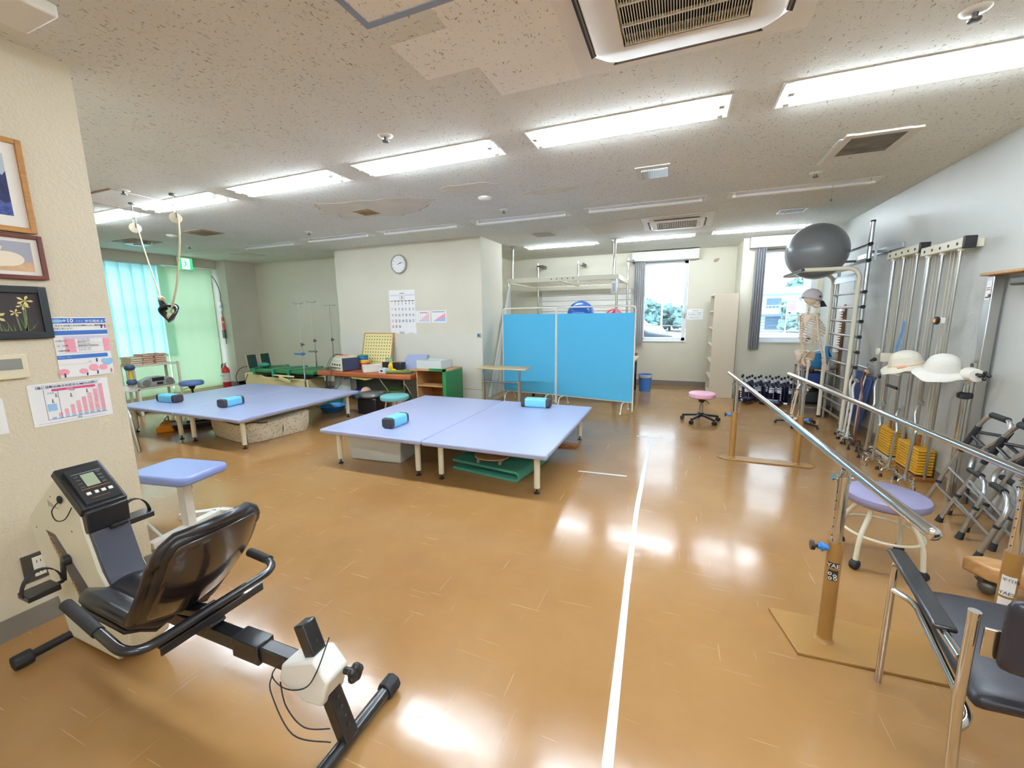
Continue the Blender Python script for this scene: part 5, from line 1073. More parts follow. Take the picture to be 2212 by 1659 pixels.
for r in range(5):
    for c in range(7):
        if r == 0 and c == 0: continue
        if day > 30: break
        s.text(str(day), .10+.135*c, .685-.127*r, .062, 'ink_red' if c == 0 else ('ink_blue' if c == 6 else 'ink'), 'CENTER', sx=.62, bold=.0012, name='day_number'); day += 1
for c in range(4): s.text(str(c+1), .505+.135*c, .185, .022, 'ink_grey', 'CENTER', name='day_number')
s.text('KEN', .44, .045, .050, 'ink_navy', 'CENTER', bold=.0005); s.rects([(.08, .05, .22, .055), (.08, .065, .18, .07), (.70, .05, .90, .055), (.72, .065, .88, .07)], 'ink_grey', 'small_print')
[s.rects([(a+.05*i, .87, a+.035+.05*i, .90) for i in range(7)], 'ink_lilac', 'small_month_row') for a in (.05, .63)]
for (x, l) in ((-4.325, 'left small chart sheet beside the calendar, with a red bar'), (-4.005, 'right small chart sheet beside the calendar')):
    t = thing('paper_chart', l, 'poster', (x, 6.22, 1.4)); s = Sheet(t, (x, 6.219, 1.395), (1, 0, 0), (0, 0, 1), .295, .21, (0, -1, 0), 'paper'); mets(s, False) if 'red' in l else (s.poly([[(.1, .12), (.93, .12), (.93, .78)], ], 'ink_pink', 'pink_slope'), s.poly([[(.1, .12), (.93, .12), (.93, .4)]], 'ink_lightblue', 'blue_slope', 3), s.rects([(.05, .86, .9, .9)], 'ink_navy', 'heading'))
t = thing('light_switch', 'small blue light switch box on the column edge', 'switch', (-3.07, 6.2, 1.19)); k = M(); k.bx(-3.115, -3.055, 6.185, 6.2, 1.155, 1.215); k.build('plate', mat('switch_blue', '#7A98A8', .4), t, world=True, bev=.003); k = M(); k.bx(-3.10, -3.075, 6.18, 6.186, 1.17, 1.20); k.build('button', 'ink_navy', t, world=True)
# ================================================================= SCREENS, OVERBED TABLE, RACK
t = thing('overbed_table', 'light wooden overbed table on a steel frame in front of the blue screen', 'table', (-2.6, 6.0, 0))
k = M(); k.bx(-3.0, -2.15, 5.86, 6.20, .665, .685); k.build('table_top', 'wood_light', t, world=True, bev=.006)
for x in (-2.93, -2.30):
    k = M(); k.bx(x-.012, x+.012, 5.99, 6.03, .40, .665); k.build('inner_post', 'steel', t, world=True)
    k = M(); k.bx(x-.02, x+.02, 5.98, 6.04, .045, .47); k.build('post', mat('bronze', '#9C8E78', .4, metal=.3), t, world=True, bev=.003)
    k = M(); k.bx(x-.02, x+.02, 5.75, 6.35, .02, .05); k.build('foot', 'bronze', t, world=True, bev=.004)
    k = M(); [k.cyl((x-.012, y, .02), (x+.012, y, .02), .02, n=10) for y in (5.78,)]; k.build('caster_wheel', 'rubber', t, world=True); k = M(); k.cyl((x-.012, 6.32, .02), (x+.012, 6.32, .02), .02, n=10); k.build('caster_wheel', 'rubber', t, world=True)
k = M(); k.tube([(-2.93, 6.01, .44), (-2.30, 6.01, .44)], .012, 8); k.build('cross_bar', 'dark_steel', t, world=True)
def screen(label, x0, y0, x1, y1):
    a = Vector((x0, y0, 0)); b = Vector((x1, y1, 0)); L = (b-a).length; rz = math.atan2(y1-y0, x1-x0)
    t = thing('folding_screen', label, 'screen', a, rz, 'blue fabric screens')
    k = M(); k.bx(.01, L-.01, -.012, .012, .18, 1.52); k.build('fabric_panel', 'screen_blue', t, bev=.004)
    k = M(); k.tube(fillet([(0, 0, .03), (0, 0, 1.62), (L, 0, 1.62), (L, 0, .03)], .06), .011, 8); k.tube([(0, 0, .17), (L, 0, .17)], .008, 6); k.build('frame', 'white_metal', t)
    for x in (.12, L-.12):
        k = M(); k.tube(fillet([(x, -.2, .02), (x, -.14, .165), (x, .14, .165), (x, .2, .02)], .04), .009, 8); ft = k.build('foot', 'white_metal', t)
        for y in (-.2, .2): k = M(); k.ball((x, y, .018), .018, 10, 6); k.build('caster', 'white_plastic', ft)
screen('left panel of the blue fabric folding screen, behind the overbed table', -2.88, 6.74, -1.885, 6.62)
screen('right panel of the blue fabric folding screen, nearer the window', -1.86, 6.60, -.60, 6.36)
# rack hung from the ceiling
t = thing('overhead_rack', 'white steel overhead rack with a wire mesh deck fixed to the ceiling above the screens', 'rack', (-2.0, 8.2, 0))
X0, X1, Y0, Y1, ZD = -3.10, -1.0, 7.42, 8.95, 2.10
k = M(); k.bx(X0, X1, Y0, Y0+.04, ZD, ZD+.085); k.bx(X0, X1, Y1-.04, Y1, ZD, ZD+.085); k.bx(X0, X0+.04, Y0+.04, Y1-.04, ZD, ZD+.085); k.bx(X1-.04, X1, Y0+.04, Y1-.04, ZD, ZD+.085); k.bx(-2.07, -2.03, Y0+.04, Y1-.04, ZD, ZD+.04); k.build('deck_frame', 'cream_metal', t, world=True, bev=.003)
k = M()
for i in range(20): x = X0+.04+(X1-X0-.08)*(i+.5)/20; k.cyl((x, Y0+.03, ZD+.02), (x, Y1-.03, ZD+.02), .003, n=5)
for i in range(14): y = Y0+.04+(Y1-Y0-.08)*(i+.5)/14; k.cyl((X0+.03, y, ZD+.027), (X1-.03, y, ZD+.027), .003, n=5)
k.build('wire_mesh', 'bronze', t, world=True)
k = M(); [k.cyl((-2.2+.1*i, Y0-.001, ZD+.045), (-2.2+.1*i, Y0+.002, ZD+.045), .012, n=10) for i in range(5)]; k.build('bolt', 'dark_steel', t, world=True)
for (x, y, z0, z1) in ((-2.96, 7.44, ZD+.08, HC), (-1.08, 7.44, ZD+.08, HC), (-2.95, 8.93, 0, 2.62), (-2.05, 8.93, ZD, 2.62), (-1.02, 8.93, 0, 2.62), (-1.03, 7.44, 0, ZD), (-3.05, 7.44, 0, ZD)):
    k = M(); k.cyl((x, y, z0), (x, y, z1), .022, n=14)
    if z1 == HC: k.cyl((x, y, HC-.012), (x, y, HC), .06, n=18)
    k.build('post', 'chrome', t, world=True)
for x in (-2.95, -2.05, -1.02): k = M(); k.bx(x-.02, x+.10, 8.90, 8.96, 2.54, 2.58); k.bx(x+.06, x+.10, 8.96, 9.25, 2.53, 2.59); k.build('wall_bracket', 'dark_steel', t, world=True, bev=.003)
t2 = thing('hanging_tag', 'small white paper tag hanging from the right corner of the suspension frame', 'tag', (-1.06, 7.40, 2.1))
s = Sheet(t2, (-1.12, 7.405, 1.87), (1, 0, 0), (0, 0, 1), .085, .20, (0, -1, 0), 'paper'); s.rects([(.2, .1+.08*i, .8, .13+.08*i) for i in range(9)], 'ink_blue', 'print'); k = M(); k.cyl((-1.08, 7.405, 2.07), (-1.08, 7.405, 2.12), .002, n=5); k.build('string', 'paper', t2, world=True)
cloth_trans('net', '#F2F2EC', .4); MT['net_c'] = None
t = thing('net_curtain', 'white net curtain draped from the suspension frame beside the column', 'curtain', (-2.98, 6.9, 0))
k = M(); k.grid(lambda u, v: Vector((-2.985 + .025*math.sin(u*30)*(1-v*.6), (6.30 + 1.05*u)*(1-v) + (7.30+.08*u)*v, .12 + 1.95*v)), 40, 12); k.build('cloth', 'net', t, world=True)
t = thing('pleated_panel', 'white horizontally pleated panel on the wall behind the suspension frame', 'wall panel', (-2.0, 9.2, 1))
for i in range(8): k = M(); k.bx(-2.95, -.98, 9.21, 9.24, 1.12+.115*i, 1.12+.115*i+.107); k.build('pleat', 'white_metal', t, world=True, bev=.006)
t = thing('work_table', 'black legged table behind the blue screens', 'table', (-1.5, 7.6, 0))
k = M(); k.bx(-2.55, -.66, 7.15, 7.95, .70, .735); k.build('table_top', 'wood_light', t, world=True, bev=.003)
k = M(); k.bx(-2.5, -.72, 7.2, 7.22, .63, .70); k.bx(-2.5, -.72, 7.88, 7.90, .63, .70); k.build('rail', 'black_metal', t, world=True)
for x in (-2.48, -.74):
    for y in (7.22, 7.86): k = M(); k.bx(x-.02, x+.02, y-.02, y+.02, 0, .70); k.build('leg', 'black_metal', t, world=True)
t = thing('side_table', 'small black metal table with a wooden top by the left window', 'table', (-.85, 8.3, 0))
k = M(); k.bx(-1.17, -.73, 8.1, 8.5, .72, .74); k.build('table_top', 'wood_dark', t, world=True); 
for x in (-1.14, -.76):
    for y in (8.13, 8.47): k = M(); k.bx(x-.018, x+.018, y-.018, y+.018, 0, .72); k.build('leg', 'black_metal', t, world=True)
k = M(); k.bx(-1.12, -.78, 8.12, 8.14, .65, .72); k.build('rail', 'black_metal', t, world=True)
k = M(); k.bx(-2.35, -.80, 7.35, 7.85, .735, 1.26); tag(k.build('storage_box', 'beige_plastic', bev=.01), 'beige storage box on the work table behind the blue screens, carrying the balls', 'box')
mat('gym_blue', '#1E5FB4', .25, coat=.3); mat('gym_red', '#C4283C', .28, coat=.3); mat('gym_grey', '#767A7D', .32, coat=.15)
def gym(x, y, z, r, m, l):
    t = thing('exercise_ball', l, 'exercise ball', (x, y, z)); k = M(); k.ball((0, 0, 0), r, 36, 24); k.build('ball', m, t)
    k = M(); [k.ring((0, 0, r*math.sin(a)), r*math.cos(a)+.0005, .0022, n=40, m=4) for a in (-.5, -.3, -.1, .1, .3, .5)]; k.build('ridges', m, t); return t
gym(-1.69, 7.60, 1.505, .245, 'gym_blue', 'blue exercise ball showing above the blue screens')
gym(-1.08, 7.58, 1.43, .17, 'gym_red', 'red exercise ball showing above the right end of the screens')
k = M(); k.lathe([(0, .003), (.10, .003), (.125, .33), (.135, .33), (.135, .315), (.128, .315), (.104, 0), (0, 0)], (-.57, 8.42, 0), n=28)
t = tag(k.build('waste_bin', mat('bin_blue', '#4A86DC', .4)), 'blue plastic waste bin under the left window', 'waste bin')
k = M(); k.lathe([(.128, .30), (.138, .332), (.142, .31), (.132, .27)], (-.57, 8.42, 0), n=28); k.build('bin_bag', 'bag_white', t)
# window dressings
mat('valance', '#D9D4CC', .7); mat('blind_grey', '#8E8F92', .7); mat('blind_light', '#CFCFCE', .7)
t = thing('valance_box', 'beige box valance above the left window', 'valance', (-.35, 9.1, 2.6)); k = M(); k.bx(-.97, .30, 9.06, 9.25, 2.56, 2.745); k.build('box', 'valance', t, world=True, bev=.003)
t = thing('valance_box', 'beige box valance above the right window', 'valance', (1.6, 8.3, 2.6)); k = M(); k.bx(1.06, 2.165, 8.24, 8.4, 2.58, 2.755); k.build('box', 'valance', t, world=True, bev=.003)
def stack(label, x0, x1, y, z0, z1, ms, n):
    t = thing('vertical_blind', label, 'blind', ((x0+x1)/2, y, z1))
    for i in range(n):
        x = x0 + (x1-x0)*(i+.5)/n; k = M(); k.bx(x-.002, x+.002, y-.045, y+.045, z0, z1); k.xf(Matrix.Translation((x, y, 0)) @ Matrix.Rotation(.5 if i % 2 else .15, 4, 'Z') @ Matrix.Translation((-x, -y, 0))); k.build('slat', ms[i % len(ms)], t, world=True)
stack('light grey vertical blind gathered at the left of the left window', -.92, -.70, 9.14, .88, 2.56, ['blind_light'], 11)
stack('dark grey vertical blind gathered at the left of the right window', 1.15, 1.29, 8.31, .86, 2.58, ['blind_grey'], 8)
t = thing('paper_notice', 'white paper notice on the wall right of the left window', 'poster', (.3, 9.25, 1.4))
s = Sheet(t, (.14, 9.249, 1.375), (1, 0, 0), (0, 0, 1), .30, .21, (0, -1, 0), 'paper'); s.text('お忘れ物', .5, .80, .026, 'ink', 'CENTER'); s.text('め、スリッパ、その他の', .08, .60, .022, 'ink'); s.text('忘れ物が増えています。', .08, .42, .022, 'ink'); s.text('ご注意ください。', .10, .14, .026, 'ink_navy')
# cabinet
t = thing('open_cabinet', 'tall beige metal shelving cabinet standing side-on against the far wall', 'cabinet', (.75, 8.6, 0))
k = M(); k.bx(.55, .93, 8.10, 8.125, 0, 1.83); k.build('end_panel', mat('cab_beige', '#CFC3AC', .5), t, world=True, bev=.002)
k = M(); k.bx(.55, .93, 9.05, 9.075, 0, 1.83); k.build('end_panel', 'cab_beige', t, world=True); k = M(); k.bx(.915, .93, 8.125, 9.05, 0, 1.83); k.build('back_panel', 'cab_beige', t, world=True)
for z in (.0, .32, .62, .92, 1.22, 1.52, 1.81): k = M(); k.bx(.55, .915, 8.125, 9.05, z, z+.02); k.build('shelf', 'white_metal', t, world=True)
# ---------------------------------------------------------------- parallel bars
t = thing('parallel_bars', 'pair of chrome parallel bars on tan posts and base plates', 'parallel bars', (.9, 3.3, 0))
LB = [(.725, 1.50, .85), (.54, 5.04, .85)]; RB = [(1.50, .6, .85), (1.11, 5.12, .85)]
def along(B, y): a, b = Vector(B[0]), Vector(B[1]); return a.lerp(b, (y-a.y)/(b.y-a.y))
RB = [(1.42, .9, .85), (1.11, 5.12, .85)]
for B, nm_ in ((LB, 'left'), (RB, 'right')):
    k = M(); a, b = Vector(B[0]), Vector(B[1]); d = (b-a).normalized(); k.tube([a, b], .0185, 20); k.tube([a-d*.006, a, a+d*.03], [.014, .0205, .0205], 20); k.tube([b+d*.006, b, b-d*.03], [.014, .0205, .0205], 20); k.ball(a, (.0195, .010, .0195), 18, 10); k.build('hand_rail', 'chrome', t, world=True)
posts = [(.69, 2.085, LB, 'a'), (.575, 4.67, LB, 'b'), (1.345, 2.24, RB, 'c'), (1.145, 4.67, RB, 'd')]
for (x, y, B, q) in posts:
    top = along(B, y); k = M(); k.cyl((x, y, .012), (x, y, .50), .0285, n=24); sl_ = k.build('post_sleeve', 'tan_paint', t, world=True)
    k = M(); k.tube([(x, y, .50), (x, y, .78), (top.x, y, .832)], [.021, .021, .019], 20); k.build('inner_post', 'chrome', sl_, world=True)
    k = M(); k.cyl((x, y, .775), (x, y, .80), .025, n=20); k.cyl((x-.035, y-.01, .792), (x+.035, y+.01, .792), .006, n=8); k.box((x-.04, y-.011, .80), (.006, .02, .03), (0, .4, 0)); k.box((x-.04, y-.011, .784), (.006, .02, .02), (0, -.4, 0)); k.build('joint_clamp', 'chrome', sl_, world=True)
    s_ = -1 if q in 'ab' else 1
    k = M(); k.cyl((x+s_*.02, y, .465), (x+s_*.066, y, .465), .013, n=14); k.cyl((x+s_*.045, y, .465), (x+s_*.052, y, .465), .020, n=16); k.build('locking_pin', 'blue_plastic', sl_, world=True)
    k = M(); k.cyl((x+s_*.066, y, .465), (x+s_*.082, y, .465), .008, n=10); k.cyl((x+s_*.078, y, .465), (x+s_*.092, y, .465), .021, n=16); k.build('pin_knob', 'black_plastic', sl_, world=True)
    k = M(); [k.cyl((x-.0205, y-.006, z), (x-.0215, y-.006, z), .003, n=8) for z in (.53, .57, .61, .65, .69, .73)]; k.build('height_holes', 'ink', sl_, world=True)
    k = M(); k.lathe([(.0285, .03), (.032, .018), (.04, .012)], (x, y, 0), n=20); k.build('weld_collar', 'tan_paint', sl_, world=True)
def wrap(x, y, a0, a1, z0, z1, m, nm_, r=.0292):
    k = M(); k.grid(lambda u, v: Vector((x + r*math.cos(a0+(a1-a0)*u), y + r*math.sin(a0+(a1-a0)*u), z0+(z1-z0)*v)), 10, 1); return k.build(nm_, m, t, world=True)
cx, cy = .69, 2.085; aa = math.atan2(-cy, -cx)
wrap(cx, cy, aa-.7, aa+.85, .385, .41, 'ink', 'maker_plate'); wrap(cx, cy, aa-.5, aa+.75, .325, .375, 'ink', 'logo_plate')
tn = Vector((-math.sin(aa), math.cos(aa), 0)); o_ = Vector((cx, cy, 0)) + Vector((math.cos(aa), math.sin(aa), 0))*.0305
text('YAE', .026, o_ - tn*.022 + Vector((0, 0, .389)), tn, (0, 0, 1), 'paper', t)
k = M()
for (a_, b_) in ((-.008, .358), (.010, .352), (-.006, .336), (.012, .338)): k.ring(o_+tn*a_+Vector((0, 0, b_)), .0055, .0016, Vector((math.cos(aa), math.sin(aa), 0)), n=16, m=5)
k.build('logo_mark', 'paper', t, world=True)
cx, cy = 1.345, 2.24; aa = math.atan2(-cy, -cx); wrap(cx, cy, aa-.8, aa+.8, .31, .40, 'paper', 'label_sticker'); wrap(cx, cy, aa-.8, aa+.6, .25, .30, 'paper', 'label_sticker')
tn = Vector((-math.sin(aa), math.cos(aa), 0)); o_ = Vector((cx, cy, 0)) + Vector((math.cos(aa), math.sin(aa), 0))*.0305
text('平行棒', .017, o_ - tn*.02 + Vector((0, 0, .378)), tn, (0, 0, 1), 'ink', t); text('YAES', .02, o_ - tn*.022 + Vector((0, 0, .318)), tn, (0, 0, 1), 'ink', t)
k = M(); k.prism([(.495, 2.235), (.56, 1.955), (2.0, 2.03), (2.06, 2.16), (1.98, 2.31)], 0, .012); k.build('base_plate', 'tan_paint', t, world=True, bev=.002)
k = M(); k.prism([(.44, 4.66), (.50, 4.60), (1.25, 4.60), (1.30, 4.66), (1.25, 4.74), (.50, 4.74)], 0, .011); k.build('base_plate', 'tan_paint', t, world=True, bev=.002)
# ---------------------------------------------------------------- lavender stool
t = thing('caster_stool', 'round lavender stool on four cream tube legs with black casters beneath the near bar end', 'stool', (1.19, 2.96, 0), .35)
k = M(); k.lathe([(0, .375), (.185, .377), (.20, .39), (.203, .41), (.198, .428), (.175, .44), (0, .443)], n=44); k.build('seat', 'lavender_side', t)
for i in range(4):
    a = i*PI/2 + .4; c, s_ = math.cos(a), math.sin(a)
    k = M(); k.tube(fillet([(.13*c, .13*s_, .375), (.135*c, .135*s_, .32), (.20*c, .20*s_, .20), (.215*c, .215*s_, .055)], .05, 5), .013, 12); lg = k.build('leg', 'cream_metal', t)
    k = M(); k.cyl((.215*c-.018*s_, .215*s_+.018*c, .027), (.215*c+.020*s_, .215*s_-.020*c, .027), .028, n=18); k.build('caster', 'rubber', lg, bev=.005)
k = M(); k.ring((0, 0, .20), .19, .008, n=44, m=8); k.build('foot_ring', 'cream_metal', t)
# ---------------------------------------------------------------- chair
t = thing('armchair', 'black padded chrome armchair cut off by the right edge of the picture', 'chair', (1.08, 1.6, 0), -.13)
W2, D0, D1 = .29, .28, -.30
mat('chair_pad', '#26242C', .38, bump=.1, bscale=250)
k = M(); k.grid(lambda u, v: Vector((-.24+.48*u, -.24+.50*v, .405 + .025*math.sin(PI*u)**.5*(1 if 0 < u < 1 else 0) + .03*v)), 10, 10); k.build('seat', 'chair_pad', t, solid=.045, sub=1)
k = M()
k.grid(lambda u, v: Vector((-.255+.51*u, -.335-.04*math.sin(PI*u), .60+.20*v + .02*math.sin(PI*u))), 12, 5); k.build('backrest', 'chair_pad', t, solid=.035, sub=1)
for s_ in (-1, 1):
    X = s_*W2
    k = M(); k.tube(fillet([(X, D0, 0), (X, D0+.0, .545), (X, -.28, .565)], .05, 6), .0125, 12); k.build('front_leg', 'chrome', t)
    k = M(); k.tube([(X, D1-.06, 0), (X, D1, .45), (X, D1-.0, .72)], .0125, 12); k.cyl((X, D1, .718), (X, D1, .725), .0135, n=12); k.build('rear_leg', 'chrome', t)
    k = M(); k.tube(fillet([(X, D0, .42), (X-s_*.05, D0-.07, .42), (X-s_*.05, D1+.05, .37), (X, D1, .36)], .05, 6), .0115, 10); k.build('seat_rail', 'chrome', t)
    k = M(); k.bx(*sorted((X-s_*.03, X+s_*.028)), -.17, .30, .565, .582); k.build('armrest', 'black_leather', t, bev=.008)
    k = M(); k.bx(*sorted((X-s_*.012, X-s_*.07)), D1-.028, D1-.020, .62, .70); bp_ = k.build('back_bracket', 'chrome', t, bev=.002)
    k = M(); [k.ball((X-s_*.055, D1-.030, z), (.007, .004, .007), 8, 6) for z in (.64, .68)]; k.build('bolt', 'steel', bp_)
# ---------------------------------------------------------------- wooden stand with ball foot
t = thing('wooden_trestle', 'low brown wooden beam on shiny ball casters beside the right base post', 'stand', (1.75, 2.75, 0))
k = M(); k.prism([(1.50, 2.83), (1.56, 2.72), (2.12, 2.60), (2.12, 2.74), (1.60, 2.86)], .10, .18); k.build('beam', 'wood', t, world=True, bev=.012)
k = M(); k.prism([(1.80, 2.86), (1.86, 2.70), (2.14, 2.64), (2.14, 2.86)], .18, .20); k.build('upper_board', 'wood', t, world=True, bev=.006)
for (x, y) in ((1.60, 2.79), (2.08, 2.67)): k = M(); k.ball((x, y, .04), .04, 16, 12); k.cyl((x-.02, y+.01, .06), (x-.035, y+.02, .085), .018, n=10); k.build('ball_caster', 'dark_steel', t, world=True)

k = M(); k.prism([(.56, 2.52), (.60, 2.55), (.66, 2.56), (.67, 2.53), (.63, 2.49), (.58, 2.48)], 9.2475, 9.2495, 'y'); tag(k.build('wall_mark', 'vent_pink'), 'small brown peeled mark high on the wall between the two windows', 'mark').name = 'peeled_mark'
# ================================================================= RIGHT SIDE
t = thing('stall_bars', 'cream tube wall bars with steel rungs, black end caps and curved arms at the top', 'wall bars', (1.93, 6.6, 0))
XB = 1.93; YN, YF = 6.12, 7.02
for y in (YN, YF):
    k = M(); k.tube(fillet([(XB, y, .02), (XB, y, 2.0), (1.36, y, 2.0)], .13, 8), .024, 16); k.build('curved_upright', 'cream_metal', t, world=True)
    k = M(); k.cyl((XB, y, 0), (XB, y, .03), .027, n=16); k.build('foot_cap', 'rubber', t, world=True)
k = M(); k.tube([(1.36, YN-.03, 2.0), (1.36, YF+.03, 2.0)], .02, 12); k.build('arm_crossbar', 'black_plastic', t, world=True)
k = M(); k.tube([(1.86, YN, 2.0), (1.86, YF, 2.0)], .014, 12); k.build('rear_crossbar', 'cream_metal', t, world=True)
for y in (YN-.02, YF+.02): 
    k = M(); k.cyl((XB+.06, y, .0), (XB+.06, y, 2.50), .022, n=16); up = k.build('tall_upright', 'alu', t, world=True)
    k = M(); k.cyl((XB+.06, y, 2.50), (XB+.06, y, 2.52), .024, n=16); k.build('top_cap', 'rubber', up, world=True)
RZ = [.14, .31, .48, .66, .84, 1.02, 1.20, 1.38, 1.55, 1.72, 2.07, 2.25]
for z in RZ:
    k = M(); k.cyl((XB+.035, YN-.09, z), (XB+.035, YF+.09, z), .0155, n=12); rg = k.build('rung', mat('rung_wood', '#A79A90', .3, metal=.6, var=.35, vscale=6, stretch=(1, 4, 1)), t, world=True)
    k = M(); k.cyl((XB+.035, YN-.12, z), (XB+.035, YN-.085, z), .021, n=12); k.build('end_cap', 'rubber', rg, world=True)
    k = M(); k.cyl((XB+.035, YF+.085, z), (XB+.035, YF+.12, z), .021, n=12); k.build('end_cap', 'rubber', rg, world=True)
k = M(); k.bx(XB-.005, XB+.010, YN, YF, 1.86, 1.95); k.build('flat_rail', 'alu', t, world=True, bev=.003)
k = M(); k.bar((XB+.09, YN-.1, 2.25), (XB+.09, YN-.1, 2.07), .02, .02); k.build('end_link', 'alu', t, world=True)
for y in (YN-.06, YF+.06): k = M(); k.bx(XB+.06, 2.17, y-.012, y+.012, 2.15, 2.18); k.build('wall_bracket', 'dark_steel', t, world=True)
text('KUROK', .045, (XB-.0255, YN+.018, 1.90), (0, 0, -1), (0, 1, 0), 'ink', t)
k = M(); k.ball((1.59, 6.56, 2.26), (.345, .335, .345), 48, 32); tag(k.build('exercise_ball', 'gym_grey'), 'big dark grey exercise ball resting on top of the wall bars', 'exercise ball')
o = tag((lambda kk: kk.build('metal_rail', 'alu', bev=.003))(M().bx(2.15, 2.17, 5.75, 6.95, 2.16, 2.22)), 'flat grey metal rail on the right wall behind the wall bars', 'rail')
# cloth and things behind the bars
mat('cloth_blue', '#2F86C4', .7); mat('navy_pad', '#2F4A86', .5)
k = M(); k.grid(lambda u, v: Vector((1.965-.045*math.sin(PI*v)-.03*(v-.5), 6.90 + .12*u + .02*math.sin(6*v), 1.05-.015 + (.0 if v < .5 else 0) - .34*abs(v-.45) + .0)), 4, 16); tag(k.build('blue_cloth', 'cloth_blue', solid=.006), 'blue cloth hung over a rung of the wall bars', 'cloth')
t = thing('blue_basket', 'blue basket with papers on a cart behind the wall bars', 'basket', (1.95, 7.45, .66))
k = M(); k.lathe([(0, 0), (.13, 0), (.17, .2), (.18, .2), (.14, -.004), (0, -.004)], (1.93, 7.42, .70), n=24); k.build('basket', 'cloth_blue', t, world=True)
k = M(); k.box((1.92, 7.42, .88), (.2, .14, .01), (.3, .2, .3)); k.box((1.97, 7.44, .90), (.16, .12, .01), (-.3, .3, .8)); k.build('papers', 'paper', t, world=True)
t = thing('equipment_cart', 'dark cluttered cart with navy pads behind the wall bars', 'cart', (1.95, 7.42, 0))
for z in (.12, .42, .67): k = M(); k.bx(1.72, 2.12, 7.15, 7.65, z, z+.025); k.build('shelf', 'dark_steel', t, world=True)
for x in (1.73, 2.11):
    for y in (7.16, 7.64): k = M(); k.cyl((x, y, 0), (x, y, .68), .012, n=8); k.build('post', 'steel', t, world=True)
k = M(); k.box((1.9, 7.4, .53), (.3, .34, .16), (.0, .0, .1)); k.build('pad', 'navy_pad', t, world=True, bev=.02); k = M(); k.box((1.9, 7.4, .24), (.3, .3, .18), (.0, .0, -.1)); k.build('box', 'frame_black', t, world=True, bev=.02)
for (x, y, z, r) in ((1.85, 7.3, .64, .05), (1.98, 7.5, .36, .05)): k = M(); k.ball((x, y, z-.005), r, 10, 8); k.build('roll', 'dark_steel', t, world=True)
t = thing('height_chart_board', 'white framed board with a notched brown finger ladder on the right wall', 'wall board', (2.15, 7.3, 1))
k = M(); k.bx(2.155, 2.168, 7.22, 7.66, .9, 1.55); k.build('board', 'panel_white', t, world=True, bev=.003)
k = M(); k.bx(2.145, 2.155, 7.18, 7.235, .55, 1.60); k.build('ladder_back', 'wood_brown', t, world=True)
k = M(); pr = []; nz = 26
for i in range(nz): z = .58+.036*i; pr += [(2.145, z), (2.10, z+.018), (2.145, z+.022)]
k.prism([(2.15, .57)] + pr + [(2.15, 1.55)], 7.185, 7.23, 'y'); k.build('finger_steps', 'wood_brown', t, world=True)
k = M(); k.bx(2.15, 2.156, 7.3, 7.42, 1.49, 1.54); k.build('metal_plate', 'steel', t, world=True)
t = thing('folded_lounger', 'folded navy blue padded chair with silver tubes leaning on the wall behind the canes', 'folding chair', (2.08, 6.1, 0))
k = M(); k.box((2.10, 6.28, .46), (.035, .40, .62), (0, .10, 0)); k.build('pad', 'navy_pad', t, bev=.015, world=True)
k = M(); k.box((2.08, 6.00, .40), (.03, .10, .66), (.14, .08, 0)); k.build('side_pad', 'navy_pad', t, bev=.01, world=True)
for (a, b) in (((2.02, 5.98, .03), (2.10, 6.06, .83)), ((2.02, 6.5, .03), (2.10, 6.5, .83))): k = M(); k.tube(fillet([a, Vector(a).lerp(Vector(b), .5)+Vector((-.02, 0, 0)), b], .2, 5), .014, 10); k.build('tube', 'alu', t, world=True)
k = M(); k.tube([(2.10, 6.02, .83), (2.10, 6.52, .83)], .014, 10); k.tube([(2.05, 6.0, .12), (2.05, 6.5, .12)], .012, 8); k.build('cross_tube', 'alu', t, world=True)

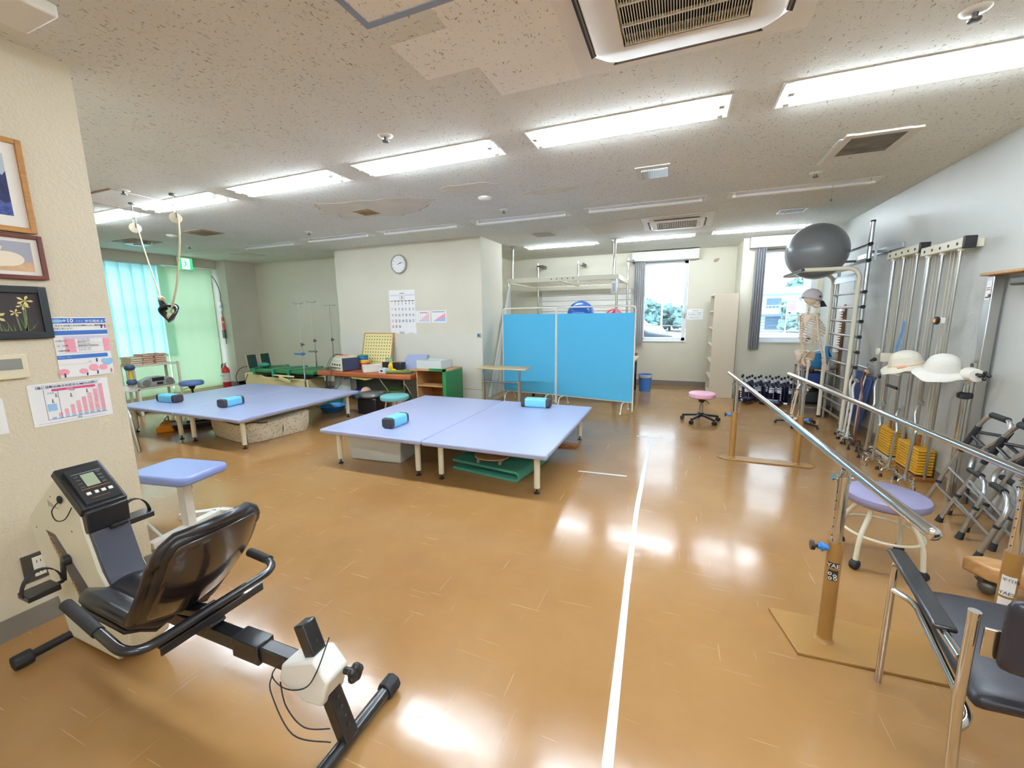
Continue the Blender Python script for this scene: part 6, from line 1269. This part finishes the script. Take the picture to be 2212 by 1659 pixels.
# ---------------------------------------------------------------- pulley weight machines
mat('weight_yellow', '#EDB22C', .45)
def pulley(y1, y0, zt, label, n, wy0, wy1, cap):
    t = thing('pulley_machine', label, 'pulley weights', (2.08, (y0+y1)/2, 0), 0, 'wall pulley weight machines')
    k = M(); k.bx(2.03, 2.10, y1, y0, zt-.035, zt+.04); tp = k.build('top_beam', 'cream_metal', t, bev=.006, world=True)
    k = M()
    for i in range(5): y = y1+.07+(y0-y1-.14)*i/4; k.cyl((2.028, y, zt), (2.031, y, zt), .012, n=12)
    k.build('hole', 'ink', tp, world=True)
    k = M(); k.bx(2.025, 2.105, y1-.025, y1, zt-.045, zt+.05); k.build('end_cap', 'black_plastic', tp, bev=.006, world=True)
    k = M(); k.bx(2.10, 2.17, y0-.06, y0-.02, zt-.03, zt+.03); k.bx(2.10, 2.17, y1+.03, y1+.07, zt-.03, zt+.03); k.build('wall_bracket', 'cream_metal', t, world=True)
    for i, (f, r) in enumerate(((.12, .011), (.52, .012), (.86, .018))):
        y = y1 + (y0-y1)*f; k = M(); k.cyl((2.06, y, .04), (2.06, y, zt-.035), r, n=12); g = k.build('guide_pole', 'alu' if i == 2 else 'steel', t, world=True)
        k = M(); k.cyl((2.06, y, zt-.055), (2.06, y, zt-.035), r+.008, n=12); k.build('pole_socket', 'cream_metal', g, world=True)
    for f in (.22, .3, .38, .66, .74): y = y1+(y0-y1)*f; k = M(); k.cyl((2.075, y, .3), (2.075, y, zt-.035), .0025, n=5); k.build('cord', 'rope', t, world=True)
    for i in range(n): k = M(); z = .045+.0265*i; k.bx(2.03, 2.15, wy0, wy1, z, z+.021); k.build('weight_plate', 'weight_yellow', t, world=True, bev=.004)
    k = M(); k.bx(2.07, 2.10, wy0+.12, wy0+.15, .045+.0265*n, .045+.0265*n+.10); k.build('weight_stem', 'wood_brown', t, world=True)
    k = M(); k.bx(2.04, 2.14, wy0+.01, wy1-.01, .03, .05+.0265*n-.012); k.build('stack_core', 'rubber', t, world=True)
    k = M(); k.bx(2.02, 2.165, wy0-.04, wy1+.08, 0, .03); k.build('base_board', 'wood_brown' if cap else 'panel_white', t, world=True, bev=.004)
    return t
pa = pulley(5.10, 5.74, 2.07, 'far wall pulley weight machine with yellow plates, next to the folded chair', 10, 5.14, 5.46, False)
pb_ = pulley(4.44, 5.06, 2.02, 'near wall pulley weight machine with yellow plates, behind the white hats', 9, 4.60, 4.98, True)
k = M(); k.bx(1.96, 2.07, 5.36, 5.40, .98, 1.07); k.cyl((1.95, 5.46, 1.08), (1.97, 5.46, 1.08), .035, n=14); k.build('pulley_slider', 'cream_metal', pa, world=True, bev=.004)
k = M(); k.tube([(1.96, 5.52, 1.0), (1.96, 5.60, .97)], .012, 8); k.ball((1.955, 5.50, .99), .02, 8, 6); k.build('clip', 'rubber', pa, world=True)
k = M(); k.tube(fillet([(1.95, 5.36, .80), (1.95, 5.36, .94), (1.95, 5.64, .94), (1.95, 5.64, .80)], .01), .005, 8); k.tube([(1.95, 5.50, .94), (1.95, 5.52, 1.0)], .004, 6); pulh = k.build('handle_frame', 'steel', pa, world=True); k = M(); k.cyl((1.95, 5.38, .80), (1.95, 5.62, .80), .014, n=12); k.build('handle_grip', 'rubber', pulh, world=True)
k = M(); k.tube(fillet([(1.93, 4.86, .78), (1.93, 4.86, .90), (1.93, 5.10, .90), (1.93, 5.10, .78)], .01), .005, 8); pulh = k.build('handle_frame', 'steel', pb_, world=True); k = M(); k.cyl((1.93, 4.88, .78), (1.93, 5.08, .78), .014, n=12); k.build('handle_grip', 'rubber', pulh, world=True)
k = M(); k.bx(1.96, 2.0, 4.97, 5.05, 1.01, 1.07); k.cyl((1.94, 5.0, 1.03), (1.96, 5.0, 1.03), .03, n=12); k.build('pulley_slider', 'cream_metal', pb_, world=True, bev=.004)
k = M(); k.bx(1.99, 2.03, 4.50, 4.60, 1.39, 1.44); k.build('height_slider', 'white_metal', pb_, world=True, bev=.006); k = M(); k.cyl((1.99, 4.515, 1.415), (1.965, 4.515, 1.415), .032, n=6); k.build('star_knob', 'black_plastic', pb_, world=True); k = M(); k.cyl((1.966, 4.515, 1.415), (1.962, 4.515, 1.415), .018, n=14); k.build('knob_cap', 'orange_plastic', pb_, world=True)
k = M(); rr_ = random.Random(5)
for i in range(5): k.tube(spline([(1.98, 5.03+.008*i, 1.40), (1.965, 5.02+.01*i, 1.25), (1.96, 5.04+rr_.uniform(-.05, .05), 1.15), (1.965, 5.05+rr_.uniform(-.03, .03), 1.02)], 6), .0035, 5)
tag(k.build('blue_cord_bundle', mat('cord_blue', '#5E8FC4', .6)), 'tangled bundle of pale blue cord hanging on the near pulley machine', 'cord')

# ---------------------------------------------------------------- canes
mat('cane_grip', '#7C7E78', .6); mat('cane_brown', '#6B3A2E', .4); mat('grip_tan', '#C98F50', .4)
def cane(x, y, h, label, ms, mg, feet='alu', rz=0, lean=.03, quad=True, tip=True, swan=1):
    t = thing('quad_cane', label, 'cane', (x, y, 0), rz, 'walking canes along the right wall')
    top = .11
    k = M()
    pts = [(0, 0, .07), (lean*.5, 0, h*.62)] + ([(lean*.8, 0, h*.66), (lean-.02, .10, h*.86), (lean, .10, h*.96), (lean, .06, h)] if swan else [(lean, 0, h)])
    k.tube(fillet(pts, .035, 5), .0115, 10); k.build('shaft', ms, t)
    y0 = .07 if swan else .05
    k = M(); k.tube([(lean, y0, h), (lean, y0-.06, h+.003), (lean, y0-.15, h)], [.014, .016, .013], 12); k.build('handle', mg, t)
    k = M(); k.cyl((0, 0, .045), (0, 0, .10), .016, n=12); b = k.build('base_hub', ms, t)
    for (a, r_) in ((.5, .14), (-.5, .14), (2.6, .10), (-2.6, .10)):
        c, s_ = math.cos(a+PI/2)*1, math.sin(a+PI/2)
        k = M(); k.tube(fillet([(0, 0, .06), (.55*r_*c, .55*r_*s_, .075), (r_*c, r_*s_, .07), (r_*c, r_*s_, .02)], .025, 4), .007, 8); lg = k.build('leg', feet, t)
        k = M(); k.cyl((r_*c, r_*s_, 0), (r_*c, r_*s_, .03), .016, .010, 10); k.build('rubber_tip', 'rubber' if tip else feet, lg)
    return t
cane(1.90, 5.92, .76, 'white quad cane with grey grip, furthest one, by the wall bars', 'white_metal', 'cane_grip', rz=-.2)
cane(1.86, 5.70, .73, 'quad cane with a pale shaft and green grey grip, left of the dark brown cane', 'white_metal', 'cane_grip', rz=-.2)
cane(1.86, 5.48, .86, 'dark brown and black quad cane with an orange wooden grip', 'cane_brown', 'grip_tan', 'black_metal', rz=-.2)
cane(1.87, 5.20, .85, 'silver quad cane with black feet and grip before the far weight stack', 'alu', 'rubber', 'black_metal', rz=-.3)
cane(1.84, 4.94, .62, 'short silver quad cane on chrome feet between the two weight stacks', 'alu', 'cane_grip', 'chrome', rz=-.3, tip=False)
cane(1.86, 4.66, .64, 'silver quad cane with a grey grip in front of the near weight stack', 'alu', 'cane_grip', 'chrome', rz=-.3)
cane(1.88, 4.40, .74, 'silver quad cane with a grey grip nearest the walking frames', 'alu', 'cane_grip', 'chrome', rz=-.3, tip=False)
# ---------------------------------------------------------------- shoulder device with the hats
t = thing('shoulder_exerciser', 'tall steel wall exerciser post with an orange wooden arm at the top', 'exerciser', (2.1, 4.15, 0))
k = M(); k.bx(2.085, 2.15, 4.12, 4.19, 0, 1.74); k.build('post', 'steel', t, bev=.006, world=True)
k = M(); k.bx(2.065, 2.09, 4.135, 4.175, .0, 1.1); k.cyl((2.05, 4.15, 0), (2.05, 4.15, .95), .02, n=12); k.build('inner_rail', 'chrome', t, world=True)
k = M(); k.bx(2.07, 2.16, 3.3, 4.26, 1.745, 1.768); k.build('wooden_arm', 'wood', t, bev=.008, world=True); k = M(); k.bx(2.08, 2.17, 3.5, 3.96, 1.66, 1.72); k.build('arm_bracket', 'dark_steel', t, bev=.015, world=True)
k = M(); k.cyl((2.078, 4.13, 1.60), (2.082, 4.13, 1.60), .012, n=12); k.build('bolt', 'dark_steel', t, world=True)
s = Sheet(t, (2.083, 4.125, 1.57), (0, 1, 0), (0, 0, 1), .055, .14, (-1, 0, 0), 'paper', .001, 'label_sticker'); s.rects([(.1, .1, .9, .16), (.1, .5, .9, .53), (.1, .6, .9, .63)], 'ink', 'print')
k = M(); k.lathe([(0, -.03), (.05, -.03), (.055, 0), (.05, .05), (.045, .08), (0, .08)], (2.05, 4.13, 1.02), (0, -1, 0), n=24); k.build('white_hub', 'white_plastic', t, world=True)
k = M(); k.cyl((2.05, 4.05, 1.03), (2.05, 3.98, 1.03), .012, n=10); [k.ball((2.05+.022*math.cos(a), 3.97, 1.03+.022*math.sin(a)), .014, 8, 6) for a in (0, 1.57, 3.14, 4.71)]; k.build('wing_knob', 'black_plastic', t, world=True)
k = M(); k.lathe([(.03, 0), (.045, .01), (.045, .04), (.03, .05)], (2.05, 4.15, .83), n=16); k.build('collar', 'black_plastic', t, world=True)
k = M(); k.cyl((2.03, 4.15, 1.0), (1.86, 4.75, .96), .014, n=10); k.build('horizontal_arm', 'chrome', t, world=True)
k = M(); k.cyl((2.06, 3.62, 1.10), (2.06, 3.40, 1.12), .012, .02, 14); k.cyl((2.06, 3.40, 1.12), (2.06, 3.1, 1.12), .02, n=14); tag(k.build('wooden_peg', 'grip_tan'), 'pointed orange wooden peg at the right edge of the picture', 'peg')
k = M(); k.bx(2.04, 2.17, 3.1, 3.14, 1.10, 1.14); o_ = k.build('handle_bracket', 'dark_steel'); o_.parent = bpy.data.objects['wooden_peg']
mat('hat_white', '#DFDCD2', .85, bump=.8, bscale=45); mat('hat_cream', '#E0D9C6', .85, bump=.8, bscale=45); mat('hat_band', '#D9B58C', .8)
def hat(x, y, z, rot, m, label, band=False, r=.16):
    t = thing('sun_hat', label, 'hat', (x, y, z), 0, 'white sun hats'); t.rotation_euler = rot
    k = M(); n = 40; vs = []; fs = []
    prf = [(0, .125), (.035, .122), (.068, .108), (.09, .08), (.102, .04), (.108, .0), (.13, -.012), (.15, -.028), (.165, -.045)]
    for (rr, h) in prf:
        for i in range(n):
            a = 2*PI*i/n; w = 1+ (.03*math.sin(5*a+1) if rr > .12 else .012*math.sin(7*a)*(rr > .04)); dz = (.014*math.sin(3*a+.5)+.006*math.sin(7*a)) * (max(0, rr-.105)/.06); vs.append((rr*w*1.08*math.cos(a), rr*w*.95*math.sin(a), h+dz))
    for i in range(len(prf)-1):
        for j in range(n): fs.append((i*n+j, (i+1)*n+j, (i+1)*n+(j+1) % n, i*n+(j+1) % n))
    k.add(vs, fs, True); k.build('crown_and_brim', m, t, solid=.004, sub=1)
    if band:
        k = M(); k.ring((0, 0, .006), .109, .007, n=40, m=6, sc=(1.08, .95)); k.build('hat_band', 'hat_band', t); k = M(); k.ball((-.03, -.106, .005), (.03, .012, .014), 10, 7); k.ball((-.055, -.10, -.002), (.012, .01, .018), 8, 6); k.build('bow', mat('bow_pink', '#E0A080', .8), t)
    return t
hat(1.88, 4.66, 1.03, (.12, -.22, -.3), 'hat_cream', 'cream sun hat with a tan band, the further of the two hats', True)
hat(1.93, 4.23, 1.04, (.22, -.12, .4), 'hat_white', 'plain white crumpled sun hat, the nearer of the two hats', r=.17)

# ---------------------------------------------------------------- walking frames
def walker(loc, rz, lean, label, splay=.12):
    t = thing('walker', label, 'walking frame', loc, rz, 'folded walking frames'); 
    L = lambda s_, x, h: (x + lean*h, -s_, h)
    for j, x in enumerate((0, splay)):
        o = .10*j
        P = [L(o-.02, x, .02), L(.10+o, x, .50), L(.16+o, x, .70), L(.22+o, x, .80), L(.42+o, x, .80), L(.47+o, x, .74), L(.36+o, x, .62), L(.26+o, x, .50), L(.28+o, x, .42), L(.44+o, x, .42), L(.52+o, x, .34), L(.50+o, x, .02)]
        k = M(); k.tube(fillet(P, .06, 6), .0135, 12); fr = k.build('side_frame', 'alu', t)
        k = M(); k.tube([L(.24+o, x, .80), L(.40+o, x, .80)], .0195, 12); k.build('upper_grip', 'rubber', fr)
        k = M(); k.tube([L(.29+o, x, .42), L(.42+o, x, .42)], .0195, 12); k.build('lower_grip', 'rubber', fr)
        k = M(); k.tube([L(.105+o, x, .50), L(.165+o, x, .70)], .018, 12); k.build('sleeve', 'rubber', fr)
        for (s_, h) in ((-.02+o, 0), (.50+o, 0)):
            k = M(); k.tube([L(s_, x, 0), L(s_, x, .05)], [.022, .016], 12); k.build('rubber_foot', 'rubber', fr)
            k = M(); q = .22; s2 = s_ + (.055 if s_ < .2+o else .01); k.tube([L(s2, x, q), L(s2, x, q+.02)], .017, 12); k.build('height_collar', 'rubber', fr)
        k = M(); k.tube([L(.065+o, x-.001, .36), L(.51+o, x-.001, .30)], .008, 8); k.tube([L(.03+o, x, .2), L(.505+o, x, .16)], .007, 8); k.build('lower_rail', 'alu', fr)
        k = M(); k.tube([L(.14+o, x, .63), L(.50+o, x, .56)], .011, 8); k.build('cross_bar', 'black_metal', fr)
    k = M(); k.tube([L(.15, 0, .66), L(.25, splay, .66)], .011, 8); k.tube([L(.12, 0, .55), L(.22, splay, .55)], .011, 8); k.build('front_hinge', 'black_metal', t)
    return t
walker((1.82, 3.95, 0), -.05, .22, 'folded silver walking frame with black grips, the further one by the wall', .11)
walker((1.88, 3.42+.40, 0), -.10, .24, 'folded silver walking frame with black grips, the nearer one by the wall', .10).location = (1.80, 3.68, 0)

# ---------------------------------------------------------------- bottles
mat('bottle_dark', '#1B1D33', .2, coat=.3); mat('bottle_label', '#D9DCE6', .6)
proto = None; r_ = random.Random(11)
rows = [('front', 7.93, [1.12, 1.24, 1.49, 1.62, 1.76]), ('middle', 8.06, [1.06, 1.18, 1.31, 1.43, 1.56, 1.69, 1.83]), ('back', 8.20, [1.10, 1.24, 1.37, 1.50, 1.63, 1.77])]
ordn = ['leftmost', 'second from the left', 'third from the left', 'fourth from the left', 'fifth from the left', 'sixth from the left', 'rightmost']
for (rw, y, xs_) in rows:
    for i, x in enumerate(xs_):
        lab = 'dark bottle with white labels, %s in the %s row' % ('rightmost' if i == len(xs_)-1 else ordn[i], rw); x += r_.uniform(-.008, .008)
        if proto is None:
            proto = thing('bottle', lab, 'bottle', (x, y, 0), .3, 'dark bottles on the floor')
            k = M(); k.lathe([(0, 0), (.050, 0), (.054, .01), (.054, .25), (.046, .29), (.018, .325), (.015, .34), (.015, .39), (0, .39)], n=20); k.build('glass', 'bottle_dark', proto)
            k = M(); k.lathe([(.0165, .39), (.017, .425), (0, .426)], n=14); k.build('cap', 'black_plastic', proto)
            k = M(); k.lathe([(.0165, .335), (.0165, .385)], n=14); k.build('neck_label', 'bottle_label', proto)
            k = M(); k.grid(lambda u, v: Vector((.0548*math.cos(-2.4+1.5*u), .0548*math.sin(-2.4+1.5*u), .17+.055*v)), 8, 1); k.grid(lambda u, v: Vector((.0548*math.cos(-2.4+1.5*u), .0548*math.sin(-2.4+1.5*u), .235+.02*v)), 8, 1); k.build('body_label', 'bottle_label', proto)
            k = M(); [k.grid(lambda u, v, q=q: Vector((.0548*math.cos(-1.2+.35*u), .0548*math.sin(-1.2+.35*u), .05+.035*q+.022*v)), 3, 1) for q in range(4)]; k.build('side_print', 'bottle_label', proto)
        else: dup(proto, (x, y, 0), r_.uniform(-.9, .9), lab)
dup(proto, (1.22, 7.60, .055), None, 'dark bottle lying on the floor, the left one of two fallen bottles', rot=(PI/2-.1, 0, -.6)).location = (1.20, 7.80, .055)
dup(proto, (1.40, 7.62, .055), None, 'dark bottle lying on the floor, the right one of two fallen bottles', rot=(PI/2, 0, 1.2)).location = (1.30, 7.72, .055)

# ---------------------------------------------------------------- skeleton
t = thing('anatomical_skeleton', 'full size anatomical skeleton model hanging on a stand by the wall bars', 'skeleton model', (1.56, 6.42, 0), .28)
k = M(); k.ball((.0, 0, 1.675), (.092, .068, .082), 22, 16); k.ball((.055, 0, 1.62), (.045, .045, .045), 14, 10); k.prism([(.02, 1.60), (.09, 1.60), (.095, 1.57), (.075, 1.545), (.02, 1.57)], -.032, .032, 'y'); k.build('skull', 'bone', t, bev=.004)
k = M(); [k.ball((.083, s_*.026, 1.645), (.012, .016, .015), 10, 8) for s_ in (-1, 1)]; k.build('eye_socket', 'hole_dark', t)
k = M(); sp = spline([(-.03, 0, 1.60), (-.03, 0, 1.50), (-.075, 0, 1.38), (-.085, 0, 1.24), (-.05, 0, 1.10), (-.035, 0, 1.02), (-.07, 0, .93)], 5)
k.tube(sp, .011, 8)
for i, p in enumerate(sp[::1]): k.ball(p, (.019, .024, .010), 10, 6); k.bar(p, p+Vector((-.035, 0, -.008)), .008, .006)
k.build('spine', 'bone', t)
k = M()
for i in range(11):
    z = 1.465-.034*i; w = .075+.055*math.sin(PI*min(1, (i+1.5)/10)); dpt = .075+.05*math.sin(PI*min(1, (i+1)/10)); open_ = 0 if i < 8 else .5*(i-7)
    for s_ in (-1, 1):
        P = [Vector((-.08+.012*math.sin(i*.3) + dpt*(1-math.cos(a))*.98, s_*w*math.sin(a)**.8, z-.075*math.sin(a*.5)**2)) for a in [(PI-open_)*q/12 for q in range(13)]]
        k.tube(P, .0058, 6)
k.tube([(.10, 0, 1.42), (.125, 0, 1.30), (.12, 0, 1.18)], .012, 8); k.build('rib_cage', 'bone', t)
for s_ in (-1, 1):
    k = M(); k.add([(-.10, s_*.05, 1.46), (-.06, s_*.16, 1.47), (-.095, s_*.085, 1.31), (-.105, s_*.055, 1.38)], [(0, 1, 2, 3)]); k.build('shoulder_blade', 'bone', t, solid=.007)
    k = M(); k.tube(spline([(.10, s_*.01, 1.44), (.06, s_*.08, 1.475), (-.03, s_*.165, 1.475)], 5), .007, 7); k.build('collar_bone', 'bone', t)
    k = M(); sh = Vector((-.02, s_*.175, 1.455)); el = Vector((.02, s_*.20, 1.15)); wr = Vector((.10, s_*.19, .92))
    k.tube([sh, sh.lerp(el, .1), sh.lerp(el, .9), el], [.019, .0105, .011, .02], 10); k.tube([el, el.lerp(wr, .5)+Vector((0, .008, 0)), wr], [.012, .008, .009], 8); k.tube([el+Vector((.012, s_*.012, 0)), el.lerp(wr, .5)+Vector((.012, -s_*.012, 0)), wr+Vector((0, -s_*.02, 0))], [.010, .006, .008], 8); ar = k.build('arm', 'bone', t)
    k = M(); k.ball(wr+Vector((.005, -s_*.008, -.02)), (.016, .024, .018), 10, 8)
    for q in range(5):
        y = s_*(.19 + (q-2)*.016 - .008); L_ = (.075, .105, .115, .105, .085)[q] if q else .07; x0 = .105
        a0 = Vector((x0, y, .90)); off = Vector((.022+.01*(q == 0), (q-2)*.008*s_, 0))
        k.tube([a0, a0+off*.8+Vector((0, 0, -.06)), a0+off*1.4+Vector((0, 0, -.06-L_*.45)), a0+off*1.3+Vector((-.012, 0, -.06-L_*.9))], [.006, .0045, .0042, .0028], 6)
    k.build('hand', 'bone', ar)
    hp = Vector((-.02, s_*.088, .87)); kn = Vector((-.01, s_*.075, .48)); an = Vector((-.06, s_*.07, .13))
    k = M(); k.ball(hp, .022, 12, 8); k.tube([hp, hp+Vector((.0, s_*.03, -.02)), hp.lerp(kn, .25)+Vector((0, s_*.015, 0)), hp.lerp(kn, .9), kn], [.012, .02, .0135, .014, .026], 10); k.build('thigh_bone', 'bone', t)
    k = M(); k.ball(kn+Vector((.03, 0, .01)), (.012, .02, .02), 8, 6); k.tube([kn+Vector((0, 0, -.02)), kn.lerp(an, .2), kn.lerp(an, .9), an], [.027, .014, .010, .017], 10); k.tube([kn+Vector((-.02, s_*.02, -.04)), kn.lerp(an, .5)+Vector((-.02, s_*.02, 0)), an+Vector((-.01, s_*.018, 0))], .006, 7); lg = k.build('lower_leg', 'bone', t)
    k = M(); k.ball(an+Vector((-.035, 0, -.035)), (.032, .02, .022), 10, 8); k.ball(an+Vector((.0, 0, -.03)), (.028, .02, .02), 10, 8)
    for q in range(5): k.tube([an+Vector((.01, 0, -.035)), an+Vector((.08, (q-2)*.013, -.05)), an+Vector((.15-.012*abs(q-1.5), (q-2)*.017, -.066))], [.010, .006, .004], 6)
    k.build('foot', 'bone', lg)
    # hip bone wing
    k = M(); k.grid(lambda u, v: Vector((-.075+.15*v*(1-.25*u), s_*(.022+.115*math.sin(u*PI*.5)**.8*(1-.15*v)), .88 + .13*math.sin(u*PI*.5+.1)-.02*(v-.5)**2*8)), 8, 8); k.tube(spline([(-.06, s_*.05, .90), (-.05, s_*.06, .83), (0, s_*.045, .815), (.045, s_*.015, .86), (.03, s_*.06, .89)], 4, closed=True), .012, 8); k.build('hip_bone', 'bone', t, solid=.009)
k = M(); k.prism([(-.045, .97), (.045, .97), (.03, .90), (0, .85), (-.03, .90)], -.095, -.07, 'x'); k.build('sacrum', 'bone', t, bev=.006)
k = M(); k.tube(fillet([(-.02, 0, .06), (-.035, 0, .90)], .02), .010, 12); k.build('stand_pole', 'steel', t)
for q in range(5): a = q*1.2566+.2; k = M(); k.bar((-.02, 0, .06), (-.02+.25*math.cos(a), .25*math.sin(a), .04), .03, .022); k.ball((-.02+.25*math.cos(a), .25*math.sin(a), .018), .018, 8, 6); k.build('stand_leg', 'black_metal', t)
k = M(); k.bx(-.06, .02, -.05, .05, .04, .075); k.build('stand_hub', 'black_metal', t)
t = thing('baseball_cap', 'light grey baseball cap with a dark navy peak on the skeleton head', 'cap', (1.56, 6.42, 1.69), .28); t.rotation_euler = (0, .25, .28)
k = M(); k.lathe([(0, .098), (.04, .094), (.08, .07), (.102, .03), (.106, -.02), (.104, -.035)], n=28); k.v = [Vector((p.x*1.08, p.y*.86, p.z)) for p in k.v]; k.build('crown', mat('cap_grey', '#C4BFC6', .8), t, solid=.003)
k = M(); k.grid(lambda u, v: Vector((.085+.10*v*math.cos((u-.5)*1.6)+.02, (u-.5)*.17*(1-.25*v*v), -.035-.055*v+.015*math.cos((u-.5)*3))), 10, 6); k.build('peak', mat('cap_navy', '#2E3350', .7), t, solid=.004)
k = M(); k.ball((.045, -.085, .01), (.016, .004, .013), 10, 6); k.build('badge', 'cap_navy', t)
